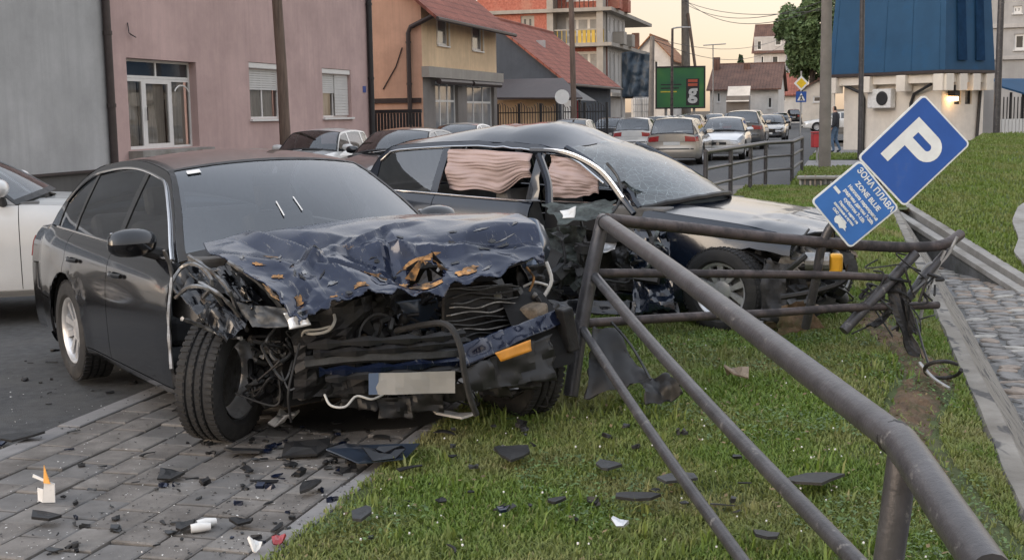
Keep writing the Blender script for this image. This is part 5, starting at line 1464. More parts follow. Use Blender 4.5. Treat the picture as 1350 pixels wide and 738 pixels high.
def patch_on_bonnet(u0, v0, ru, rv, seed, m, off=.007, rot=0.0):
    r = random.Random(seed); n = 18; NR = 5
    vs = [bon_pt(u0, v0, off)]; qs = [r.uniform(.45, 1.15) for _ in range(n)]
    for ring in range(1, NR + 1):
        for k in range(n):
            a = 2 * math.pi * k / n; q = qs[k] * ring / NR
            du, dv = ru * math.cos(a) * q, rv * math.sin(a) * q
            vs.append(bon_pt(min(.95, max(0, u0 + du * math.cos(rot) - dv * math.sin(rot))), min(.99, max(.02, v0 + du * math.sin(rot) + dv * math.cos(rot))), off))
    fs = [(0, 1 + k, 1 + (k + 1) % n) for k in range(n)]
    for ring in range(NR - 1):
        for k in range(n):
            a = 1 + ring * n + k; b = 1 + ring * n + (k + 1) % n; fs.append((a, a + n, b + n, b))
    mb = MB(); mb.add(vs, fs)
    return mb.build('bare_patch', m, bonnet, recalc=True)
for (u0, v0, ru, rv, rot, sd) in ((.27, .33, .09, .016, .5, 1), (.33, .36, .04, .010, .4, 2), (.80, .50, .026, .05, 0, 3), (.72, .655, .022, .075, .1, 4), (.895, .62, .03, .06, 0, 5), (.875, .765, .03, .045, .2, 6), (.84, .575, .02, .025, 0, 7), (.60, .13, .035, .012, .6, 8), (.80, .055, .06, .018, .2, 9), (.92, .30, .015, .022, .1, 17), (.90, .42, .018, .035, .1, 31), (.72, .16, .03, .014, .8, 32), (.86, .17, .02, .02, .3, 33), (.47, .22, .05, .010, .7, 34)):
    patch_on_bonnet(u0, v0, ru, rv, sd, M['primer'], rot=rot)
for k in range(40):
    patch_on_bonnet(rnd.uniform(.5, .94), rnd.uniform(.06, .95), rnd.uniform(.006, .03), rnd.uniform(.003, .012), 50 + k, M[rnd.choice(('grimy_grey', 'steel', 'grimy'))], rot=rnd.uniform(0, 3))
# torn tongues of metal standing round the hole
for k in range(7):
    a = k * .9 + .3; u0 = HOLE[0] + .075 * math.cos(a); v0 = HOLE[1] + .05 * math.sin(a)
    b0, b1 = bon_pt(u0 - .012, v0 - .012), bon_pt(u0 + .012, v0 + .014); c = bon_pt(HOLE[0] + .02 * math.cos(a), HOLE[1] + .012 * math.sin(a), .05 + .04 * (k % 3))
    mb = MB(); mb.add([b0, b1, b0.lerp(c, .6) + Vector((.01, 0, .015)), c, b1.lerp(c, .5)], [(0, 1, 4, 2), (2, 4, 3)]); mb.build('torn_tongue', M['primer'] if k % 2 else M['grimy'], bonnet, solid=.004)
# left front wing, in a paler blue than the body
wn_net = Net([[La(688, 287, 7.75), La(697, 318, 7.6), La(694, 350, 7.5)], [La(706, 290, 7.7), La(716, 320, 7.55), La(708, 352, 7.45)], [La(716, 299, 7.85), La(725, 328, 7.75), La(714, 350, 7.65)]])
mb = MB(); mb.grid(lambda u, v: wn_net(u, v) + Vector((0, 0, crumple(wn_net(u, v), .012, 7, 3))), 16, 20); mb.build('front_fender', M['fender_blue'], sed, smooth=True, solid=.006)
fl = MB(); fl.grid(lambda u, v: s_def(SEDAN.side(1.93 + .75 * u, .45 + .53 * v, 1)), 14, 8); fl.build('front_fender', M['paint_black'], sed, smooth=True, solid=.006)
# right front wing: crushed into folded sheets with bright torn edges
def cs(name, pts, m, amp=.05, fr=6, seed=1, nu=20, nv=16, rag=.25, parent=None, sol=.004, angle=25):
    o = sheet4(pts, nu, nv, amp, fr, seed, rag).build(name, m, parent or sed, smooth=True, solid=sol, angle=angle); return o
wing = cs('front_fender', [La(219, 372, 6.30), La(262, 338, 6.45), La(345, 398, 5.95), La(298, 450, 5.85)], M['paint_scratched_black'], .09, 7, 11, 30, 26, .3)
cs('torn_panel', [La(236, 350, 6.38), La(300, 344, 6.35), La(348, 392, 6.0), La(310, 400, 6.0)], M['paint_scratched_black'], .06, 8, 12)
cs('torn_panel', [La(262, 348, 6.5), La(330, 352, 6.45), La(392, 425, 6.0), La(350, 420, 6.05)], M['bonnet_foam'], .05, 8, 13)
cs('torn_panel', [La(310, 398, 5.95), La(392, 405, 5.9), La(398, 432, 5.85), La(330, 432, 5.88)], M['grimy_grey'], .03, 9, 14)
for k, pts in enumerate([[(224, 376), (240, 352), (262, 350), (280, 372), (268, 392)], [(248, 337), (275, 355), (300, 380), (312, 408)], [(232, 392), (250, 378), (275, 382), (296, 408), (290, 440)], [(262, 372), (292, 390), (318, 420), (326, 436)], [(300, 345), (340, 372), (372, 408)], [(240, 420), (262, 428), (290, 440), (318, 446)], [(216, 330), (226, 362), (222, 420), (226, 486)]]):
    q = [La(x, y, 6.05 - .02 * k + .25 * math.sin(i * 1.7 + k) * .3) for i, (x, y) in enumerate(pts)]
    mb = MB(); mb.tube([catmull(q, t / 14) for t in range(15)], [.006 + .006 * abs(math.sin(t * 1.3 + k)) for t in range(15)], 5); mb.build('torn_edge', M['steel'], wing if k < 6 else sed)
# the twisted front wheel
wheel(sed, TLs(Vector((-1.47, 6.26, .318))), .322, .225, 'ten', -1, steer=R(-50), camber=R(4))
# engine bay
eb = MB()
def bay(u, v):
    y = -.55 + 1.25 * u; p = Vector((2.62 + .08 * math.sin(u * 7), y, .30 + .48 * v))
    return p + Vector((crumple(p, .12, 5, 2), 0, 0))
eb.grid(bay, 26, 14); eb.build('engine_bay', M['grimy'], sed, smooth=False)
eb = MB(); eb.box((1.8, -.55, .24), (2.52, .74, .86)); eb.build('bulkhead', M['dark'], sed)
r = random.Random(21)
def rnd_part(px, py, Y, kind, m, s=1.0, parent=None, nm='engine_part'):
    c = La(px, py, Y); Mx = Matrix.Translation(c) @ Matrix.Rotation(r.uniform(0, 6.3), 4, 'Z') @ Matrix.Rotation(r.uniform(-.9, .9), 4, 'X') @ Matrix.Rotation(r.uniform(-.5, .5), 4, 'Y')
    mb = MB()
    if kind == 0:
        a, b, h = r.uniform(.03, .11) * s, r.uniform(.02, .06) * s, r.uniform(.01, .05) * s
        mb.box((-a, -b, -h), (a, b, h), Mx); mb.box((-a * .5, -b * 1.15, h), (a * .3, b * .3, h * 1.6), Mx)
    elif kind == 1:
        pts = [Mx @ Vector((r.uniform(-.1, .1) * s, r.uniform(-.06, .06) * s, (k - 2) * .05 * s)) for k in range(5)]
        mb.tube([catmull(pts, t / 10) for t in range(11)], r.uniform(.006, .018), 6)
    elif kind == 2:
        a, b = r.uniform(.05, .13) * s, r.uniform(.03, .09) * s
        cc = [Mx @ Vector(q) for q in ((-a, -b, 0), (a, -b * .6, 0), (a * .8, b, 0), (-a * .7, b * .8, 0))]
        mb = sheet4(cc, 8, 7, .05, 11, r.randint(0, 99), .3)
    else:
        mb.lathe([(0, -.04 * s), (.05 * s, -.04 * s), (.055 * s, 0), (.04 * s, .03 * s), (0, .035 * s)], 12); mb.v = [tuple(Mx @ Vector(v)) for v in mb.v]
    return mb.build(nm, m, parent or sed, smooth=kind in (1, 3))
for k in range(230):
    px = r.uniform(330, 735); f = (px - 330) / 405
    top = 425 - 40 * f if px > 400 else 440
    py = r.uniform(top, 545 - 45 * f if px > 480 else 525)
    Y = 6.05 + .75 * f + r.uniform(-.1, .25)
    rnd_part(px, py, Y, r.choice((0, 0, 1, 1, 2, 2, 3)), M[r.choice(('grimy', 'grimy', 'black_plastic', 'black_plastic', 'grimy_grey', 'grimy', 'steel', 'steel'))], r.uniform(.35, .95))
for k in range(90):
    px = r.uniform(440, 715); f = (px - 330) / 405; py = r.uniform(400 - 20 * f, 485 - 20 * f)
    rnd_part(px, py, 5.98 + .72 * f + r.uniform(-.05, .1), r.choice((0, 1, 1, 2, 3)), M[r.choice(('grimy', 'grimy_tan', 'grimy_grey', 'steel', 'grimy', 'black_plastic', 'wire_black'))], r.uniform(.22, .6))
# radiator pack: buckled horizontal fins
rad = MB(); rad.box((-.02, -.26, -.16), (.0, .26, .16)); 
c = La(632, 418, 6.42); rz = Matrix.Translation(c) @ Matrix.Rotation(R(14), 4, 'Z') @ Matrix.Rotation(R(-4), 4, 'X')
rad.v = [tuple(rz @ Vector(v)) for v in rad.v]; rad = rad.build('radiator', M['grimy'], sed)
for k in range(11):
    z = -.15 + k * .03
    mb = MB(); mb.grid(lambda u, v: rz @ Vector((.01 + .03 * v + .02 * math.sin(u * 5 + k), -.25 + .5 * u, z + .008 * math.sin(u * 9 + k * 2) + .006 * v)), 18, 1); mb.build('fin', M['steel'] if k in (6, 7, 3) else M['grimy_grey'] if k % 3 else M['grimy'], rad, solid=.006)
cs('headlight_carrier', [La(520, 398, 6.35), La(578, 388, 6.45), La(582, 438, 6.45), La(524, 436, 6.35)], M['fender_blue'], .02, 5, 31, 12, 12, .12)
cs('torn_panel', [La(402, 432, 6.1), La(470, 418, 6.2), La(520, 428, 6.3), La(440, 452, 6.15)], M['paint_scratched'], .04, 9, 32)
# cooling fan in its cracked shroud, and a clear lens left in the lamp bowl
fc = La(497, 446, 6.22); FM = Matrix.Translation(fc) @ Matrix.Rotation(R(-90 + 8), 4, 'Z') @ Matrix.Rotation(R(6), 4, 'X')
mb = MB(); mb.lathe([(.115, -.02), (.125, -.025), (.13, .02), (.118, .02)], 28); mb.v = [tuple(FM @ Vector(v)) for v in mb.v]; fan = mb.build('fan_shroud', M['grimy_grey'], sed, smooth=True)
for k in range(7):
    A_ = Matrix.Rotation(k * 2 * math.pi / 7, 4, 'Y'); mb = MB(); mb.add([FM @ A_ @ Vector(v) for v in ((.03, -.01, -.012), (.112, -.02, -.03), (.112, .012, .028), (.03, .008, .014))], [(0, 1, 2, 3)]); mb.build('fan_blade', M['black_plastic'], fan, solid=.004)
mb = MB(); mb.lathe([(0, -.03), (.035, -.028), (.04, .01), (0, .015)], 16); mb.v = [tuple(FM @ Vector(v)) for v in mb.v]; mb.build('fan_hub', M['grimy_grey'], fan, smooth=True)
cs('broken_lens', [La(372, 412, 5.86), La(404, 404, 5.86), La(410, 428, 5.84), La(380, 436, 5.84)], M['lamp_clear'], .03, 9, 91, 10, 8, .3)
# bumper beam, bumper fragment, reflector, battery box, bracket
mb = MB(); q = [La(402, 478, 5.98), La(470, 470, 6.0), La(540, 468, 6.05), (La(620, 462, 6.2)), La(690, 448, 6.45)]
mb.tube([catmull(q, t / 20) for t in range(21)], .032, 6); mb.build('bumper_beam', M['grimy_grey'], sed)
for k, y0 in enumerate((452, 462, 486, 496)):
    q = [La(405 + 8 * k, y0 + 4, 5.95), La(480, y0 - 2 + 3 * math.sin(k), 5.98), La(560, y0 - 6, 6.05), La(610 + 10 * k, y0 - 12, 6.2)]
    mb = MB(); mb.tube([catmull(q, t / 14) for t in range(15)], [.012 + .008 * ((t * 7 + k) % 3) for t in range(15)], 5); mb.build('bumper_slat', M[('black_plastic', 'grimy', 'paint_scratched', 'black_plastic')[k]], sed)
bf = cs('bumper_fragment', [La(603, 455, 6.05), La(742, 404, 6.6), La(748, 424, 6.55), La(612, 484, 6.0)], M['paint_scratched'], .03, 6, 41, 26, 8, .15)
cs('reflector', [La(652, 465, 6.0), La(700, 447, 6.12), La(703, 462, 6.1), La(660, 477, 6.0)], M['amber'], .01, 8, 42, 8, 4, .1, parent=bf)
cs('bumper_fragment', [La(600, 486, 6.0), La(735, 436, 6.45), La(740, 500, 6.4), (La(620, 520, 6.0))], M['black_plastic'], .07, 6, 43, 20, 12, .3)
mb = MB(); c = La(703, 416, 6.6); mb.cbox((0, 0, 0), (.13, .15, .12), Matrix.Translation(c) @ Matrix.Rotation(.5, 4, 'Z') @ Matrix.Rotation(.15, 4, 'X')); mb.build('fluid_tank', M['grimy_tan'], sed, bevel=.025)
mb = MB(); c = La(748, 434, 6.55); mb.cbox((0, 0, 0), (.08, .07, .24), Matrix.Translation(c) @ Matrix.Rotation(.2, 4, 'X')); mb.build('bumper_bracket', M['grimy'], sed, bevel=.01)
hl = cs('broken_headlight', [La(678, 352, 6.9), La(722, 345, 7.0), La(722, 395, 6.9), La(684, 400, 6.8)], M['grimy'], .07, 9, 44, 14, 14, .2)
for k, pts in enumerate([[(720, 345), (727, 370), (716, 392)], [(690, 378), (705, 372), (722, 376)], [(684, 398), (700, 402), (716, 396)], [(694, 352), (704, 366), (698, 384)]]):
    q = [La(x, y, 6.78 - .02 * i) for i, (x, y) in enumerate(pts)]; mb = MB(); mb.tube([catmull(q, t / 8) for t in range(9)], .007 if k else .011, 5); mb.build('reflector_rim', M['white_plastic'] if k < 3 else M['primer'], hl)
# number plate, its characters blanked
plm = sheet4([La(487, 492, 5.86), La(600, 489, 5.92), La(600, 518, 5.92), La(487, 520, 5.86)], 10, 3, .012, 5, 7); npl = plm.build('number_plate', M['plate_grey'] if 'plate_grey' in MATS else mat('plate_grey', (.30, .29, .27), .6, var=.12, scale=3), sed, solid=.004)
mat('plate_blue', (.10, .14, .22), .6)
q = [La(486, 492, 5.855), La(499, 491.5, 5.865), La(499, 519.5, 5.865), La(486, 520, 5.855)]
sheet4(q, 2, 2, .0, 5, 7).build('plate_band', M['plate_blue'], npl, solid=.004)
# hoses and wiring
def hose(pts, rr, m, nm='hose', root=None, n=7, La_=None):
    f = La_ or La
    q = [f(*p) for p in pts]; mb = MB(); mb.tube([catmull(q, t / 28) for t in range(29)], rr, n); return mb.build(nm, m, root or sed, smooth=True)
hose([(522, 436, 6.2), (560, 428, 6.1), (590, 428, 5.95), (606, 455, 5.9), (612, 490, 5.9), (620, 525, 5.95), (628, 546, 6.0)], .016, M['rubber'])
hose([(396, 436, 6.1), (412, 440, 6.0), (432, 436, 6.0), (441, 424, 6.0), (440, 412, 6.1)], .008, M['wire_white'], 'cable')
hose([(398, 444, 6.05), (402, 436, 6.0), (420, 434, 6.0), (436, 430, 6.0)], .006, M['wire_white'], 'cable')
hose([(428, 520, 5.95), (436, 534, 5.9), (455, 536, 5.9), (470, 522, 5.95), (490, 526, 5.95), (505, 520, 6.0)], .006, M['wire_white'], 'cable')
hose([(360, 452, 6.05), (358, 468, 6.0), (370, 476, 6.0), (384, 464, 6.05), (378, 446, 6.1)], .010, M['grimy_grey'])
for k in range(46):
    x, y = r.uniform(340, 720), r.uniform(420, 500); Y = 6.0 + .7 * (x - 340) / 400
    hose([(x, y, Y), (x + r.uniform(-30, 30), y + r.uniform(-10, 25), Y + r.uniform(-.1, .05)), (x + r.uniform(-40, 40), y + r.uniform(5, 45), Y + r.uniform(-.1, .1)), (x + r.uniform(-50, 50), y + r.uniform(0, 50), Y)], r.uniform(.003, .008), M[r.choice(('wire_black', 'wire_black', 'grimy', 'grimy_grey'))], 'cable', n=5)
hose([(395, 452, 5.95), (388, 480, 5.9), (380, 520, 5.85), (384, 556, 5.9)], .006, M['wire_black'], 'cable')
# suspension strut and hub behind the twisted wheel
hose([(345, 470, 6.3), (360, 500, 6.2), (330, 530, 6.2)], .03, M['grimy'], 'suspension_arm'); hose([(330, 500, 6.15), (400, 520, 6.3), (470, 515, 6.4)], .025, M['grimy'], 'suspension_arm')
for k, (x, y) in enumerate(((412, 500), (440, 512), (470, 528), (520, 540), (560, 532), (600, 520), (650, 512), (690, 500))):
    cs('hanging_plastic', [La(x - 28, y - 16, 6.05 + k * .04), La(x + 26, y - 18, 6.1 + k * .04), La(x + 30, y + 14, 6.1 + k * .04), La(x - 22, y + 12, 6.05 + k * .04)], M['black_plastic'], .06, 8, 60 + k, 10, 8, .3)
# stickers and the two pale stalks seen in the windscreen
def on_screen(u, yn): return SEDAN.screen(u, yn) + Vector((.006, 0, .006))
for (u0, u1, y0, y1, m_) in ((.84, .90, -.86, -.74, 'white_plastic'), (.22, .36, -.30, -.29, 'white_plastic'), (.25, .39, -.15, -.14, 'white_plastic')):
    mb = MB(); mb.add([on_screen(u0, y0), on_screen(u1, y0), on_screen(u1, y1), on_screen(u0, y1)], [(0, 1, 2, 3)]); mb.build('windscreen_sticker', M[m_], sed, recalc=False)
for y0 in (-.1, .55):
    mb = MB(); mb.tube([on_screen(.02, y0 - .5), on_screen(.06, y0 - .2), on_screen(.03, y0 + .2)], .008, 5); mb.build('wiper', M['black_plastic'], sed)
def cracked():
    m, nt, p, o = _nt('cracked_glass'); nt.nodes.remove(p)
    v = _coord(nt, False)
    tr = nt.nodes.new('ShaderNodeBsdfTransparent'); tr.inputs[0].default_value = (.45, .52, .53, 1)
    gl = nt.nodes.new('ShaderNodeBsdfGlossy'); gl.inputs['Roughness'].default_value = .05
    df = nt.nodes.new('ShaderNodeBsdfDiffuse'); df.inputs[0].default_value = (.42, .52, .54, 1)
    vo = nt.nodes.new('ShaderNodeTexVoronoi'); vo.feature = 'DISTANCE_TO_EDGE'; vo.inputs['Scale'].default_value = 15
    nt.links.new(v, vo.inputs['Vector'])
    f = _ramp(nt, vo.outputs[0], [(.0, (.9, .9, .9)), (.015, (.06, .06, .06))])
    n = _ramp(nt, _noise(nt, v, 2.2, 4), [(.3, (.55, .55, .55)), (.6, (1, 1, 1))])
    f = _mix(nt, 1.0, f, n, 'MULTIPLY')
    m1 = nt.nodes.new('ShaderNodeMixShader'); nt.links.new(f, m1.inputs[0]); nt.links.new(tr.outputs[0], m1.inputs[1]); nt.links.new(df.outputs[0], m1.inputs[2])
    fr = nt.nodes.new('ShaderNodeFresnel'); fr.inputs[0].default_value = 1.5
    ad = nt.nodes.new('ShaderNodeMath'); ad.inputs[1].default_value = .14; nt.links.new(fr.outputs[0], ad.inputs[0])
    m2 = nt.nodes.new('ShaderNodeMixShader'); nt.links.new(ad.outputs[0], m2.inputs[0]); nt.links.new(m1.outputs[0], m2.inputs[1]); nt.links.new(gl.outputs[0], m2.inputs[2])
    nt.links.new(m2.outputs[0], o.inputs[0]); MATS['cracked_glass'] = m
cracked()
# ---------------------------------------------------------------- dark estate car
EST = Shape(ftaper=.10, wb=2.76, fo=.42, ro=1.02, W=1.83, H=1.47, belt=[(-1.02, .96), (-.6, 1.0), (.6, .975), (1.9, .955), (2.5, .915), (2.9, .87), (3.18, .80)], cowl=(2.22, 1.03), abase=1.92, head=1.14, rhead=-.66, cbase=-.98, wroof=.58, dsplit=(-.05, .92, 1.96))
est = thing('wrecked_estate', 'dark blue-black estate car with torn side and buckled roof beyond the railing', 'car', (-.17, 11.5, -.05), rot=(R(0), R(1.2), R(-34)))
TLe = to_local(est); Le = lambda px, py, Y: TLe(at(px, py, Y + .45))
def e_def(p):
    p = Vector(p)
    if p.z > 1.15:                                              # roof ridge folded up where the pole of impact pushed it
        k = (p.z - 1.15) / .3
        rr_ = max(.12, 1 - (abs(p.y) / .6) ** 3)
        tri = max(0, min((p.x + .66) / 1.2, 1, (1.16 - p.x) / .34))
        p.z += k * rr_ * (.115 * tri + .03 * max(0, 1 - abs(p.x - .58) / .06) - .035 * max(0, 1 - abs(p.x - .42) / .10))
        p += Vector((0, 0, crumple(p, .035 * k * math.exp(-((p.x - .7) / .6) ** 2), 4.5, 5)))
    if p.y < -.3 and .9 < p.x < 2.4 and p.z < 1.1:
        k = math.exp(-((p.x - 1.45) / .45) ** 2); p.y += .20 * k
        p += Vector((crumple(p, .05 * k, 5, 1), crumple(p, .05 * k, 5, 2), 0))
    if p.x > 2.8: p += Vector((0, 0, crumple(p, .035, 5, 8)))
    return p
make_car(est, EST, M['paint_navy'], nx=72, nf=16, deform=e_def, rim_style='five', chrome_line=True, wgn=True, glass_mat='car_glass', interior=True,
         skip={'front_bumper', 'nose_panel', 'front_lights', ('front_door', -1), ('pane_front', -1), ('pane_rear', -1), ('mirror', -1), ('mirror', 1), 'windscreen', 'shell'}, wheels=[(0, 1), (0, -1), (2.76, 1)])
wheel(est, (2.70, -.845, .40), .325, .225, 'five', -1, steer=R(-6), camber=R(-4))
sc_ = [[e_def(EST.screen(a / 12, -1 + 2 * b / 16)) + Vector((0, 0, .012 * noise.noise(Vector((a, b, 3)) * .7))) for b in range(17)] for a in range(13)]
mb = MB(); mb.add([p for row in sc_ for p in row], [(a * 17 + b, (a + 1) * 17 + b, (a + 1) * 17 + b + 1, a * 17 + b + 1) for a in range(12) for b in range(16)])
ws = mb.build('windscreen', M['cracked_glass'], est, smooth=True)
bd = MB(); bd.tube([sc_[0][b] + Vector((.0, 0, .004)) for b in range(17)], .022, 6); bd.build('wiper_cowl', M['black_plastic'], ws)
for b in (0, 16):
    bd = MB(); bd.tube([sc_[a][b] for a in range(13)], .03, 6); bd.build('screen_pillar', M['paint_navy'], ws, smooth=True)
# curtain airbags hanging in the broken side windows
mat('airbag', (.40, .315, .305), .9, var=.10, scale=3)
def airbag(x0, x1, z0, z1, y, sd):
    def fn(u, v):
        x = x0 + (x1 - x0) * u; zt = EST.can(x) - .06; zb_ = z0 + .06 * noise.noise(Vector((u * 4, sd, 1))) + (.34 * max(0, u - .62) if sd == 1 else .10 * max(0, u - .5))
        z = zt + (zb_ - zt) * v
        return Vector((x, y + .10 * (1 - v) * 0 + (.003 + .006 * noise.noise(Vector((u * 4, v * 7, 2 + sd)))) * math.sin(v * 62 + 5 * noise.noise(Vector((u * 2.5, v * 3, sd)))) - .05 * noise.noise(Vector((u * 2.2, v * 2.5, 8 + sd))) - .03 * math.sin(v * math.pi) - .02 * noise.noise(Vector((u * 5, v * 5, sd))), z))
    mb = MB(); mb.grid(fn, 30, 110); return mb.build('curtain_airbag', M['airbag'], est, smooth=True, solid=.01, angle=60)
airbag(-.02, .84, 1.03, 1.4, -.66, 1); airbag(1.0, 1.48, 1.0, 1.4, -.62, 2)
# torn open front doorway: inner panels, bent door frame, sill, loose trim
mat('grey_green', (.075, .09, .085), .6, .2, var=.4, scale=6, dirt=(.025, .025, .025), dscale=7, dirt_lo=.45, dirt_hi=.65, bump=.3, bscale=20)
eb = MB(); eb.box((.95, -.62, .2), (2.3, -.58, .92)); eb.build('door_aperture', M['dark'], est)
ce = lambda nm, pts, m, amp=.05, fr=6, sd=1, nu=18, nv=16, rag=.25, sol=.004: cs(nm, pts, m, amp, fr, sd, nu, nv, rag, est, sol)
def ce(nm, pts, m, amp=.05, fr=6, sd=1, nu=18, nv=16, rag=.25, sol=.004):
    return sheet4([Le(*p) for p in pts], nu, nv, amp, fr, sd, rag).build(nm, m, est, smooth=True, solid=sol, angle=25)
ce('door_inner_panel', [(712, 268, 9.0), (815, 262, 8.9), (805, 288, 8.6), (735, 296, 8.6)], M['grey_green'], .03, 6, 71)
ce('door_inner_panel', [(705, 300, 9.0), (772, 296, 8.9), (768, 372, 8.7), (718, 384, 8.8)], M['grey_green'], .10, 5, 72, 26, 26)
ce('door_inner_panel', [(765, 300, 8.9), (850, 310, 8.8), (858, 380, 8.6), (770, 392, 8.7)], M['grimy'], .12, 5, 73, 26, 26)
ce('torn_panel', [(778, 318, 8.7), (816, 312, 8.6), (812, 328, 8.5), (772, 340, 8.6)], M['alloy'], .02, 6, 74)
ce('door_skin', [(820, 300, 8.7), (880, 300, 8.5), (890, 410, 8.3), (835, 415, 8.4)], M['paint_navy'], .08, 5, 75, 22, 26)
ce('sill_panel', [(700, 392, 8.7), (900, 396, 8.4), (905, 418, 8.35), (700, 412, 8.65)], M['paint_scratched_black'], .04, 5, 76, 26, 8)
for pts, rr, m_ in (([(710, 204, 9.2), (722, 240, 9.1), (724, 270, 9.0)], .03, 'paint_navy'), ([(700, 198, 9.3), (745, 202, 9.1), (790, 225, 8.95), (820, 262, 8.8), (836, 282, 8.7)], .022, 'paint_navy'),
                    ([(702, 197, 9.28), (747, 200, 9.08), (792, 223, 8.93), (822, 260, 8.78)], .009, 'chrome'), ([(800, 215, 8.95), (815, 235, 8.9), (818, 262, 8.8), (800, 290, 8.7)], .012, 'grimy_grey'),
                    ([(765, 290, 8.8), (772, 330, 8.7), (760, 372, 8.7), (772, 400, 8.7)], .014, 'grimy_grey'), ([(735, 300, 8.8), (745, 340, 8.7), (738, 380, 8.7)], .012, 'grimy')):
    hose(pts, rr, M[m_], 'door_frame' if rr > .01 else 'window_trim', est, La_=Le)
for k in range(46):
    px, py = r.uniform(705, 880), r.uniform(290, 412); c = Le(px, py, 8.75 - .35 * (px - 705) / 175 + r.uniform(-.05, .15))
    kind = r.choice((0, 1, 1, 2, 2)); m_ = M[r.choice(('grimy', 'grimy_grey', 'grey_green', 'black_plastic', 'black_plastic'))]
    La_save = La; La = lambda a, b, Y, c=c: c
    rnd_part(0, 0, 0, kind, m_, r.uniform(.6, 1.3), est, 'door_fragment'); La = La_save
# loose white scrap on the door panel
ce('paper_scrap', [(738, 278, 8.55), (760, 272, 8.5), (757, 286, 8.45), (742, 290, 8.45)], M['white_plastic'], .02, 9, 78, 6, 6)
# bare front end: slam panel, radiator, headlamp bowl, yellow cap, hanging wheel arch liner
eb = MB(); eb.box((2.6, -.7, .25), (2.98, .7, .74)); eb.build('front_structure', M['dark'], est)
for k in range(70):
    x = r.uniform(2.95, 3.28); y = r.uniform(-.85, .75); z = r.uniform(.18, .76); c = Vector((x, y if r.random() < .6 else r.uniform(-.85, -.6), z))
    La_save = La; La = lambda a, b, Y, c=c: c
    rnd_part(0, 0, 0, r.choice((0, 0, 1, 1, 2, 3)), M[r.choice(('grimy', 'grimy', 'black_plastic', 'grimy_grey', 'grimy_tan', 'steel'))], r.uniform(.7, 1.4), est, 'engine_part'); La = La_save
mb = MB(); mb.cbox((0, 0, 0), (.09, .10, .13), Matrix.Translation(Le(1102, 347, 8.0)) @ Matrix.Rotation(.3, 4, 'Z')); mb.build('yellow_cap', M['yellow_plastic'], est, bevel=.02)
mb = MB(); q0 = Le(1062, 345, 8.05); q1 = Le(1094, 345, 8.0); mb.tube([q0, q1], .065, 14); mb.build('air_box', M['steel'], est)
hose([(1036, 358, 8.1), (1052, 345, 8.0), (1062, 336, 8.0)], .022, M['grimy_grey'], 'strut', est, La_=Le)
ce('arch_liner', [(1005, 335, 8.35), (1040, 345, 8.25), (1036, 430, 8.1), (1000, 425, 8.2)], M['grimy'], .06, 6, 79, 14, 18)
ce('arch_liner', [(1030, 400, 8.1), (1060, 395, 8.1), (1090, 432, 8.0), (1020, 445, 8.05)], M['torn_soil'], .06, 7, 80, 14, 14)
hose([(1030, 392, 8.1), (1070, 385, 8.0), (1110, 372, 7.95), (1120, 350, 8.0)], .02, M['grimy'], 'bumper_carrier', est, La_=Le)
# ================================================================== RAILINGS AND SIGN
def dense(q, n=24): return [catmull([Vector(p) for p in q], t / n) for t in range(n + 1)]
rl = thing('bent_railing', 'crushed dark steel pipe railing bent across the grass verge', 'railing', st(6.5, -.4, 0))
RO = Vector(rl.location)
def pipe(pts, rr, m, nm='rail', curve=False, parent=None, n=14):
    q = [Vector(p) - RO for p in pts]
    if curve: q = dense(q)
    mb = MB(); mb.tube(q, rr, n); return mb.build(nm, m, parent or rl, smooth=True, angle=60)
CORN = at(795, 291, 7.2)
BEND = at(1192, 586, 2.95)
PR = .041
def nearly(A, B, sag): return [A, A.lerp(B, .33) + Vector((sag * .6, 0, sag)), A.lerp(B, .66) + Vector((sag, 0, sag * .5)), B]
pipe(nearly(CORN + Vector((.0, .03, 0)), BEND, .006), PR, M['pipe_paint'], 'top_rail', True)
pipe([BEND + Vector((-.004, .02, .003)), at(1204, 606, 2.84), at(1248, 672, 2.58), at(1306, 756, 2.3)], PR * 1.05, M['pipe_paint'], 'top_rail')
pipe([BEND + Vector((0, .01, -.03)), at(1180, 680, 2.95), at(1168, 760, 2.97), at(1163, 850, 3.0)], PR * .9, M['pipe_paint'], 'post')
pipe(nearly(at(782, 362, 7.15), at(1190, 803, 3.15), -.015), .028, M['pipe_paint'], 'middle_rail', True)
pipe(nearly(at(766, 430, 7.1), at(1020, 795, 3.85), -.012), .024, M['pipe_paint'], 'lower_rail', True)
pipe([CORN + Vector((0, 0, .01)), at(779, 360, 7.12), at(764, 440, 7.05), at(752, 522, 6.95)], [.040, .043, .043, .043], M['pipe_paint'], 'post')
for c_, d_ in ((BEND, (at(1040, 472, 4.05) - BEND).normalized()), (CORN, (at(905, 376, 5.35) - CORN).normalized())):
    pipe([c_ + d_ * .05, c_ + d_ * .062, c_ + d_ * .074, c_ + d_ * .086], [PR * 1.02, PR * 1.10, PR * 1.11, PR * 1.02], M['grimy'], 'weld_bead')
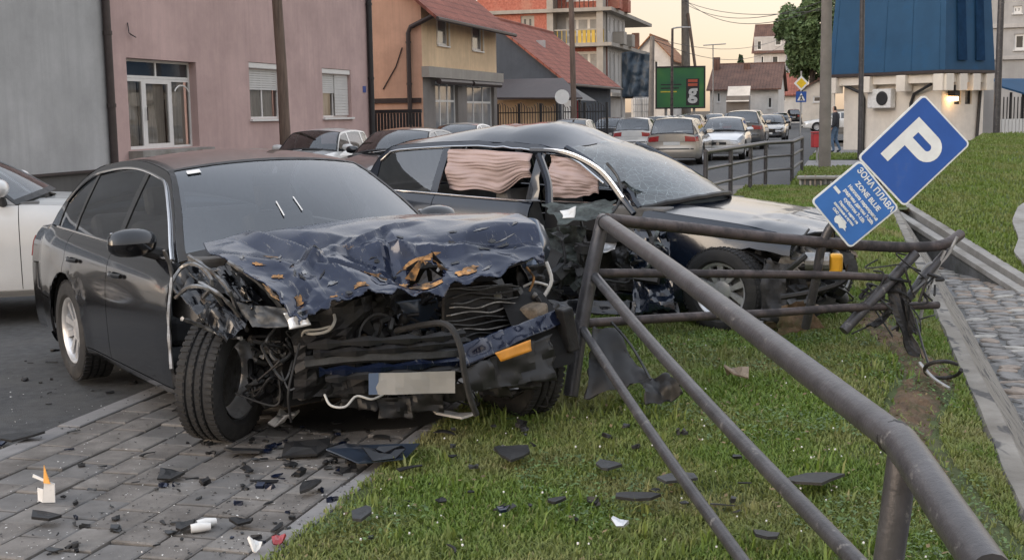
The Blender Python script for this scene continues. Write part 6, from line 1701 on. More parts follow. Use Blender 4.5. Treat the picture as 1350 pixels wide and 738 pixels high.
# the far side, running to the channel, torn from its posts
pipe([CORN + Vector((.02, .0, .008)), at(900, 300, 7.6), at(1010, 313, 7.9), at(1130, 323, 8.2), at(1205, 326, 8.45), at(1245, 322, 8.55), at(1266, 309, 8.7)], .036, M['pipe_rust'], 'top_rail', True)
pipe([at(784, 360, 7.16), at(960, 361, 7.7), at(1100, 363, 8.1), at(1182, 367, 8.4)], .026, M['pipe_rust'], 'middle_rail', True)
pipe([at(772, 426, 7.12), at(900, 418, 7.5), at(1010, 413, 7.85), at(1110, 406, 8.15), at(1236, 402, 8.55)], .027, M['pipe_rust'], 'lower_rail', True)
pipe([at(1207, 334, 8.42), at(1160, 385, 8.3), at(1112, 436, 8.2)], .036, M['pipe_paint'], 'post')
pipe([at(1249, 331, 8.55), at(1212, 372, 8.45), at(1196, 395, 8.4)], .030, M['pipe_paint'], 'post')
for k, (pts, w) in enumerate([([(1178, 372), (1186, 410), (1200, 450), (1215, 490)], .045), ([(1180, 400), (1165, 418), (1148, 430)], .028), ([(1186, 368), (1196, 400), (1205, 440)], .022)]):
    q = [at(x, y, 8.35 - .05 * i) for i, (x, y) in enumerate(pts)]
    mb = MB(); dd = dense([p - RO for p in q], 18)
    mb.grid(lambda u, v: dd[int(u * 18)] + Vector(((v - .5) * 2 * w * (1 + .4 * noise.noise(dd[int(u * 18)] * 14)), .02 * math.sin(u * 9 + v * 4), .01 * math.sin(v * 5))), 18, 3); mb.build('torn_post', M['grimy'], rl, solid=.012)
r2_ = random.Random(5)
for k in range(26):
    x, y = r2_.uniform(1140, 1235), r2_.uniform(335, 425)
    q = [at(x, y, 8.35), at(x + r2_.uniform(-22, 22), y + r2_.uniform(-8, 20), 8.3), at(x + r2_.uniform(-30, 30), y + r2_.uniform(0, 40), 8.3)]
    pipe(q, r2_.uniform(.005, .013), M[r2_.choice(('grimy', 'wire_black', 'grimy', 'grimy_grey'))], 'twisted_strip', True, n=5)
for pts in ([(1262, 312), (1250, 335), (1236, 352), (1228, 372), (1214, 378)], [(1246, 330), (1238, 345), (1222, 350), (1210, 368)], [(1232, 352), (1226, 378), (1220, 392), (1212, 425)]):
    pipe([at(x, y, 8.5) for x, y in pts], .012, M['galv'], 'stripped_metal', True, n=6)
ring = [at(1243 + 24 * math.cos(a), 487 + 11 * math.sin(a), 7.35 + .15 * math.sin(a)) for a in lin(0, 5.6, 18)]
pipe(ring, .012, M['grimy'], 'wire_loop', True, n=6)
pipe([at(1207, 420, 8.1), at(1216, 455, 7.8), at(1224, 480, 7.5)], .008, M['wire_black'], 'wire_loop', True, n=5)
pipe([at(1212, 478, 7.4), at(1230, 498, 7.3), at(1252, 512, 7.2)], .012, M['galv'], 'stripped_metal', True, n=6)

# ---------------------------------------------------------------- parking sign
mat('sign_blue', (.022, .085, .33), .35, var=.10, scale=5, dirt=(.07, .12, .28), dscale=4, dirt_lo=.6, dirt_hi=.85)
mat('zone_blue', (.035, .14, .42), .35, var=.12, scale=5); mat('sign_white', (.66, .70, .71), .45, var=.10, scale=9)
SY = 8.0
pc = at(1207, 199, SY)
up = (at(1263, 143, SY) - at(1175, 227, SY)).normalized(); rt = (at(1251, 153, SY) - at(1187, 89, SY)).normalized()
rt = (at(1283, 185, SY) - at(1219, 121, SY)).normalized(); up = (at(1219, 121, SY) - at(1131, 205, SY)).normalized()
rt = (rt - up * rt.dot(up)).normalized(); fw_ = rt.cross(up)         # towards the camera
sgn = thing('parking_sign', 'bent blue parking sign with white P and a zone plate below, knocked over', 'sign', pc + Vector((0, .03, 0)))
MS = Matrix.Translation((0, 0, 0)) @ Matrix((( rt.x, up.x, fw_.x), (rt.y, up.y, fw_.y), (rt.z, up.z, fw_.z))).to_4x4()
def rounded(w, h, rad, n=5):
    out = []
    for cx, cy, a0 in ((w / 2 - rad, h / 2 - rad, 0), (-w / 2 + rad, h / 2 - rad, 90), (-w / 2 + rad, -h / 2 + rad, 180), (w / 2 - rad, -h / 2 + rad, 270)):
        for k in range(n + 1):
            a = R(a0 + 90 * k / n); out.append((cx + rad * math.cos(a), cy + rad * math.sin(a)))
    return out
def plate(w, h, cy, nm, cx=0.0, ang=0.0):
    Mp = MS @ Matrix.Translation((cx, cy, 0)) @ Matrix.Rotation(ang, 4, 'Z')
    mb = MB(); mb.prism([Mp @ Vector((x, y, -.012)) for x, y in rounded(w, h, .03)], (Mp.to_3x3() @ Vector((0, 0, .012)))); b = mb.build(nm, M['sign_white'], sgn)
    mb = MB(); mb.prism([Mp @ Vector((x, y, .001)) for x, y in rounded(w - .022, h - .022, .022)], (Mp.to_3x3() @ Vector((0, 0, .002)))); mb.build('blue_face', M['sign_blue'] if nm == 'sign_plate' else M['zone_blue'], b)
    return b, Mp
PW = (at(1283, 185, SY) - at(1219, 121, SY)).length; PH = (at(1219, 121, SY) - at(1131, 205, SY)).length
pb_, Mp = plate(PW, PH, 0, 'sign_plate')
# letter P as one outline with its counter
def strip_p():
    h = PH * .58; w = PW * .62; t = PW * .155
    outer = [(-w / 2, -h / 2), (-w / 2 + t, -h / 2), (-w / 2 + t, -h * .06)]
    rad = h * .28; cy = h / 2 - rad; cxx = w / 2 - rad
    outer += [(cxx + rad * math.cos(a), cy + rad * math.sin(a)) for a in lin(-math.pi / 2, math.pi / 2, 10)]
    outer += [(-w / 2, h / 2)]
    ri = rad - t; inner = [(-w / 2 + t, cy - ri)] + [(cxx + ri * math.cos(a), cy + ri * math.sin(a)) for a in lin(-math.pi / 2, math.pi / 2, 8)] + [(-w / 2 + t, cy + ri)]
    return outer, inner, (h, w, t, rad, cy, cxx, ri)
o_, i_n, (h, w, t, rad, cy, cxx, ri) = strip_p()
mb = MB(); z = .0045
def q4(*pts): mb.add([Mp @ Vector((x, y, z)) for x, y in pts], [(0, 1, 2, 3)])
q4((-w / 2, -h / 2), (-w / 2 + t, -h / 2), (-w / 2 + t, h / 2), (-w / 2, h / 2))
q4((-w / 2 + t, h / 2 - t), (cxx, h / 2 - t), (cxx, h / 2), (-w / 2 + t, h / 2)); q4((-w / 2 + t, cy - rad), (cxx, cy - rad), (cxx, cy - ri), (-w / 2 + t, cy - ri))
aa = lin(-math.pi / 2, math.pi / 2, 12)
for k in range(12): q4((cxx + ri * math.cos(aa[k]), cy + ri * math.sin(aa[k])), (cxx + rad * math.cos(aa[k]), cy + rad * math.sin(aa[k])), (cxx + rad * math.cos(aa[k + 1]), cy + rad * math.sin(aa[k + 1])), (cxx + ri * math.cos(aa[k + 1]), cy + ri * math.sin(aa[k + 1])))
mb.build('letter', M['sign_white'], pb_, merge=True)
W2 = (at(1185, 268, SY) - at(1129, 208, SY)).length; H2 = (at(1129, 208, SY) - at(1073, 272, SY)).length
c2 = at(1129, 270, SY) - pc
zp, Mz = plate(W2, H2, c2.dot(up), 'zone_plate', c2.dot(rt), R(-4))
for txt, sz, y, x in (('ЗОНА ПЛАВА', .054, .39, .03), ('ZONE BLUE', .044, .23, .03), ('Наплата паркирања', .030, .11, .06), ('радним даном 7-20h', .030, .02, .06), ('суботом 7-15h', .030, -.07, .06), ('Паркинг карте на', .022, -.16, .03), ('киосцима и путем', .022, -.23, .0), ('СМС поруке', .022, -.30, -.02)):
    text_mesh(txt, sz, 'lettering', M['sign_white'], zp, Mz @ Matrix.Translation((x * W2, y * H2, .0045)), bold=.0012)
mb = MB(); rb = random.Random(3); pts = [(.10 + .09 * math.cos(a) * rb.uniform(.6, 1.2), -.36 + .075 * math.sin(a) * rb.uniform(.5, 1.2)) for a in lin(0, 5.9, 13)]
mb.add([Mz @ Vector((x * W2 * 1.6 - .03, y * H2, .0045)) for x, y in pts], [tuple(range(len(pts)))]); mb.build('scuff', M['sign_white'], zp)
mb = MB(); mb.add([Mz @ Vector((x * W2, y * H2, .0045)) for x, y in ((-.44, -.1), (-.30, -.1), (-.30, -.05), (-.44, -.05))], [(0, 1, 2, 3)]); mb.build('white_label', M['sign_white'], zp)
# its post behind, bent down to the ground
mb = MB(); a0 = MS @ Vector((0, PH * .45, -.045)); a1 = MS @ Vector((0, -PH * .55 - H2, -.045)); a2 = at(1075, 372, 8.15) - Vector(sgn.location); a3 = at(1062, 432, 8.25) - Vector(sgn.location)
mb.tube(dense([a0, a0.lerp(a1, .5), a1, a2, a3], 20), .03, 10); mb.build('post', M['pipe_paint'], sgn, smooth=True)
for y in (.25, -.25):
    mb = MB(); mb.cbox((0, 0, 0), (.09, .03, .05), MS @ Matrix.Translation((0, PH * y, -.03))); mb.build('clamp', M['galv'], sgn)

# ---------------------------------------------------------------- standing black railing by the driveway
fr_ = thing('black_railing', 'black three-rail pipe railing standing by the driveway', 'railing', gp(1009, 243))
FO = Vector(fr_.location)
base = [gp(930, 268), gp(963, 258), gp(989, 250), gp(1009, 243), gp(1044, 240), gp(1057, 228)]
for b in base:
    mb = MB(); mb.tube([b - FO, b - FO + Vector((0, 0, .90))], .042, 10); mb.build('post', M['pipe_paint'], fr_, smooth=True)
for z, rr in ((.90, .045), (.60, .03), (.30, .03)):
    mb = MB(); mb.tube([b - FO + Vector((0, 0, z)) for b in base], rr, 10); mb.build('rail', M['pipe_paint'], fr_, smooth=True)
# ================================================================== OTHER VEHICLES
HATCH = dict(wb=2.56, fo=.82, ro=.74, W=1.74, H=1.46, belt=[(-.74, .92), (-.5, .96), (.8, .95), (1.75, .93), (2.4, .885), (3.05, .78), (3.38, .66)], cowl=(1.98, 1.01), abase=1.70, head=1.00, rhead=-.28, cbase=-.68, dsplit=(-.1, .78, 1.72))
OLDH = dict(wb=2.47, fo=.80, ro=.70, W=1.68, H=1.41, belt=[(-.70, .90), (-.4, .92), (.8, .91), (1.6, .90), (2.4, .85), (3.0, .78), (3.27, .72)], cowl=(1.80, .96), abase=1.62, head=1.02, rhead=-.42, cbase=-.66, dsplit=(-.1, .72, 1.62), wroof=.58)
WAG = dict(wb=2.65, fo=.86, ro=.98, W=1.76, H=1.50, belt=[(-.98, .95), (-.6, .98), (.8, .96), (1.8, .94), (2.5, .885), (3.1, .79), (3.51, .66)], cowl=(2.06, 1.02), abase=1.78, head=1.06, rhead=-.66, cbase=-.94, dsplit=(-.08, .84, 1.80))
SUVP = dict(wb=2.68, fo=.86, ro=.90, W=1.86, H=1.68, sill=.28, rw=.36, belt=[(-.90, 1.08), (-.5, 1.12), (.8, 1.10), (1.8, 1.09), (2.5, 1.05), (3.1, .95), (3.54, .80)], cowl=(2.08, 1.17), abase=1.80, head=1.05, rhead=-.60, cbase=-.86, dsplit=(-.08, .84, 1.82))
SEDP = dict(H=1.44)
CROSS = dict(wb=2.64, fo=.88, ro=.90, W=1.82, H=1.58, sill=.24, rw=.34, belt=[(-.90, 1.0), (-.5, 1.03), (.8, 1.02), (1.8, 1.01), (2.5, .97), (3.1, .86), (3.52, .72)], cowl=(2.06, 1.09), abase=1.80, head=1.05, rhead=-.55, cbase=-.86, dsplit=(-.08, .84, 1.82))
def car_at(name, label, shp, pm, pos, yaw, group, nx=34, nf=9, wgn=False, plate=True, **k):
    S = Shape(**shp)
    o = thing(name, label, 'car', pos, yaw, group)
    make_car(o, S, M[pm], nx=nx, nf=nf, wgn=wgn, interior=True, plate=plate, **k)
    return o, S
dvec = Vector((DX, DY, 0))
def facing(px, Y, shp, away):
    p = at(px, 160, Y); p.z = -.08
    if away: return p + dvec * shp.get('ro', 1.1), AZ
    return p + dvec * (shp.get('wb', 2.71) + shp.get('fo', .94)), AZ + math.pi
QG = 'cars queued along the street'
for nm, lb, shp, pm, px, Y, away, wg, dy in (
        ('hatchback', 'pale silver hatchback facing the wrecks with its bonnet badge showing', HATCH, 'paint_silver', 947, 43, False, False, 0),
        ('estate_car', 'champagne estate car with dark rear window, beside the silver hatchback', WAG, 'paint_champagne', 886, 39.5, True, True, 0),
        ('hatchback', 'white hatchback seen from behind left of the champagne estate', HATCH, 'paint_white', 833, 50, True, False, 0),
        ('sedan', 'grey sedan ahead of the white hatchback below the billboard', SEDP, 'paint_grey', 883, 76, True, False, 0),
        ('hatchback', 'white car following behind the silver hatchback', HATCH, 'paint_white', 937, 92, False, False, 0),
        ('crossover_car', 'dark grey crossover with red tail lamps between silver hatchback and black sedan', SUVP, 'paint_grey', 978, 54, True, False, 0),
        ('sedan', 'black sedan facing the wrecks right of the dark grey crossover', SEDP, 'paint_black', 1012, 66, False, False, 0),
        ('sedan', 'dark blue sedan following the black sedan', SEDP, 'paint_blue', 1026, 106, False, False, 0),
        ('off_road_car', 'black off-road car seen from behind near the crossing sign', SUVP, 'paint_black', 1046, 140, True, False, 0),
        ('hatchback', 'dark red car under the right end of the billboard', HATCH, 'paint_darkred', 910, 84, True, False, 0),
        ('hatchback', 'silver hatchback squeezed between white hatchback and champagne estate', HATCH, 'paint_silver', 866, 62, True, False, 0),
        ('sedan', 'dark grey sedan waiting left of the white hatchback', SEDP, 'paint_grey', 800, 60, True, False, 0),
        ('hatchback', 'blue hatchback behind the white car in the queue', HATCH, 'paint_blue', 962, 118, False, False, 0),
        ('sedan', 'white sedan behind the grey sedan near the billboard post', SEDP, 'paint_white', 905, 98, True, False, 0),
        ('crossover_car', 'silver crossover far down the queue before the brown roofed house', SUVP, 'paint_silver', 990, 92, True, False, 0),
        ('old_hatchback', 'boxy old white hatchback parked before the pink building', OLDH, 'paint_white', 362, 27.5, False, True, 0),
        ('sedan', 'black sedan with sky-bright windscreen behind the wrecked estate', SEDP, 'paint_black', 470, 23.5, False, False, 0),
        ('sedan', 'silver sedan parked behind the black sedan before the peach house', SEDP, 'paint_silver', 570, 36, False, False, 0),
        ('hatchback', 'white hatchback parked before the iron fence', HATCH, 'paint_white', 735, 47, False, False, 0)):
    pos, yaw = facing(px, Y, shp, away)
    car_at(nm, lb, shp, pm, pos, yaw, None, wgn=wg)
p = at(1060, 165, 96); p.z = -.08
car_at('hatchback', 'white hatchback crossing the junction behind the concrete pole', HATCH, 'paint_white', p + Vector((3.6, .6, 0)), AZ + R(100), None)
# silver off-road car at the left, its mirror beside the grey wall
car_at('crossover_car', 'silver-white crossover with large wing mirror behind the black sedan', CROSS, 'paint_white', (-6.08, 10.72, -.08), R(16), None, nx=56, nf=12, mir=(-.10, .17, .15))
# ================================================================== STREET FURNITURE AND PEOPLE
o = thing('red_bin', 'red litter bin strapped to the concrete pole', 'bin', gp(1078, 214))
bz = Vector(o.location); mb = MB()
mb.prism([(-.16, -.12, .45), (.16, -.12, .45), (.19, .14, .45), (-.19, .14, .45)], (0, 0, .42)); mb.build('body', M['red_paint'], o, bevel=.02)
mb = MB(); mb.box((-.2, -.15, .88), (.2, .17, .93)); mb.build('lid', M['red_paint'], o, bevel=.02)
mb = MB(); mb.tube([(0, .1, 0), (0, .1, .5)], .03, 8); mb.build('post', M['galv'], o)
for z in (1.05, 1.35):
    pass
pb0 = gp(1055, 186, -.08); Yq = pb0.y
o = thing('crossing_sign', 'yellow priority diamond above a blue pedestrian crossing sign on a post', 'sign', pb0)
mb = MB(); zt = at(1055, 92, Yq).z; mb.tube([(0, 0, 0), (0, 0, zt)], .045, 8); mb.build('post', M['galv'], o)
def flat_poly(pts, y, th, nm, m, par):
    mb = MB(); mb.prism([(x, y, z) for x, z in pts], (0, -th, 0)); return mb.build(nm, m, par)
zd = at(1055, 108, Yq).z; hd = (at(1055, 98, Yq).z - at(1055, 118, Yq).z) / 2
dm = flat_poly([(0, zd - hd), (hd, zd), (0, zd + hd), (-hd, zd)], -.05, .02, 'diamond_plate', M['white_paint'], o)
mat('sign_yellow', (.72, .48, .02), .5); flat_poly([(0, zd - hd * .68), (hd * .68, zd), (0, zd + hd * .68), (-hd * .68, zd)], -.072, .006, 'yellow_face', M['sign_yellow'], dm)
zd = at(1055, 126, Yq).z; hs_ = (at(1055, 119, Yq).z - at(1055, 133, Yq).z) / 2
cpz = flat_poly([(-hs_, zd - hs_), (hs_, zd - hs_), (hs_, zd + hs_), (-hs_, zd + hs_)], -.05, .02, 'crossing_plate', M['sign_blue'], o)
flat_poly([(-hs_ * .75, zd - hs_ * .7), (hs_ * .75, zd - hs_ * .7), (0, zd + hs_ * .75)], -.072, .005, 'white_triangle', M['white_paint'], cpz)
mb = MB(); mb.tube([(0, -.08, zd + hs_ * .3), (0, -.08, zd - .05), (-.06, -.08, zd - hs_ * .6)], .03, 5); mb.tube([(0, -.08, zd - .05), (.08, -.08, zd - hs_ * .6)], .03, 5); mb.tube([(-.1, -.08, zd + .03), (.1, -.08, zd + .08)], .02, 5); tag(mb.build('walker_symbol', M['iron'], cpz), kind='stuff')
# walking person in jeans
def person(loc, yaw):
    J = {'pel': (0, 0, .98), 'sp': (0, 0, 1.15), 'ch': (.02, 0, 1.38), 'nk': (.03, 0, 1.52), 'hd': (.05, 0, 1.60), 'ht': (.05, 0, 1.74),
         'hl': (0, .10, .93), 'kl': (.10, .11, .52), 'al': (.02, .11, .10), 'tl': (.16, .11, .04), 'hr': (0, -.10, .93), 'kr': (.02, -.11, .50), 'ar': (-.16, -.11, .12), 'tr': (-.02, -.11, .04),
         'sl': (.01, .19, 1.42), 'el': (-.05, .26, 1.14), 'wl': (.08, .25, .92), 'fl': (.12, .24, .84), 'sr': (.01, -.19, 1.42), 'er': (.02, -.26, 1.14), 'wr': (.18, -.22, 1.0), 'fr': (.25, -.20, .97)}
    E_ = [('pel', 'sp'), ('sp', 'ch'), ('ch', 'nk'), ('nk', 'hd'), ('hd', 'ht'), ('pel', 'hl'), ('hl', 'kl'), ('kl', 'al'), ('al', 'tl'), ('pel', 'hr'), ('hr', 'kr'), ('kr', 'ar'), ('ar', 'tr'), ('ch', 'sl'), ('sl', 'el'), ('el', 'wl'), ('wl', 'fl'), ('ch', 'sr'), ('sr', 'er'), ('er', 'wr'), ('wr', 'fr')]
    rad = dict(pel=.15, sp=.15, ch=.17, nk=.06, hd=.085, ht=.08, hl=.10, kl=.068, al=.05, tl=.045, hr=.10, kr=.068, ar=.05, tr=.045, sl=.075, el=.055, wl=.04, fl=.04, sr=.075, er=.055, wr=.04, fr=.04)
    ks = list(J); me = bpy.data.meshes.new('person'); me.from_pydata([J[k] for k in ks], [(ks.index(a), ks.index(b)) for a, b in E_], []); me.update()
    tmp = bpy.data.objects.new('person', me); COL.objects.link(tmp)
    sk_ = tmp.modifiers.new('skin', 'SKIN'); sk_.use_smooth_shade = True
    for k, v in zip(ks, me.skin_vertices[0].data): v.radius = (rad[k], rad[k] * (1.15 if k in ('ch', 'sp', 'pel') else 1)); v.use_root = (k == 'pel')
    tmp.modifiers.new('sub', 'SUBSURF').levels = 1
    dg = bpy.context.evaluated_depsgraph_get(); dg.update()
    m2 = bpy.data.meshes.new_from_object(tmp.evaluated_get(dg)); bpy.data.objects.remove(tmp)
    m2.materials.clear()
    for m_ in ('jeans', 'jacket', 'skin', 'shoe', 'hair'): m2.materials.append(M[m_])
    for pg in m2.polygons:
        c = pg.center
        pg.material_index = 3 if c.z < .10 else 0 if c.z < .95 and not (abs(c.y) > .19 and c.z > .6) else 2 if (c.z < .93 and abs(c.y) > .19) else 1 if c.z < 1.50 else 4 if (c.z > 1.70 or c.x < .03 and c.z > 1.56) else 2
        pg.use_smooth = True
    o = bpy.data.objects.new('person', m2); COL.objects.link(o); o.location = loc; o.rotation_euler = (0, 0, yaw)
    return tag(o, 'person in dark jacket and blue jeans walking past the cream wall', 'person')
mat('jeans', (.08, .13, .20), .9, var=.3, scale=8); mat('jacket', (.03, .032, .04), .85, var=.3, scale=8); mat('skin', (.45, .27, .2), .6); mat('shoe', (.02, .02, .02), .7); mat('hair', (.02, .016, .014), .8)
person(gp(1101, 202, -.02), R(150))
# ---------------------------------------------------------------- trees
def leaf_cloud(n, c, rad, size, seed, lump=9):
    rg = np.random.default_rng(seed)
    cen = rg.normal(size=(lump * 6, 3)); cen /= np.linalg.norm(cen, axis=1)[:, None]; cen *= rg.uniform(.35, .85, (lump * 6, 1)); rr = rg.uniform(.15, .30, lump * 6)
    k = rg.integers(0, len(cen), n)
    p = rg.normal(size=(n, 3)); p /= np.linalg.norm(p, axis=1)[:, None]; p = cen[k] + p * rr[k][:, None] * rg.uniform(.55, 1.0, (n, 1))
    p = p * np.array(rad) + np.array(c)
    a = rg.normal(size=(n, 3)); a /= np.linalg.norm(a, axis=1)[:, None]; b = np.cross(a, rg.normal(size=(n, 3))); b /= np.linalg.norm(b, axis=1)[:, None]
    s = rg.uniform(.6, 1.2, (n, 1)) * size
    V_ = np.stack([p - a * s, p + b * s * .45, p + a * s, p - b * s * .45], 1).reshape(-1, 3)
    me = bpy.data.meshes.new('crown'); me.vertices.add(4 * n); me.vertices.foreach_set('co', V_.ravel())
    me.loops.add(4 * n); me.loops.foreach_set('vertex_index', np.arange(4 * n)); me.polygons.add(n)
    me.polygons.foreach_set('loop_start', np.arange(0, 4 * n, 4)); me.polygons.foreach_set('loop_total', np.full(n, 4)); me.update()
    return me
mat('leaf', (.17, .25, .10), .7, var=.35, scale=.6, island=.45); mat('leaf_dark', (.035, .070, .028), .7, var=.35, scale=.6, island=.45); mat('bark', (.07, .055, .045), .9, var=.3, scale=4)
def tree(label, px, Y, ytop, ybot, halfw, seed, n=5000, m='leaf', size=.22):
    top, bot = at(px, ytop, Y), at(px, ybot, Y); rw_ = halfw / CAM_F * Y; rh = (top.z - bot.z) / 2
    o = thing('tree', label, 'tree', (top.x, Y, -.2)); c = (0, 0, (top.z + bot.z) / 2 + .2)
    mb = MB(); mb.tube([(0, 0, 0), (.05, 0, c[2] * .6), (0, .05, c[2])], [.35, .26, .12], 10)
    for k in range(6):
        a = k * 1.05; mb.tube([(0, 0, c[2] * .55 + k * .2), (rw_ * .35 * math.cos(a), rw_ * .35 * math.sin(a), c[2] * .9), (rw_ * .65 * math.cos(a), rw_ * .65 * math.sin(a), c[2] + rh * .35)], [.12, .08, .03], 6)
    tag(mb.build('trunk', M['bark'], o, smooth=True), kind=None)
    me = leaf_cloud(n, c, (rw_, rw_, rh), size, seed); me.materials.append(M[m]); cr = bpy.data.objects.new('crown', me); COL.objects.link(cr); cr.parent = o; cr['kind'] = 'stuff'
tree('large dense green tree standing behind the concrete pole', 1072, 118, -24, 120, 47, 3, 22000, 'leaf', .26)
tree('small conifer-like tree above the brown roofed house', 976, 190, 72, 92, 4, 4, 700, 'leaf_dark', .25)
# ================================================================== DEBRIS
LB = {}
def shard(px, py, w, h, seed, m, label=None, group=None, name='plastic_shard', z=None, th=.012, lift=.02, rot=None, cat='debris', curl=.03):
    """one broken piece lying on the ground: ragged outline, bent, real thickness"""
    rg = random.Random(seed); c = gp(px, py, 0)
    sc = c.y / CAM_F; W_, H_ = w * sc / 2, h * sc / 2 * (c.y / CAM_H) * .55
    n = rg.choice((6, 7, 8, 9)); ring = []
    for k in range(n):
        a = 2 * math.pi * k / n + rg.uniform(-.25, .25); q = rg.uniform(.6, 1.1); ring.append((W_ * math.cos(a) * q, H_ * math.sin(a) * q))
    def zz(x, y): return lift + curl * (x / max(W_, .01)) ** 2 + .5 * curl * noise.noise(Vector((x * 20, y * 20, seed)))
    vs = [(x, y, zz(x, y)) for x, y in ring] + [(x * .5, y * .5, zz(x * .5, y * .5) + .4 * curl) for x, y in ring] + [(0, 0, lift + .3 * curl)]
    fs = []
    for k in range(n):
        j = (k + 1) % n; fs += [(k, j, n + j, n + k), (n + k, n + j, 2 * n)]
    mb = MB(); mb.add(vs, fs); o = mb.build(name, m, solid=th)
    s_, t_ = c.x * DX + c.y * DY, c.x * DY - c.y * DX
    o.location = (c.x, c.y, (verge_z(s_, t_) + .03 if t_ > PAVE_T else 0.0) if t_ > KERB_T else -.08); o.rotation_euler = (rg.uniform(-.12, .12), rg.uniform(-.12, .12), rot if rot is not None else rg.uniform(-.5, .5))
    return tag(o, label, cat, group)
BP, NV_ = M['black_plastic'], M['paint_scratched']
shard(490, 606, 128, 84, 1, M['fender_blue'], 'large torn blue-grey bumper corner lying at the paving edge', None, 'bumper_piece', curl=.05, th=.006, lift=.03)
shard(505, 618, 70, 24, 21, M['paint_scratched_black'], 'dark curved panel leaning on the torn blue-grey bumper corner', None, 'panel_piece', curl=.06, th=.006, lift=.06)
shard(402, 598, 92, 34, 2, BP, 'large black plastic liner piece below the crushed car front', None, 'liner_piece', curl=.06)
shard(410, 650, 34, 32, 3, BP, 'jagged upright black chunk on the paving', None, 'plastic_chunk', curl=.02, lift=.03)
shard(30, 580, 66, 15, 4, BP, 'long black trim strip lying across the kerb', None, 'trim_strip', curl=.01, rot=.1)
shard(2, 570, 24, 14, 5, NV_, 'blue-black panel scrap beside the trim strip on the kerb', None, 'panel_scrap')
shard(62, 692, 48, 20, 6, BP, 'black plastic cluster near the white marker card', None, 'plastic_cluster', curl=.02, lift=.03)
shard(245, 700, 30, 22, 7, BP, 'dark broken bracket beside two white plastic tubes', None, 'broken_bracket', curl=.02)
shard(318, 696, 40, 20, 8, M['grimy'], 'dark grey ribbed fragment right of the white tubes', None, 'ribbed_fragment', curl=.03)
shard(225, 632, 42, 20, 9, BP, 'forked black plastic clip in the middle of the paving', None, 'plastic_clip', curl=.02)
shard(320, 600, 62, 18, 10, BP, 'flat black rubber flap beside the twisted wheel', None, 'rubber_flap', curl=.01)
shard(366, 720, 22, 12, 11, M['lamp_red'], 'red tail lamp splinter at the grass edge', None, 'lamp_splinter')
shard(336, 730, 22, 16, 12, M['white_plastic'], 'white plastic scrap beside the red lamp splinter', None, 'white_scrap', curl=.05)
shard(374, 566, 38, 24, 13, M['white_plastic'], 'crumpled white plastic scrap under the twisted wheel', None, 'white_scrap', curl=.09, lift=.03)
shard(596, 560, 70, 16, 14, M['white_plastic'], 'long white-edged broken lamp lying in the grass below the number plate', None, 'broken_lamp', curl=.03)
for k, (x, y, w, h, lb) in enumerate(((672, 611, 58, 46, 'large black plastic panel half sunk in the grass'), (800, 627, 44, 28, 'slate-dark plastic plate beside the lower rail'), (893, 642, 78, 30, 'grey torn underbody sheet lying under the rails'),
        (838, 670, 70, 18, 'long black plastic lath below the grey underbody sheet'), (1072, 646, 90, 40, 'long black trim strip lying under the thick top rail'), (1008, 726, 40, 30, 'white-edged black trim lying at the foot of the middle rail'),
        (665, 690, 22, 16, 'small blue-black cube-like fragment in the grass'), (478, 700, 30, 30, 'translucent grey plastic sheet near the edging stone'), (735, 676, 30, 14, 'black splinter below the slate-dark plate'))):
    m_ = M[('black_plastic', 'grimy_grey', 'grimy_grey', 'black_plastic', 'black_plastic', 'black_plastic', 'paint_scratched', 'grimy_grey', 'black_plastic')[k]]
    shard(x, y, w, h, 30 + k, m_, lb, None, 'panel_fragment', curl=.006, lift=.045)
shard(972, 512, 26, 22, 50, M['grimy_tan'], 'pale crumpled scrap in the grass beyond the top rail', None, 'paper_scrap', curl=.06, lift=.04)
shard(816, 713, 28, 10, 51, M['alloy'], 'silver metal splinter in the grass', None, 'metal_splinter', lift=.05)
# big black arch liner standing beside the railing corner
o = thing('arch_liner', 'big black wheel arch liner standing in the grass at the railing corner', 'debris', gp(810, 522))
lo_ = Vector(o.location)
mb = sheet4([at(782, 428, 6.85) - lo_, at(812, 424, 6.9) - lo_, at(862, 505, 6.6) - lo_, at(770, 528, 6.55) - lo_], 22, 22, .07, 4, 17, .2); mb.build('liner', BP, o, smooth=True, solid=.006)
mb = sheet4([at(842, 490, 6.6) - lo_, at(880, 492, 6.6) - lo_, at(905, 522, 6.45) - lo_, at(850, 532, 6.45) - lo_], 16, 12, .09, 7, 18, .3); mb.build('torn_flap', BP, o, smooth=True, solid=.006)
mb = MB(); mb.tube(dense([at(806, 424, 6.86) - lo_, at(832, 455, 6.75) - lo_, at(858, 500, 6.58) - lo_], 14), .008, 5); mb.build('lip', M['grimy_grey'], o)
# two white tubes
for k, (x, y) in enumerate(((264, 702), (272, 696))):
    c = gp(x, y); mb = MB(); mb.tube([(-.035, 0, .02), (.0, .005, .022), (.04, .012, .02)], [.018, .02, .015], 10); o = mb.build('plastic_tube', M['white_plastic'], smooth=True); o.location = c; o.rotation_euler = (0, 0, .2 + k * .15)
    tag(o, ('shorter', 'longer')[k] + ' white plastic tube lying against the dark broken bracket', 'debris', 'white plastic tubes')
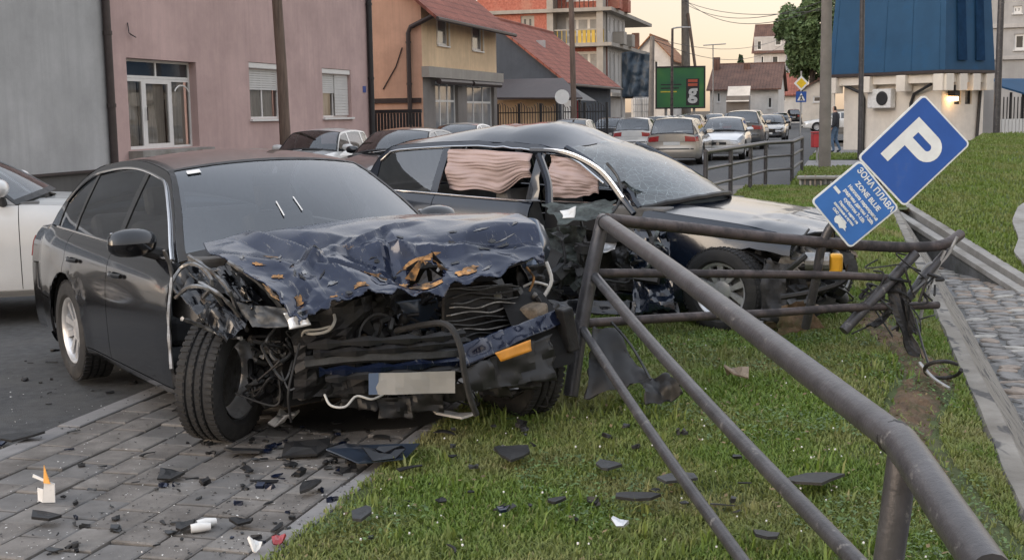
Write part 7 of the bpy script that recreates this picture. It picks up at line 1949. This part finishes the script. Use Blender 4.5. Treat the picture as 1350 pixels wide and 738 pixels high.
# white folded card with a candle-like amber sliver
c = gp(60, 662); o = thing('marker_card', 'folded white card with an upright amber sliver standing on the paving', 'marker', c)
k_ = c.y / CAM_F
for nm, pts, m_ in (('card', [(-4, 0, 0), (13, 0, 0), (14, 0, 26), (0, 0, 30)], 'white_plastic'), ('card_fold', [(-14, .03, 0), (-4, 0, 0), (-2, 0, 18), (-16, .05, 16)], 'white_plastic'), ('card_flap', [(-18, .02, 34), (2, .0, 28), (3, 0, 31), (-17, .02, 38)], 'white_plastic'), ('amber_sliver', [(0, -.01, 28), (9, -.01, 27), (5, -.01, 42), (1, 0, 52)], 'flame')):
    if m_ == 'flame' and 'flame' not in MATS: mat('flame', (.85, .42, .10), .5, var=.2, scale=30)
    mb = MB(); mb.prism([(x * k_, y, z * k_) for x, y, z in pts], (0, .006, 0)); mb.build(nm, M[m_], o)
def scrap(px, py, size, seed, m, label, group, name):
    """small broken piece: a bent strip, a lumpy chunk or a cracked plate"""
    rg = random.Random(seed); c = gp(px, py, 0); s = size * c.y / CAM_F; kind = rg.choice((0, 0, 1, 1, 2)); mb = MB()
    if kind == 0:
        L_, w_ = s * rg.uniform(.5, .9), s * rg.uniform(.10, .25); bend = rg.uniform(-1.2, 1.2); tw = rg.uniform(-.8, .8)
        mb.grid(lambda u, v: ((u - .5) * 2 * L_, (v - .5) * 2 * w_ * (.6 + .4 * math.sin(u * 3 + seed)) + bend * L_ * (u - .5) ** 2, .006 + abs(math.sin(u * 2.5 + tw)) * .25 * w_ + (v - .5) * w_ * tw), 8, 2); th = .005
    elif kind == 1:
        for q in range(rg.choice((1, 2, 3))):
            o_ = Vector((rg.uniform(-.4, .4) * s, rg.uniform(-.3, .3) * s, 0)); a = [s * rg.uniform(.15, .4), s * rg.uniform(.1, .28), s * rg.uniform(.08, .22)]
            Mx = Matrix.Translation(o_ + Vector((0, 0, a[2] * .8))) @ Matrix.Rotation(rg.uniform(0, 6), 4, 'Z') @ Matrix.Rotation(rg.uniform(-.5, .5), 4, 'X')
            b0 = len(mb.v); mb.box((-a[0], -a[1], -a[2]), (a[0], a[1], a[2]), Mx)
            mb.v[b0:] = [tuple(Vector(v) + Vector((rg.uniform(-.3, .3) * a[0], rg.uniform(-.3, .3) * a[1], rg.uniform(-.3, .2) * a[2]))) for v in mb.v[b0:]]
        th = 0
    else:
        n = rg.choice((5, 6, 7, 8)); ring = [(s * .6 * math.cos(6.283 * k / n + rg.uniform(-.3, .3)) * rg.uniform(.4, 1.1), s * .4 * math.sin(6.283 * k / n) * rg.uniform(.4, 1.1)) for k in range(n)]
        mb.add([(x, y, .005 + abs(x) * rg.uniform(0, .25)) for x, y in ring] + [(0, 0, .008 + .1 * s)], [(k, (k + 1) % n, n) for k in range(n)]); th = .006
    o = mb.build(name, m, solid=th)
    s_, t_ = c.x * DX + c.y * DY, c.x * DY - c.y * DX
    o.location = (c.x, c.y, (verge_z(s_, t_) + .03 if t_ > PAVE_T else .001) if t_ > KERB_T else -.078); o.rotation_euler = (0, 0, rg.uniform(0, 6.28))
    return tag(o, label, 'debris', group)
# many small black shards: separate pieces that only their place tells apart
GL = 'small black plastic shards on the paving'; GG = 'small dark plastic shards in the grass'
rg = random.Random(77)
n_ = 0
while n_ < 150:
    x, y = (rg.uniform(60, 470), rg.uniform(560, 735)) if n_ < 80 else (rg.gauss(410, 70), rg.gauss(598, 28))
    c = gp(x, y); t_ = c.x * DY - c.y * DX
    if not (KERB_T + .05 < t_ < PAVE_T - .05): continue
    if n_ < 80 and rg.random() > .35 + .65 * (x / 470): continue
    scrap(x, y, rg.choice((7, 9, 12, 16, 22)) * rg.uniform(.8, 1.2), 200 + n_, rg.choice((BP, BP, BP, M['grimy'], M['grimy_grey'], NV_)), 'small black plastic shard lying on the grey paving', GL, 'plastic_shard'); n_ += 1
for k in range(46):
    x, y = (rg.uniform(430, 1000), rg.uniform(560, 735)) if k < 26 else (rg.gauss(600, 70), rg.gauss(575, 20))
    c = gp(x, y); t_ = c.x * DY - c.y * DX
    if t_ < PAVE_T + .05 or t_ > .6: continue
    scrap(x, y, rg.uniform(9, 24), 400 + k, rg.choice((BP, M['grimy'], M['grimy_grey'])), 'small dark plastic shard lying in the grass', GG, 'grass_shard')
for k in range(24):
    x, y = rg.uniform(10, 230), rg.uniform(440, 560); c = gp(x, y); t_ = c.x * DY - c.y * DX
    if t_ > KERB_T: continue
    scrap(x, y, rg.uniform(5, 13), 500 + k, rg.choice((BP, BP, M['grimy'], M['grimy_grey'])), 'tiny splinter lying on the asphalt by the kerb', 'splinters on the asphalt', 'splinter')
# crumbs and glass grains: nobody could count them
mb = MB()
for k in range(3200):
    x, y = rg.uniform(0, 640), rg.uniform(470, 738); c = gp(x, y); t_ = c.x * DY - c.y * DX
    if t_ > PAVE_T + .3: continue
    if rg.random() > math.exp(-((x - 380) / 260) ** 2): continue
    s_ = rg.uniform(.003, .011); z = -.08 if t_ < KERB_T else 0.0
    q = [(c.x + rg.uniform(-s_, s_), c.y + rg.uniform(-s_, s_), z + rg.uniform(.002, s_)) for _ in range(4)]
    mb.add(q, [(0, 1, 2), (0, 2, 3), (0, 3, 1), (1, 3, 2)])
tag(mb.build('plastic_crumbs', M['black_plastic'], recalc=False), kind='stuff')
mb = MB()
for k in range(700):
    x, y = rg.uniform(0, 700), rg.uniform(470, 738); c = gp(x, y); t_ = c.x * DY - c.y * DX
    if t_ > PAVE_T: continue
    s_ = rg.uniform(.003, .007); z = -.08 if t_ < KERB_T else 0.0
    q = [(c.x + rg.uniform(-s_, s_), c.y + rg.uniform(-s_, s_), z + rg.uniform(.002, s_)) for _ in range(4)]
    mb.add(q, [(0, 1, 2), (0, 2, 3), (0, 3, 1), (1, 3, 2)])
tag(mb.build('glass_grains', M['white_plastic'], recalc=False), kind='stuff')
# dark oil stain under the wreck
mat('oil', (.035, .033, .03), .5, var=.3)
mb = MB(); c0 = gp(470, 562); ring = [(c0.x + (1.0 + .3 * noise.noise(Vector((math.cos(a) * 2, math.sin(a) * 2, 4)))) * .50 * math.cos(a), c0.y + .25 + .34 * math.sin(a) * (1 + .3 * noise.noise(Vector((math.cos(a) * 2, math.sin(a) * 2, 8)))), .0045) for a in lin(0, 6.2, 40)]
mb.add(ring, [tuple(range(len(ring)))]); tag(mb.build('oil_stain', M['oil'], recalc=False), kind='stuff')

# ================================================================== GRASS
def blades(name, P, size, seed, m, lean=.5, width=.0045):
    """P: (n,3) roots; each blade a bent three-triangle leaf"""
    rg = np.random.default_rng(seed); n = len(P)
    h = size * rg.uniform(.45, 1.3, (n, 1)); a = rg.uniform(0, 2 * np.pi, n)
    d = np.stack([np.cos(a), np.sin(a), np.zeros(n)], 1); sd = np.stack([-np.sin(a), np.cos(a), np.zeros(n)], 1)
    w = width * rg.uniform(.7, 1.4, (n, 1)); le = lean * rg.uniform(.2, 1.2, (n, 1)); z = np.array([0, 0, 1.0])
    b0, b1 = P - sd * w, P + sd * w; mid = P + z * h * .6 + d * h * le * .35
    m0, m1 = mid - sd * w * .8, mid + sd * w * .8; tip = P + z * h * (1 - .25 * le) + d * h * le
    V_ = np.stack([b0, b1, m1, m0, tip], 1).reshape(-1, 3)
    base = np.arange(n)[:, None] * 5
    loops = np.concatenate([base + np.array([[0, 1, 2, 3]]), base + np.array([[3, 2, 4]])], 1)
    me = bpy.data.meshes.new(name); me.vertices.add(5 * n); me.vertices.foreach_set('co', V_.ravel())
    me.loops.add(7 * n); me.loops.foreach_set('vertex_index', loops.ravel()); me.polygons.add(2 * n)
    stt = (np.arange(n)[:, None] * 7 + np.array([[0, 4]])).ravel(); tot = np.tile([4, 3], n)
    me.polygons.foreach_set('loop_start', stt); me.polygons.foreach_set('loop_total', tot); me.update()
    me.polygons.foreach_set('use_smooth', np.ones(2 * n, bool))
    me.materials.append(m); o = bpy.data.objects.new(name, me); COL.objects.link(o); return tag(o, kind='stuff')
def grass_mat(name, a, b, dry):
    m, nt, p, o = _nt(name)
    g = nt.nodes.new('ShaderNodeNewGeometry')
    c = _ramp(nt, g.outputs['Random Per Island'], [(0, a), (.75, b), (.9, b), (1, dry)])
    v = _coord(nt, True)
    c = _mix(nt, _ramp(nt, _noise(nt, v, 1.1, 4), [(.42, (0, 0, 0)), (.66, (.8, .8, .8))]), c, dry)
    nt.links.new(c, p.inputs['Base Color']); p.inputs['Roughness'].default_value = .6
    p.inputs['Subsurface Weight'].default_value = 0.0
    tr = nt.nodes.new('ShaderNodeBsdfTranslucent'); nt.links.new(c, tr.inputs[0]); mx = nt.nodes.new('ShaderNodeMixShader'); mx.inputs[0].default_value = .3
    nt.links.new(p.outputs[0], mx.inputs[1]); nt.links.new(tr.outputs[0], mx.inputs[2]); nt.links.new(mx.outputs[0], o.inputs[0]); MATS[name] = m
grass_mat('grass', (.105, .175, .024), (.18, .265, .046), (.30, .27, .12))
grass_mat('grass_far', (.115, .175, .028), (.18, .25, .048), (.24, .25, .09))
rg = np.random.default_rng(5)
def verge_points(s0, s1, dens, seed):
    rr = np.random.default_rng(seed); n = int((s1 - s0) * (LIP_T - PAVE_T) * dens)
    S_ = rr.uniform(s0, s1, n); T_ = rr.uniform(PAVE_T - .03, LIP_T, n)
    out = []
    for s, t in zip(S_, T_):
        x, y = s * DX + t * DY, s * DY - t * DX
        if y < .8 or abs(x / y) > .46: continue
        nz = noise.noise(Vector((s * 1.6, t * 1.6, 2.2)))
        if nz < -.25 and rr.random() < .55: continue
        # bare soil strip along the channel
        c = .40 + .12 * math.sin(s * 1.7) - .03 * (s - 8)
        if 5.0 < s < 11.4 and abs(t - c) < .17 and rr.random() < .93: continue
        if t < PAVE_T + .06 and rr.random() < .5: continue
        out.append((x, y, verge_z(s, max(t, PAVE_T)) - .004))
    return np.array(out)
blades('verge_grass', verge_points(2.8, 6.6, 15000, 1), .034, 11, M['grass'], lean=.8, width=.0036)
blades('verge_grass', verge_points(6.6, 11.0, 8000, 2), .040, 12, M['grass'], lean=.8, width=.005)
blades('verge_grass', verge_points(11.0, 27.0, 1300, 3), .075, 13, M['grass'], width=.011)
# taller tufts round posts and wreckage
tf = []
for k in range(170):
    x, y = rnd.choice([(rnd.uniform(640, 900), rnd.uniform(500, 560)), (rnd.uniform(900, 1250), rnd.uniform(430, 520)), (rnd.uniform(420, 1250), rnd.uniform(560, 738)), (rnd.uniform(740, 900), rnd.uniform(420, 470))])
    c = gp(x, y); s_, t_ = c.x * DX + c.y * DY, c.x * DY - c.y * DX
    if not (PAVE_T < t_ < LIP_T - .35): continue
    z = verge_z(s_, t_)
    for q in range(12): tf.append((c.x + rnd.gauss(0, .035), c.y + rnd.gauss(0, .035), z))
blades('grass_tufts', np.array(tf), .085, 14, M['grass'], lean=.7, width=.0055)
# clover flowers and dry bits in the verge
mb = MB()
for k in range(120):
    x, y = rnd.uniform(430, 1260), rnd.uniform(440, 735); c = gp(x, y); s_, t_ = c.x * DX + c.y * DY, c.x * DY - c.y * DX
    if not (PAVE_T + .1 < t_ < LIP_T - .4): continue
    z = verge_z(s_, t_) + rnd.uniform(.03, .06); r_ = rnd.uniform(.003, .006); mb.sphere((c.x, c.y, z), r_, 5, 3)
tag(mb.build('clover_flowers', M['white_plastic']), kind='stuff')
def bank_points(n, seed):
    rr = np.random.default_rng(seed); out = []
    for u, v in zip(rr.uniform(0, 1, n), rr.uniform(0, 1, n) ** 1.3):
        p = bank_fn(u, v)
        if p.y < 5 or abs(p.x / p.y) > .44: continue
        out.append(tuple(p))
    return np.array(out)
blades('bank_grass', bank_points(110000, 4), .075, 15, M['grass_far'], width=.016)
P_ = []
for (s0, s1, t0, t1, n) in ((27.5, 35.6, -1.15, 1.65, 7000), (41.5, 46, -1.15, 3.0, 4000), (24.0, 27.5, LIP_T, 1.05, 900)):
    for k in range(n): s_, t_ = rnd.uniform(s0, s1), rnd.uniform(t0, t1); q = st(s_, t_, (.0 if s0 > 27 else -.19)); P_.append(tuple(q))
blades('roadside_grass', np.array(P_), .10, 16, M['grass_far'], width=.02)
# clods of torn earth
mb = MB()
for k in range(150):
    s_ = rnd.uniform(6.6, 11.4); c = .40 + .12 * math.sin(s_ * 1.7) - .03 * (s_ - 8); t_ = min(LIP_T - .03, c + rnd.gauss(0, .20)); q = st(s_, t_, verge_z(s_, t_) + .01); r_ = rnd.uniform(.004, .022)
    mb.sphere(q, (r_, r_ * rnd.uniform(.6, 1.2), r_ * .7), 5, 4)
tag(mb.build('soil_clods', M['torn_soil']), kind='stuff')

# broad-leaved weeds, clover and dead leaves among the grass
def leaflets(name, n, seed, m, size, zlo, zhi, thr):
    rr = np.random.default_rng(seed); P = []
    while len(P) < n:
        s_, t_ = rr.uniform(3.2, 11), rr.uniform(PAVE_T, LIP_T - .1)
        x, y = s_ * DX + t_ * DY, s_ * DY - t_ * DX
        if abs(x / y) > .45: continue
        if noise.noise(Vector((s_ * 1.3, t_ * 1.3, seed))) < thr: continue
        P.append((x, y, verge_z(s_, t_) + rr.uniform(zlo, zhi)))
    P = np.array(P); a = rr.uniform(0, 6.283, n); tl = rr.uniform(-.5, .5, (n, 1)); s = size * rr.uniform(.5, 1.3, (n, 1))
    d = np.concatenate([np.stack([np.cos(a), np.sin(a)], 1), tl], 1); e_ = np.concatenate([np.stack([-np.sin(a), np.cos(a)], 1), rr.uniform(-.4, .4, (n, 1))], 1)
    V_ = np.stack([P - d * s, P + e_ * s * .6, P + d * s, P - e_ * s * .6], 1).reshape(-1, 3)
    me = bpy.data.meshes.new(name); me.vertices.add(4 * n); me.vertices.foreach_set('co', V_.ravel()); me.loops.add(4 * n); me.loops.foreach_set('vertex_index', np.arange(4 * n)); me.polygons.add(n)
    me.polygons.foreach_set('loop_start', np.arange(0, 4 * n, 4)); me.polygons.foreach_set('loop_total', np.full(n, 4)); me.update()
    me.materials.append(m); o = bpy.data.objects.new(name, me); COL.objects.link(o); return tag(o, kind='stuff')
leaflets('verge_weeds', 9000, 6, mat('weed_leaf', (.10, .17, .045), .6, var=.3, scale=3, island=.5), .011, .02, .05, .12)
leaflets('dead_leaves', 900, 9, mat('dead_leaf', (.22, .16, .08), .8, var=.4, scale=6, island=.5), .012, .025, .05, -.1)
